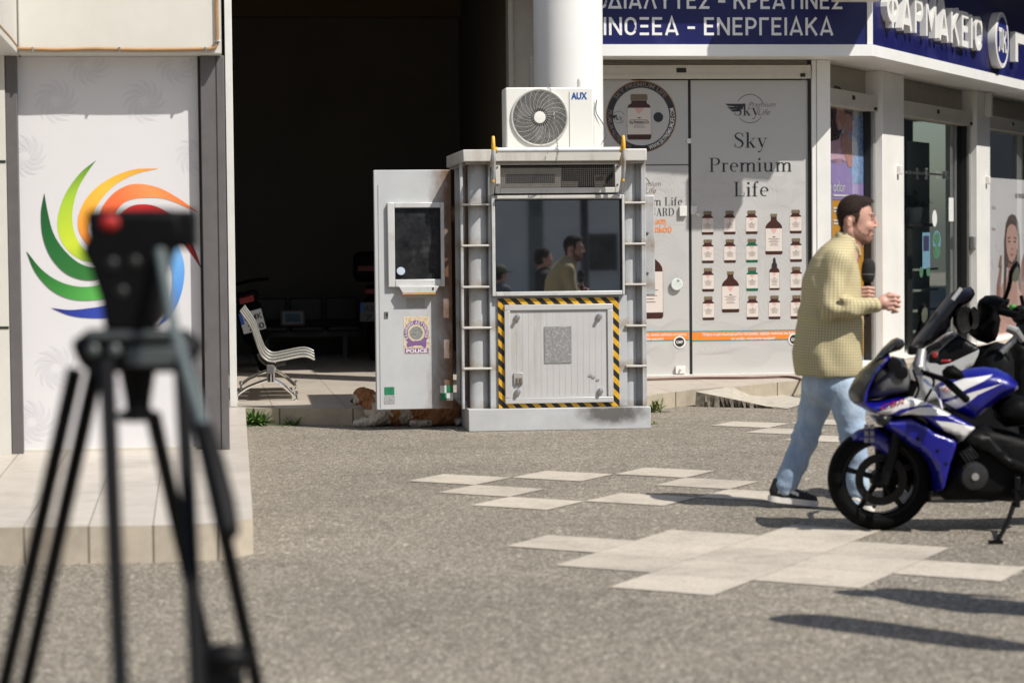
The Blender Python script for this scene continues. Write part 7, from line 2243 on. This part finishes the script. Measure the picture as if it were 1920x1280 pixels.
weldo(pillow([(-.28, .50), (-.15, .60), (.1, .62), (.25, .5), (.2, .42), (0, .52), (-.2, .44)], .09, .04, .03, y=0), 'mudguard', M_silver, sc)
q = MB(); q.tube([(.12, .07, .9), (-.02, .07, .27)], .022, 10); q.tube([(.12, -.07, .9), (-.02, -.07, .27)], .022, 10); q.build('fork', M_black, sc)

# ================================================================== BLACK MOTORBIKE at the right edge
TZ = frame((at(1925, 900, 14.9).x, 14.9, 0), 0)
def cz_(x, y, n=-.15): return pix(TZ, 1620 + x / 5.3333, 480 + y / 5.3333, n)
bb = thing('motorbike', 'black naked motorbike cut off by the right edge, only its bars showing', 'motorcycle', TZ)
tk = [cz_(*p) for p in ((1520, 760), (1600, 700), (1800, 660), (2100, 720), (2300, 860), (2100, 960), (1750, 960), (1580, 880))]
weldo(pillow(tk, .16, .08, .04, y=0), 'fuel_tank', M_black, bb)
q = MB(); P = [cz_(1500, 540, -.35), cz_(1580, 545, -.3), cz_(1640, 600, -.1)]
q.tube([(P[0][0], -.40, P[0][1]), (P[1][0], -.30, P[1][1]), (P[2][0], -.05, P[2][1]), (P[2][0], .05, P[2][1]), (P[1][0], .3, P[1][1]), (P[0][0], .4, P[0][1])], [.019, .018, .014, .014, .018, .019], 10)
q.build('handlebar', RUBBER, bb)
q = MB(); a = cz_(1500, 512, -.4); q.cbox((a[0], -.36, a[1]), (.04, .04, .035)); q.build('green_switch', mat('switch_green', s2l(60, 130, 50), .5, var=.2), bb, bevel=.012)
q = MB(); a = cz_(1585, 590, -.3); q.ball((a[0], -.25, a[1]), .06, 0, 14, (1, .8, 1)); a = cz_(1600, 400, -.3); q.tube([(cz_(1590, 560)[0], -.2, cz_(1590, 560)[1]), (a[0], -.22, a[1])], .012, 8); q.build('clutch_unit', M_black, bb)
sh_ = [cz_(*p) for p in ((1500, 860), (1560, 800), (1700, 900), (1900, 1000), (1950, 1500), (1700, 1900), (1500, 1700), (1470, 1200))]
weldo(pillow(sh_, .14, .06, .05, y=0), 'engine', M_dark, bb)
wz0 = cz_(1480, 2200, 0)[0]
wheel2(wz0, .3, bb); wheel2(wz0 + 1.4, .3, bb)
q = MB(); 
for s in (-1, 1): q.tube([(P[2][0], s * .1, P[2][1]), (wz0, s * .1, .3)], .024, 10)
q.build('fork', M_black, bb)
q = MB(); q.cbox((wz0 + 1.0, 0, .8), (.7, .26, .1)); q.build('seat', RUBBER, bb, bevel=.04)

# ================================================================== TRIPOD in the foreground
ZT = 4.5
def tp(x, y, Z=ZT): return at(x, y, Z)
def t2(x, y): return (600 and (x / 1.882, 600 + y / 1.882))
M_tri = mat('tripod_black', (.0035, .0035, .004), .5, var=.25, scale=30, spec=.15)
M_trig = mat('tripod_grey', (.10, .115, .115), .35, .3, var=.15, scale=20)
cT = tp(258, 660)
tri = thing('camera_tripod', 'black video camera tripod with fluid head and pan handle in the foreground', 'tripod', Matrix.Translation((cT.x, ZT, 0)))
tw = lambda p: Vector((p[0] - cT.x, p[1] - ZT, p[2]))
def T_(x, y, dz=0.): return tw(tp(x, y, ZT + dz))
def tl(name, lines, par, r=.0136):
    q = MB()
    for (xa, ya), (xb, yb_), da, db in lines:
        a = T_(*t2(xa, ya), da); b_ = T_(*t2(xb, yb_), db)
        k = a.z / max(1e-6, a.z - b_.z); e = a + (b_ - a) * k
        q.tube([a, a.lerp(e, .55), e], [r * 1.15, r, r * .85], 10)
        q.ball(a.lerp(e, .52), r * 1.5, 0, 8)
        q.ball(e + Vector((0, 0, .012)), .02, 0, 10)
    return q.build(name, M_tri, par)
tl('leg', [((265, 175), (15, 1280), 0, .1), ((338, 175), (92, 1280), .02, .14)], tri)
tl('leg', [((377, 150), (425, 1280), -.06, -.5), ((642, 150), (695, 1280), -.06, -.5)], tri)
tl('leg', [((540, 335), (690, 1000), .06, .2), ((660, 150), (905, 1280), .03, .2)], tri)
q = MB()
a, e = T_(143, 640), T_(368, 690)
q.tube([T_(146, 668), T_(172, 656), T_(258, 652), T_(345, 656), T_(370, 670)], [.030, .040, .040, .040, .030], 14)
q.cbox(tuple(T_(258, 660)), (.17, .10, .072)); q.build('bowl_mount', M_tri, tri, bevel=.008)
q = MB(); q.cbox(tuple(T_(283, 668, -.055)), (.09, .01, .035)); q.cbox(tuple(T_(240, 628, -.05)), (.15, .02, .014)); q.build('mount_plate', M_trig, tri, bevel=.003)
for px_ in (175, 215):
    q = MB(); q.ball(tuple(T_(px_, 657, -.055)), .012, 0, 12, (1, .6, 1)); q.build('knob', M_trig, tri)
q = MB(); c_ = T_(258, 695); q.lathe([(.034, 0), (.024, -.06), (.024, -.075)], Matrix.Translation(c_), 18); q.lathe([(.018, -.07), (.042, -.078), (.042, -.088), (.03, -.094), (.0, -.095)], Matrix.Translation(c_), 24); q.build('bowl_clamp', M_tri, tri)
q = MB()
hd = [T_(172, 470), T_(168, 440)]
poly = [T_(*p) for p in ((168, 398), (345, 396), (352, 450), (322, 470), (312, 520), (305, 600), (282, 622), (205, 622), (196, 560), (176, 500), (160, 470), (172, 445))]
q.prism([(p.x, p.z) for p in poly], -.06, .06); q.build('fluid_head', M_tri, tri, bevel=.012, seg=3)
q = MB(); q.cbox(tuple(T_(340, 430, -.02)), (.056, .06, .072), 0, None); q.cbox(tuple(T_(250, 400)), (.16, .09, .014)); q.build('plate_lock', M_tri, tri, bevel=.01)
q = MB(); q.ball(tuple(T_(206, 418, -.058)), .017, 0, 16, (1.1, .6, .9)); q.build('lock_lever', mat('lever_red', s2l(165, 26, 22), .6, var=.1), tri)
for p in ((210, 495), (252, 492), (228, 548)): MB().ball(tuple(T_(*p, -.06)), .012, 0, 12, (1, .5, 1)).build('dial', mat('dial_dark', (.010, .010, .010), .5), tri)
q = MB(); q.tube([T_(300, 470, -.07), T_(325, 610, -.16), T_(388, 818, -.30)], [.010, .0105, .011], 12); ph_ = q.build('pan_handle', mat('handle_grey', (.16, .19, .185), .35, .4, var=.1), tri)
q = MB(); q.tube([T_(383, 800, -.29), T_(398, 860, -.33), T_(418, 945, -.38), T_(428, 992, -.41)], [.016, .021, .023, .020], 14); q.ball(tuple(T_(428, 992, -.41)), .020, 0, 12); q.build('grip', M_tri, ph_)
q = MB(); a = T_(420, 1235, -.2); q.ball(tuple(a), .04, 0, 16, (1.25, .8, .75)); q.cbox((a.x + .0, a.y, a.z - .05), (.07, .05, .08)); q.build('spreader_joint', M_tri, tri, bevel=.01)
# ================================================================== WHAT STANDS BEHIND THE CAMERA (mirrored in the booth window, casting shadows into the picture)
def mirr(x, y, Y):
    """the world point at depth Y that the booth window mirrors at this pixel"""
    Ti = TK.inverted(); o = Ti @ CAMP; d = Ti.to_3x3() @ ray(x, y)
    nn = Vector((0, -1, GT)).normalized(); k0 = Vector((0, .0588, gz0))
    p = o + d * ((k0 - o).dot(nn) / d.dot(nn)); d = d - nn * 2 * d.dot(nn)
    P = TK @ p; D = TK.to_3x3() @ d
    return P + D * ((Y - P.y) / D.y)
def standing(X, Y, yaw, lab, top, legs, hair, H=1.76, cap=None, arm=None):
    T = Matrix.Translation((X, Y, 0)) @ Matrix.Rotation(R(yaw), 4, 'Z')
    k = H / 1.76
    b = Blob(.03)
    b.ell((0, 0, 1.635), (.078, .098, .118), k=.02); b.ell((0, -.03, 1.58), (.058, .07, .075), k=.02)
    b.cap((0, .01, 1.56), (0, .015, 1.44), .056, .062, .03)
    b.ell((0, -.105, 1.60), (.014, .02, .02), k=.01)
    for s in (-1, 1):
        b.ell((s * .08, 0, 1.61), (.012, .018, .03), k=.008)
        el, wr = ((s * .25, .02, 1.13), (s * .15, -.2, 1.08)) if arm else ((s * .26, .02, 1.12), (s * .27, -.03, .88))
        b.chain([(s * .15, 0, 1.40), (s * .2, 0, 1.38), el, wr], [.05, .052, .04, .03], .02)
        w_ = Vector(wr); e_ = (w_ - Vector(el)).normalized()
        b.ell(tuple(w_ + e_ * .05), (.03, .03, .045), k=.012)
        for i in range(4):
            f0 = w_ + e_ * .08 + Vector((s * (.018 - .012 * i), 0, 0)); b.cap(tuple(f0), tuple(f0 + e_ * .05 + Vector((0, -.015, 0))), .0095, .008, .003)
        b.cap(tuple(w_ + e_ * .04), tuple(w_ + e_ * .08 + Vector((-s * .03, -.01, 0))), .011, .009, .005)
        b.chain([(s * .09, 0, .92), (s * .10, -.01, .50), (s * .10, .02, .08)], [.09, .055, .04], .03)
        b.cap((s * .1, .03, .04), (s * .11, -.14, .03), .04, .034, .02)
    b.chain([(0, 0, 1.38), (0, 0, 1.15), (0, 0, .95)], [.115, .115, .12], .05, (1.25, .85, 1))
    p = b.build('person', [M_skin], T=T @ Matrix.Scale(k, 4), vox=.011)
    tag(p, lab, 'person')
    h = Blob(.01); h.ell((0, .012, 1.66), (.086, .104, .106), k=.01); h.ell((0, .03, 1.615), (.083, .088, .09), k=.02); h.ell((0, -.125, 1.585), (.12, .11, .11), k=.01, sub=True); h.ell((0, .0, 1.475), (.14, .15, .075), k=.01, sub=True)
    h.build('hair', hair, p, vox=.008)
    c = Blob(.03)
    c.chain([(0, 0, 1.41), (0, 0, 1.15), (0, 0, .90)], [.12, .13, .135], .05, (1.32, .92, 1))
    for s in (-1, 1):
        el = (s * .25, .02, 1.13) if arm else (s * .26, .02, 1.12)
        c.chain([(s * .10, 0, 1.42), (s * .19, 0, 1.39), el], [.06, .07, .062], .03)
    c.build('shirt', top, p, vox=.011, disp=lambda X_, Y_, Z_: .004 * np.sin(30 * Z_ + 20 * X_) * np.sin(22 * X_ + 9 * Y_))
    j = Blob(.03); j.chain([(0, 0, .98), (0, 0, .90)], [.13, .135], .03, (1.25, .95, 1))
    for s in (-1, 1): j.chain([(s * .09, 0, .88), (s * .10, -.01, .50), (s * .10, .02, .1)], [.10, .075, .065], .03)
    j.build('trousers', legs, p, vox=.012)
    for s_ in (-1, 1):
        f = Blob(.02); f.chain([(s_ * .1, .05, .045), (s_ * .102, -.03, .05), (s_ * .11, -.16, .036)], [.052, .052, .044], .02); f.ell((s_ * .1, -.05, -.06), (.3, .4, .068), k=.004, sub=True)
        f.build('shoe', M_shoe, p, vox=.009)
    if cap:
        c = Blob(.01); c.ell((0, .005, 1.69), (.094, .112, .085), k=.01); c.ell((0, -.15, 1.665), (.075, .085, .010), k=.01); c.ell((0, 0, 1.58), (.2, .13, .085), k=.004, sub=True)
        c.build('cap', cap, p, vox=.008)
    return p
M_blk = mat('black_cotton', (.012, .012, .013), .85, var=.3, scale=12)
M_jn = mat('dark_trousers', (.03, .034, .045), .85, var=.3, scale=12)
standing(2.58, 9.62, 100, 'person in a black shirt, seen mirrored in the booth window', M_blk, M_jn, M_hair, 1.78)
bs = thing('shadow_boom_stand', 'unseen boom on a stand, added only to cast a ground shadow', 'shadow caster', frame((4.32, 6.98, 0), 0))  # made-up boom out of view, placed and thickened for its shadow
q = MB(); q.tube([(0, 0, 0), (0, 0, 3.26)], .016, 10); q.build('pole', M_tri, bs)
for k in range(3):
    a_ = 2.1 * k + .5
    MB().tube([(0, 0, .45), (.45 * math.cos(a_), .45 * math.sin(a_), .0)], .011, 8).build('leg', M_tri, bs)
q = MB(); q.tube([(.7, -.75, 3.2), (0, 0, 3.22), (-1.1, 1.14, 3.20)], .03, 8); q.build('boom', M_tri, bs)
q = MB(); q.tube(catmull([(-.42, .43, 3.2), (-.55, .57, 3.2), (-.9, .94, 3.2), (-1.14, 1.18, 3.2), (-1.2, 1.24, 3.2)], 4), [.07, .09, .11, .125, .135, .14, .145, .15, .155, .155, .155, .15, .145, .13, .11, .07, .01], 12); q.build('shadow_windshield', mat('fur_grey', (.08, .08, .08), .9), bs)
a = mirr(938, 500, 5.6)
standing(a.x, a.y, 75, 'person in an olive cap, mirrored at the left of the booth window', mat('grey_jacket', (.10, .11, .13), .8, var=.2), M_jn, M_hair, 1.66, mat('olive_cap', (.09, .095, .05), .8, var=.2), True)
# building across the street
rbd = thing('street_building', 'pale building across the street, seen only mirrored in glass', 'building', frame((0, -13, 0), 0))
M_pale = mat('pale_render', (.78, .755, .71), .8, var=.06, scale=1.2)
q = MB(); q.box(-20, 22, -6, 0, 0, 9); q.build('wall', M_pale, rbd)
wa, wb = mirr(1081, 430, -12.95), mirr(1166, 512, -12.95)
q = MB(); q.box(min(wa.x, wb.x), max(wa.x, wb.x), .0, .05, min(wa.z, wb.z), max(wa.z, wb.z)); q.box(min(wa.x, wb.x) + .1, max(wa.x, wb.x) - .1, .05, .055, min(wa.z, wb.z) + .05, max(wa.z, wb.z) - .1, 1)
q.build('window', [M_pale, mat('window_dark', (.04, .04, .038), .3, var=.2)], rbd)
wa, wb = mirr(991, 372, -12.95), mirr(1020, 560, -12.95)
q = MB(); q.box(min(wa.x, wb.x), max(wa.x, wb.x), .0, .04, .0, 7.); q.build('door_panel', mat('mottled_panel', (.20, .21, .20), .6, var=.3, scale=3.), rbd)
p0_ = mirr(1096, 450, -3.5)
q = MB(); q.lathe([(.11, 0), (.075, 1.0), (.07, 7.)], Matrix.Translation((p0_.x, p0_.y, 0)), 20)
tag(q.build('lamp_post', mat('post_dark', (.035, .037, .05), .5, var=.2)), 'dark post across the street, seen only mirrored in the booth window', 'post')
# parked car across the street
ca = mirr(1130, 545, -8.5)
TCr = frame((ca.x, -8.5, 0), 0)
car = thing('parked_car', 'dark car parked across the street, mirrored low in the booth window', 'car', TCr)
cb_ = pillow([(-2.1, .35), (-2.15, .7), (-1.9, .85), (-1.2, .95), (-.5, 1.38), (.6, 1.42), (1.3, 1.05), (2.0, .92), (2.15, .6), (2.1, .35)], .82, .25, .12, decals=[([(-1.0, .96), (-.45, 1.3), (.55, 1.34), (1.1, 1.02)], 1)], y=0)
weldo(cb_, 'body', [mat('car_paint', (.03, .035, .05), .25, var=.05, coat=.8), mat('car_glass', (.01, .012, .014), .05, var=0)], car)
for x in (-1.35, 1.35):
    for s in (-.74, .74):
        q = MB(); q.lathe([(.0, -.09), (.2, -.1), (.3, -.1), (.32, 0), (.3, .1), (.2, .1), (.0, .09)], Matrix.Translation((x, s, .32)) @ Matrix.Rotation(R(90), 4, 'X'), 24); q.build('wheel', RUBBER, car)

# shop across the side street, mirrored in the pharmacy's glass
sbd = thing('side_building', 'building across the side street, seen only mirrored in the pharmacy glass', 'building', frame((15.5, 42, 0), 90))
q = MB(); q.box(-24, 24, -3, 0, 0, 9); q.build('wall', mat('side_wall_grey', (.10, .10, .095), .8, var=.25, scale=.6), sbd).scale = (1, -1, 1)
q = MB(); x = -14.
k = 0
while x < 14:
    q.faces([(x, .0, 3.35), (x + .42, .0, 3.35), (x + .42, .9, 2.95), (x, .9, 2.95), (x, .9, 2.75), (x + .42, .9, 2.75)], [(0, 1, 2, 3), (3, 2, 5, 4)], k % 2)
    x += .42; k += 1
q.build('awning', [mat('awning_pale', (.75, .71, .62), .8), mat('awning_grey', (.16, .16, .15), .8)], sbd, smooth=0)
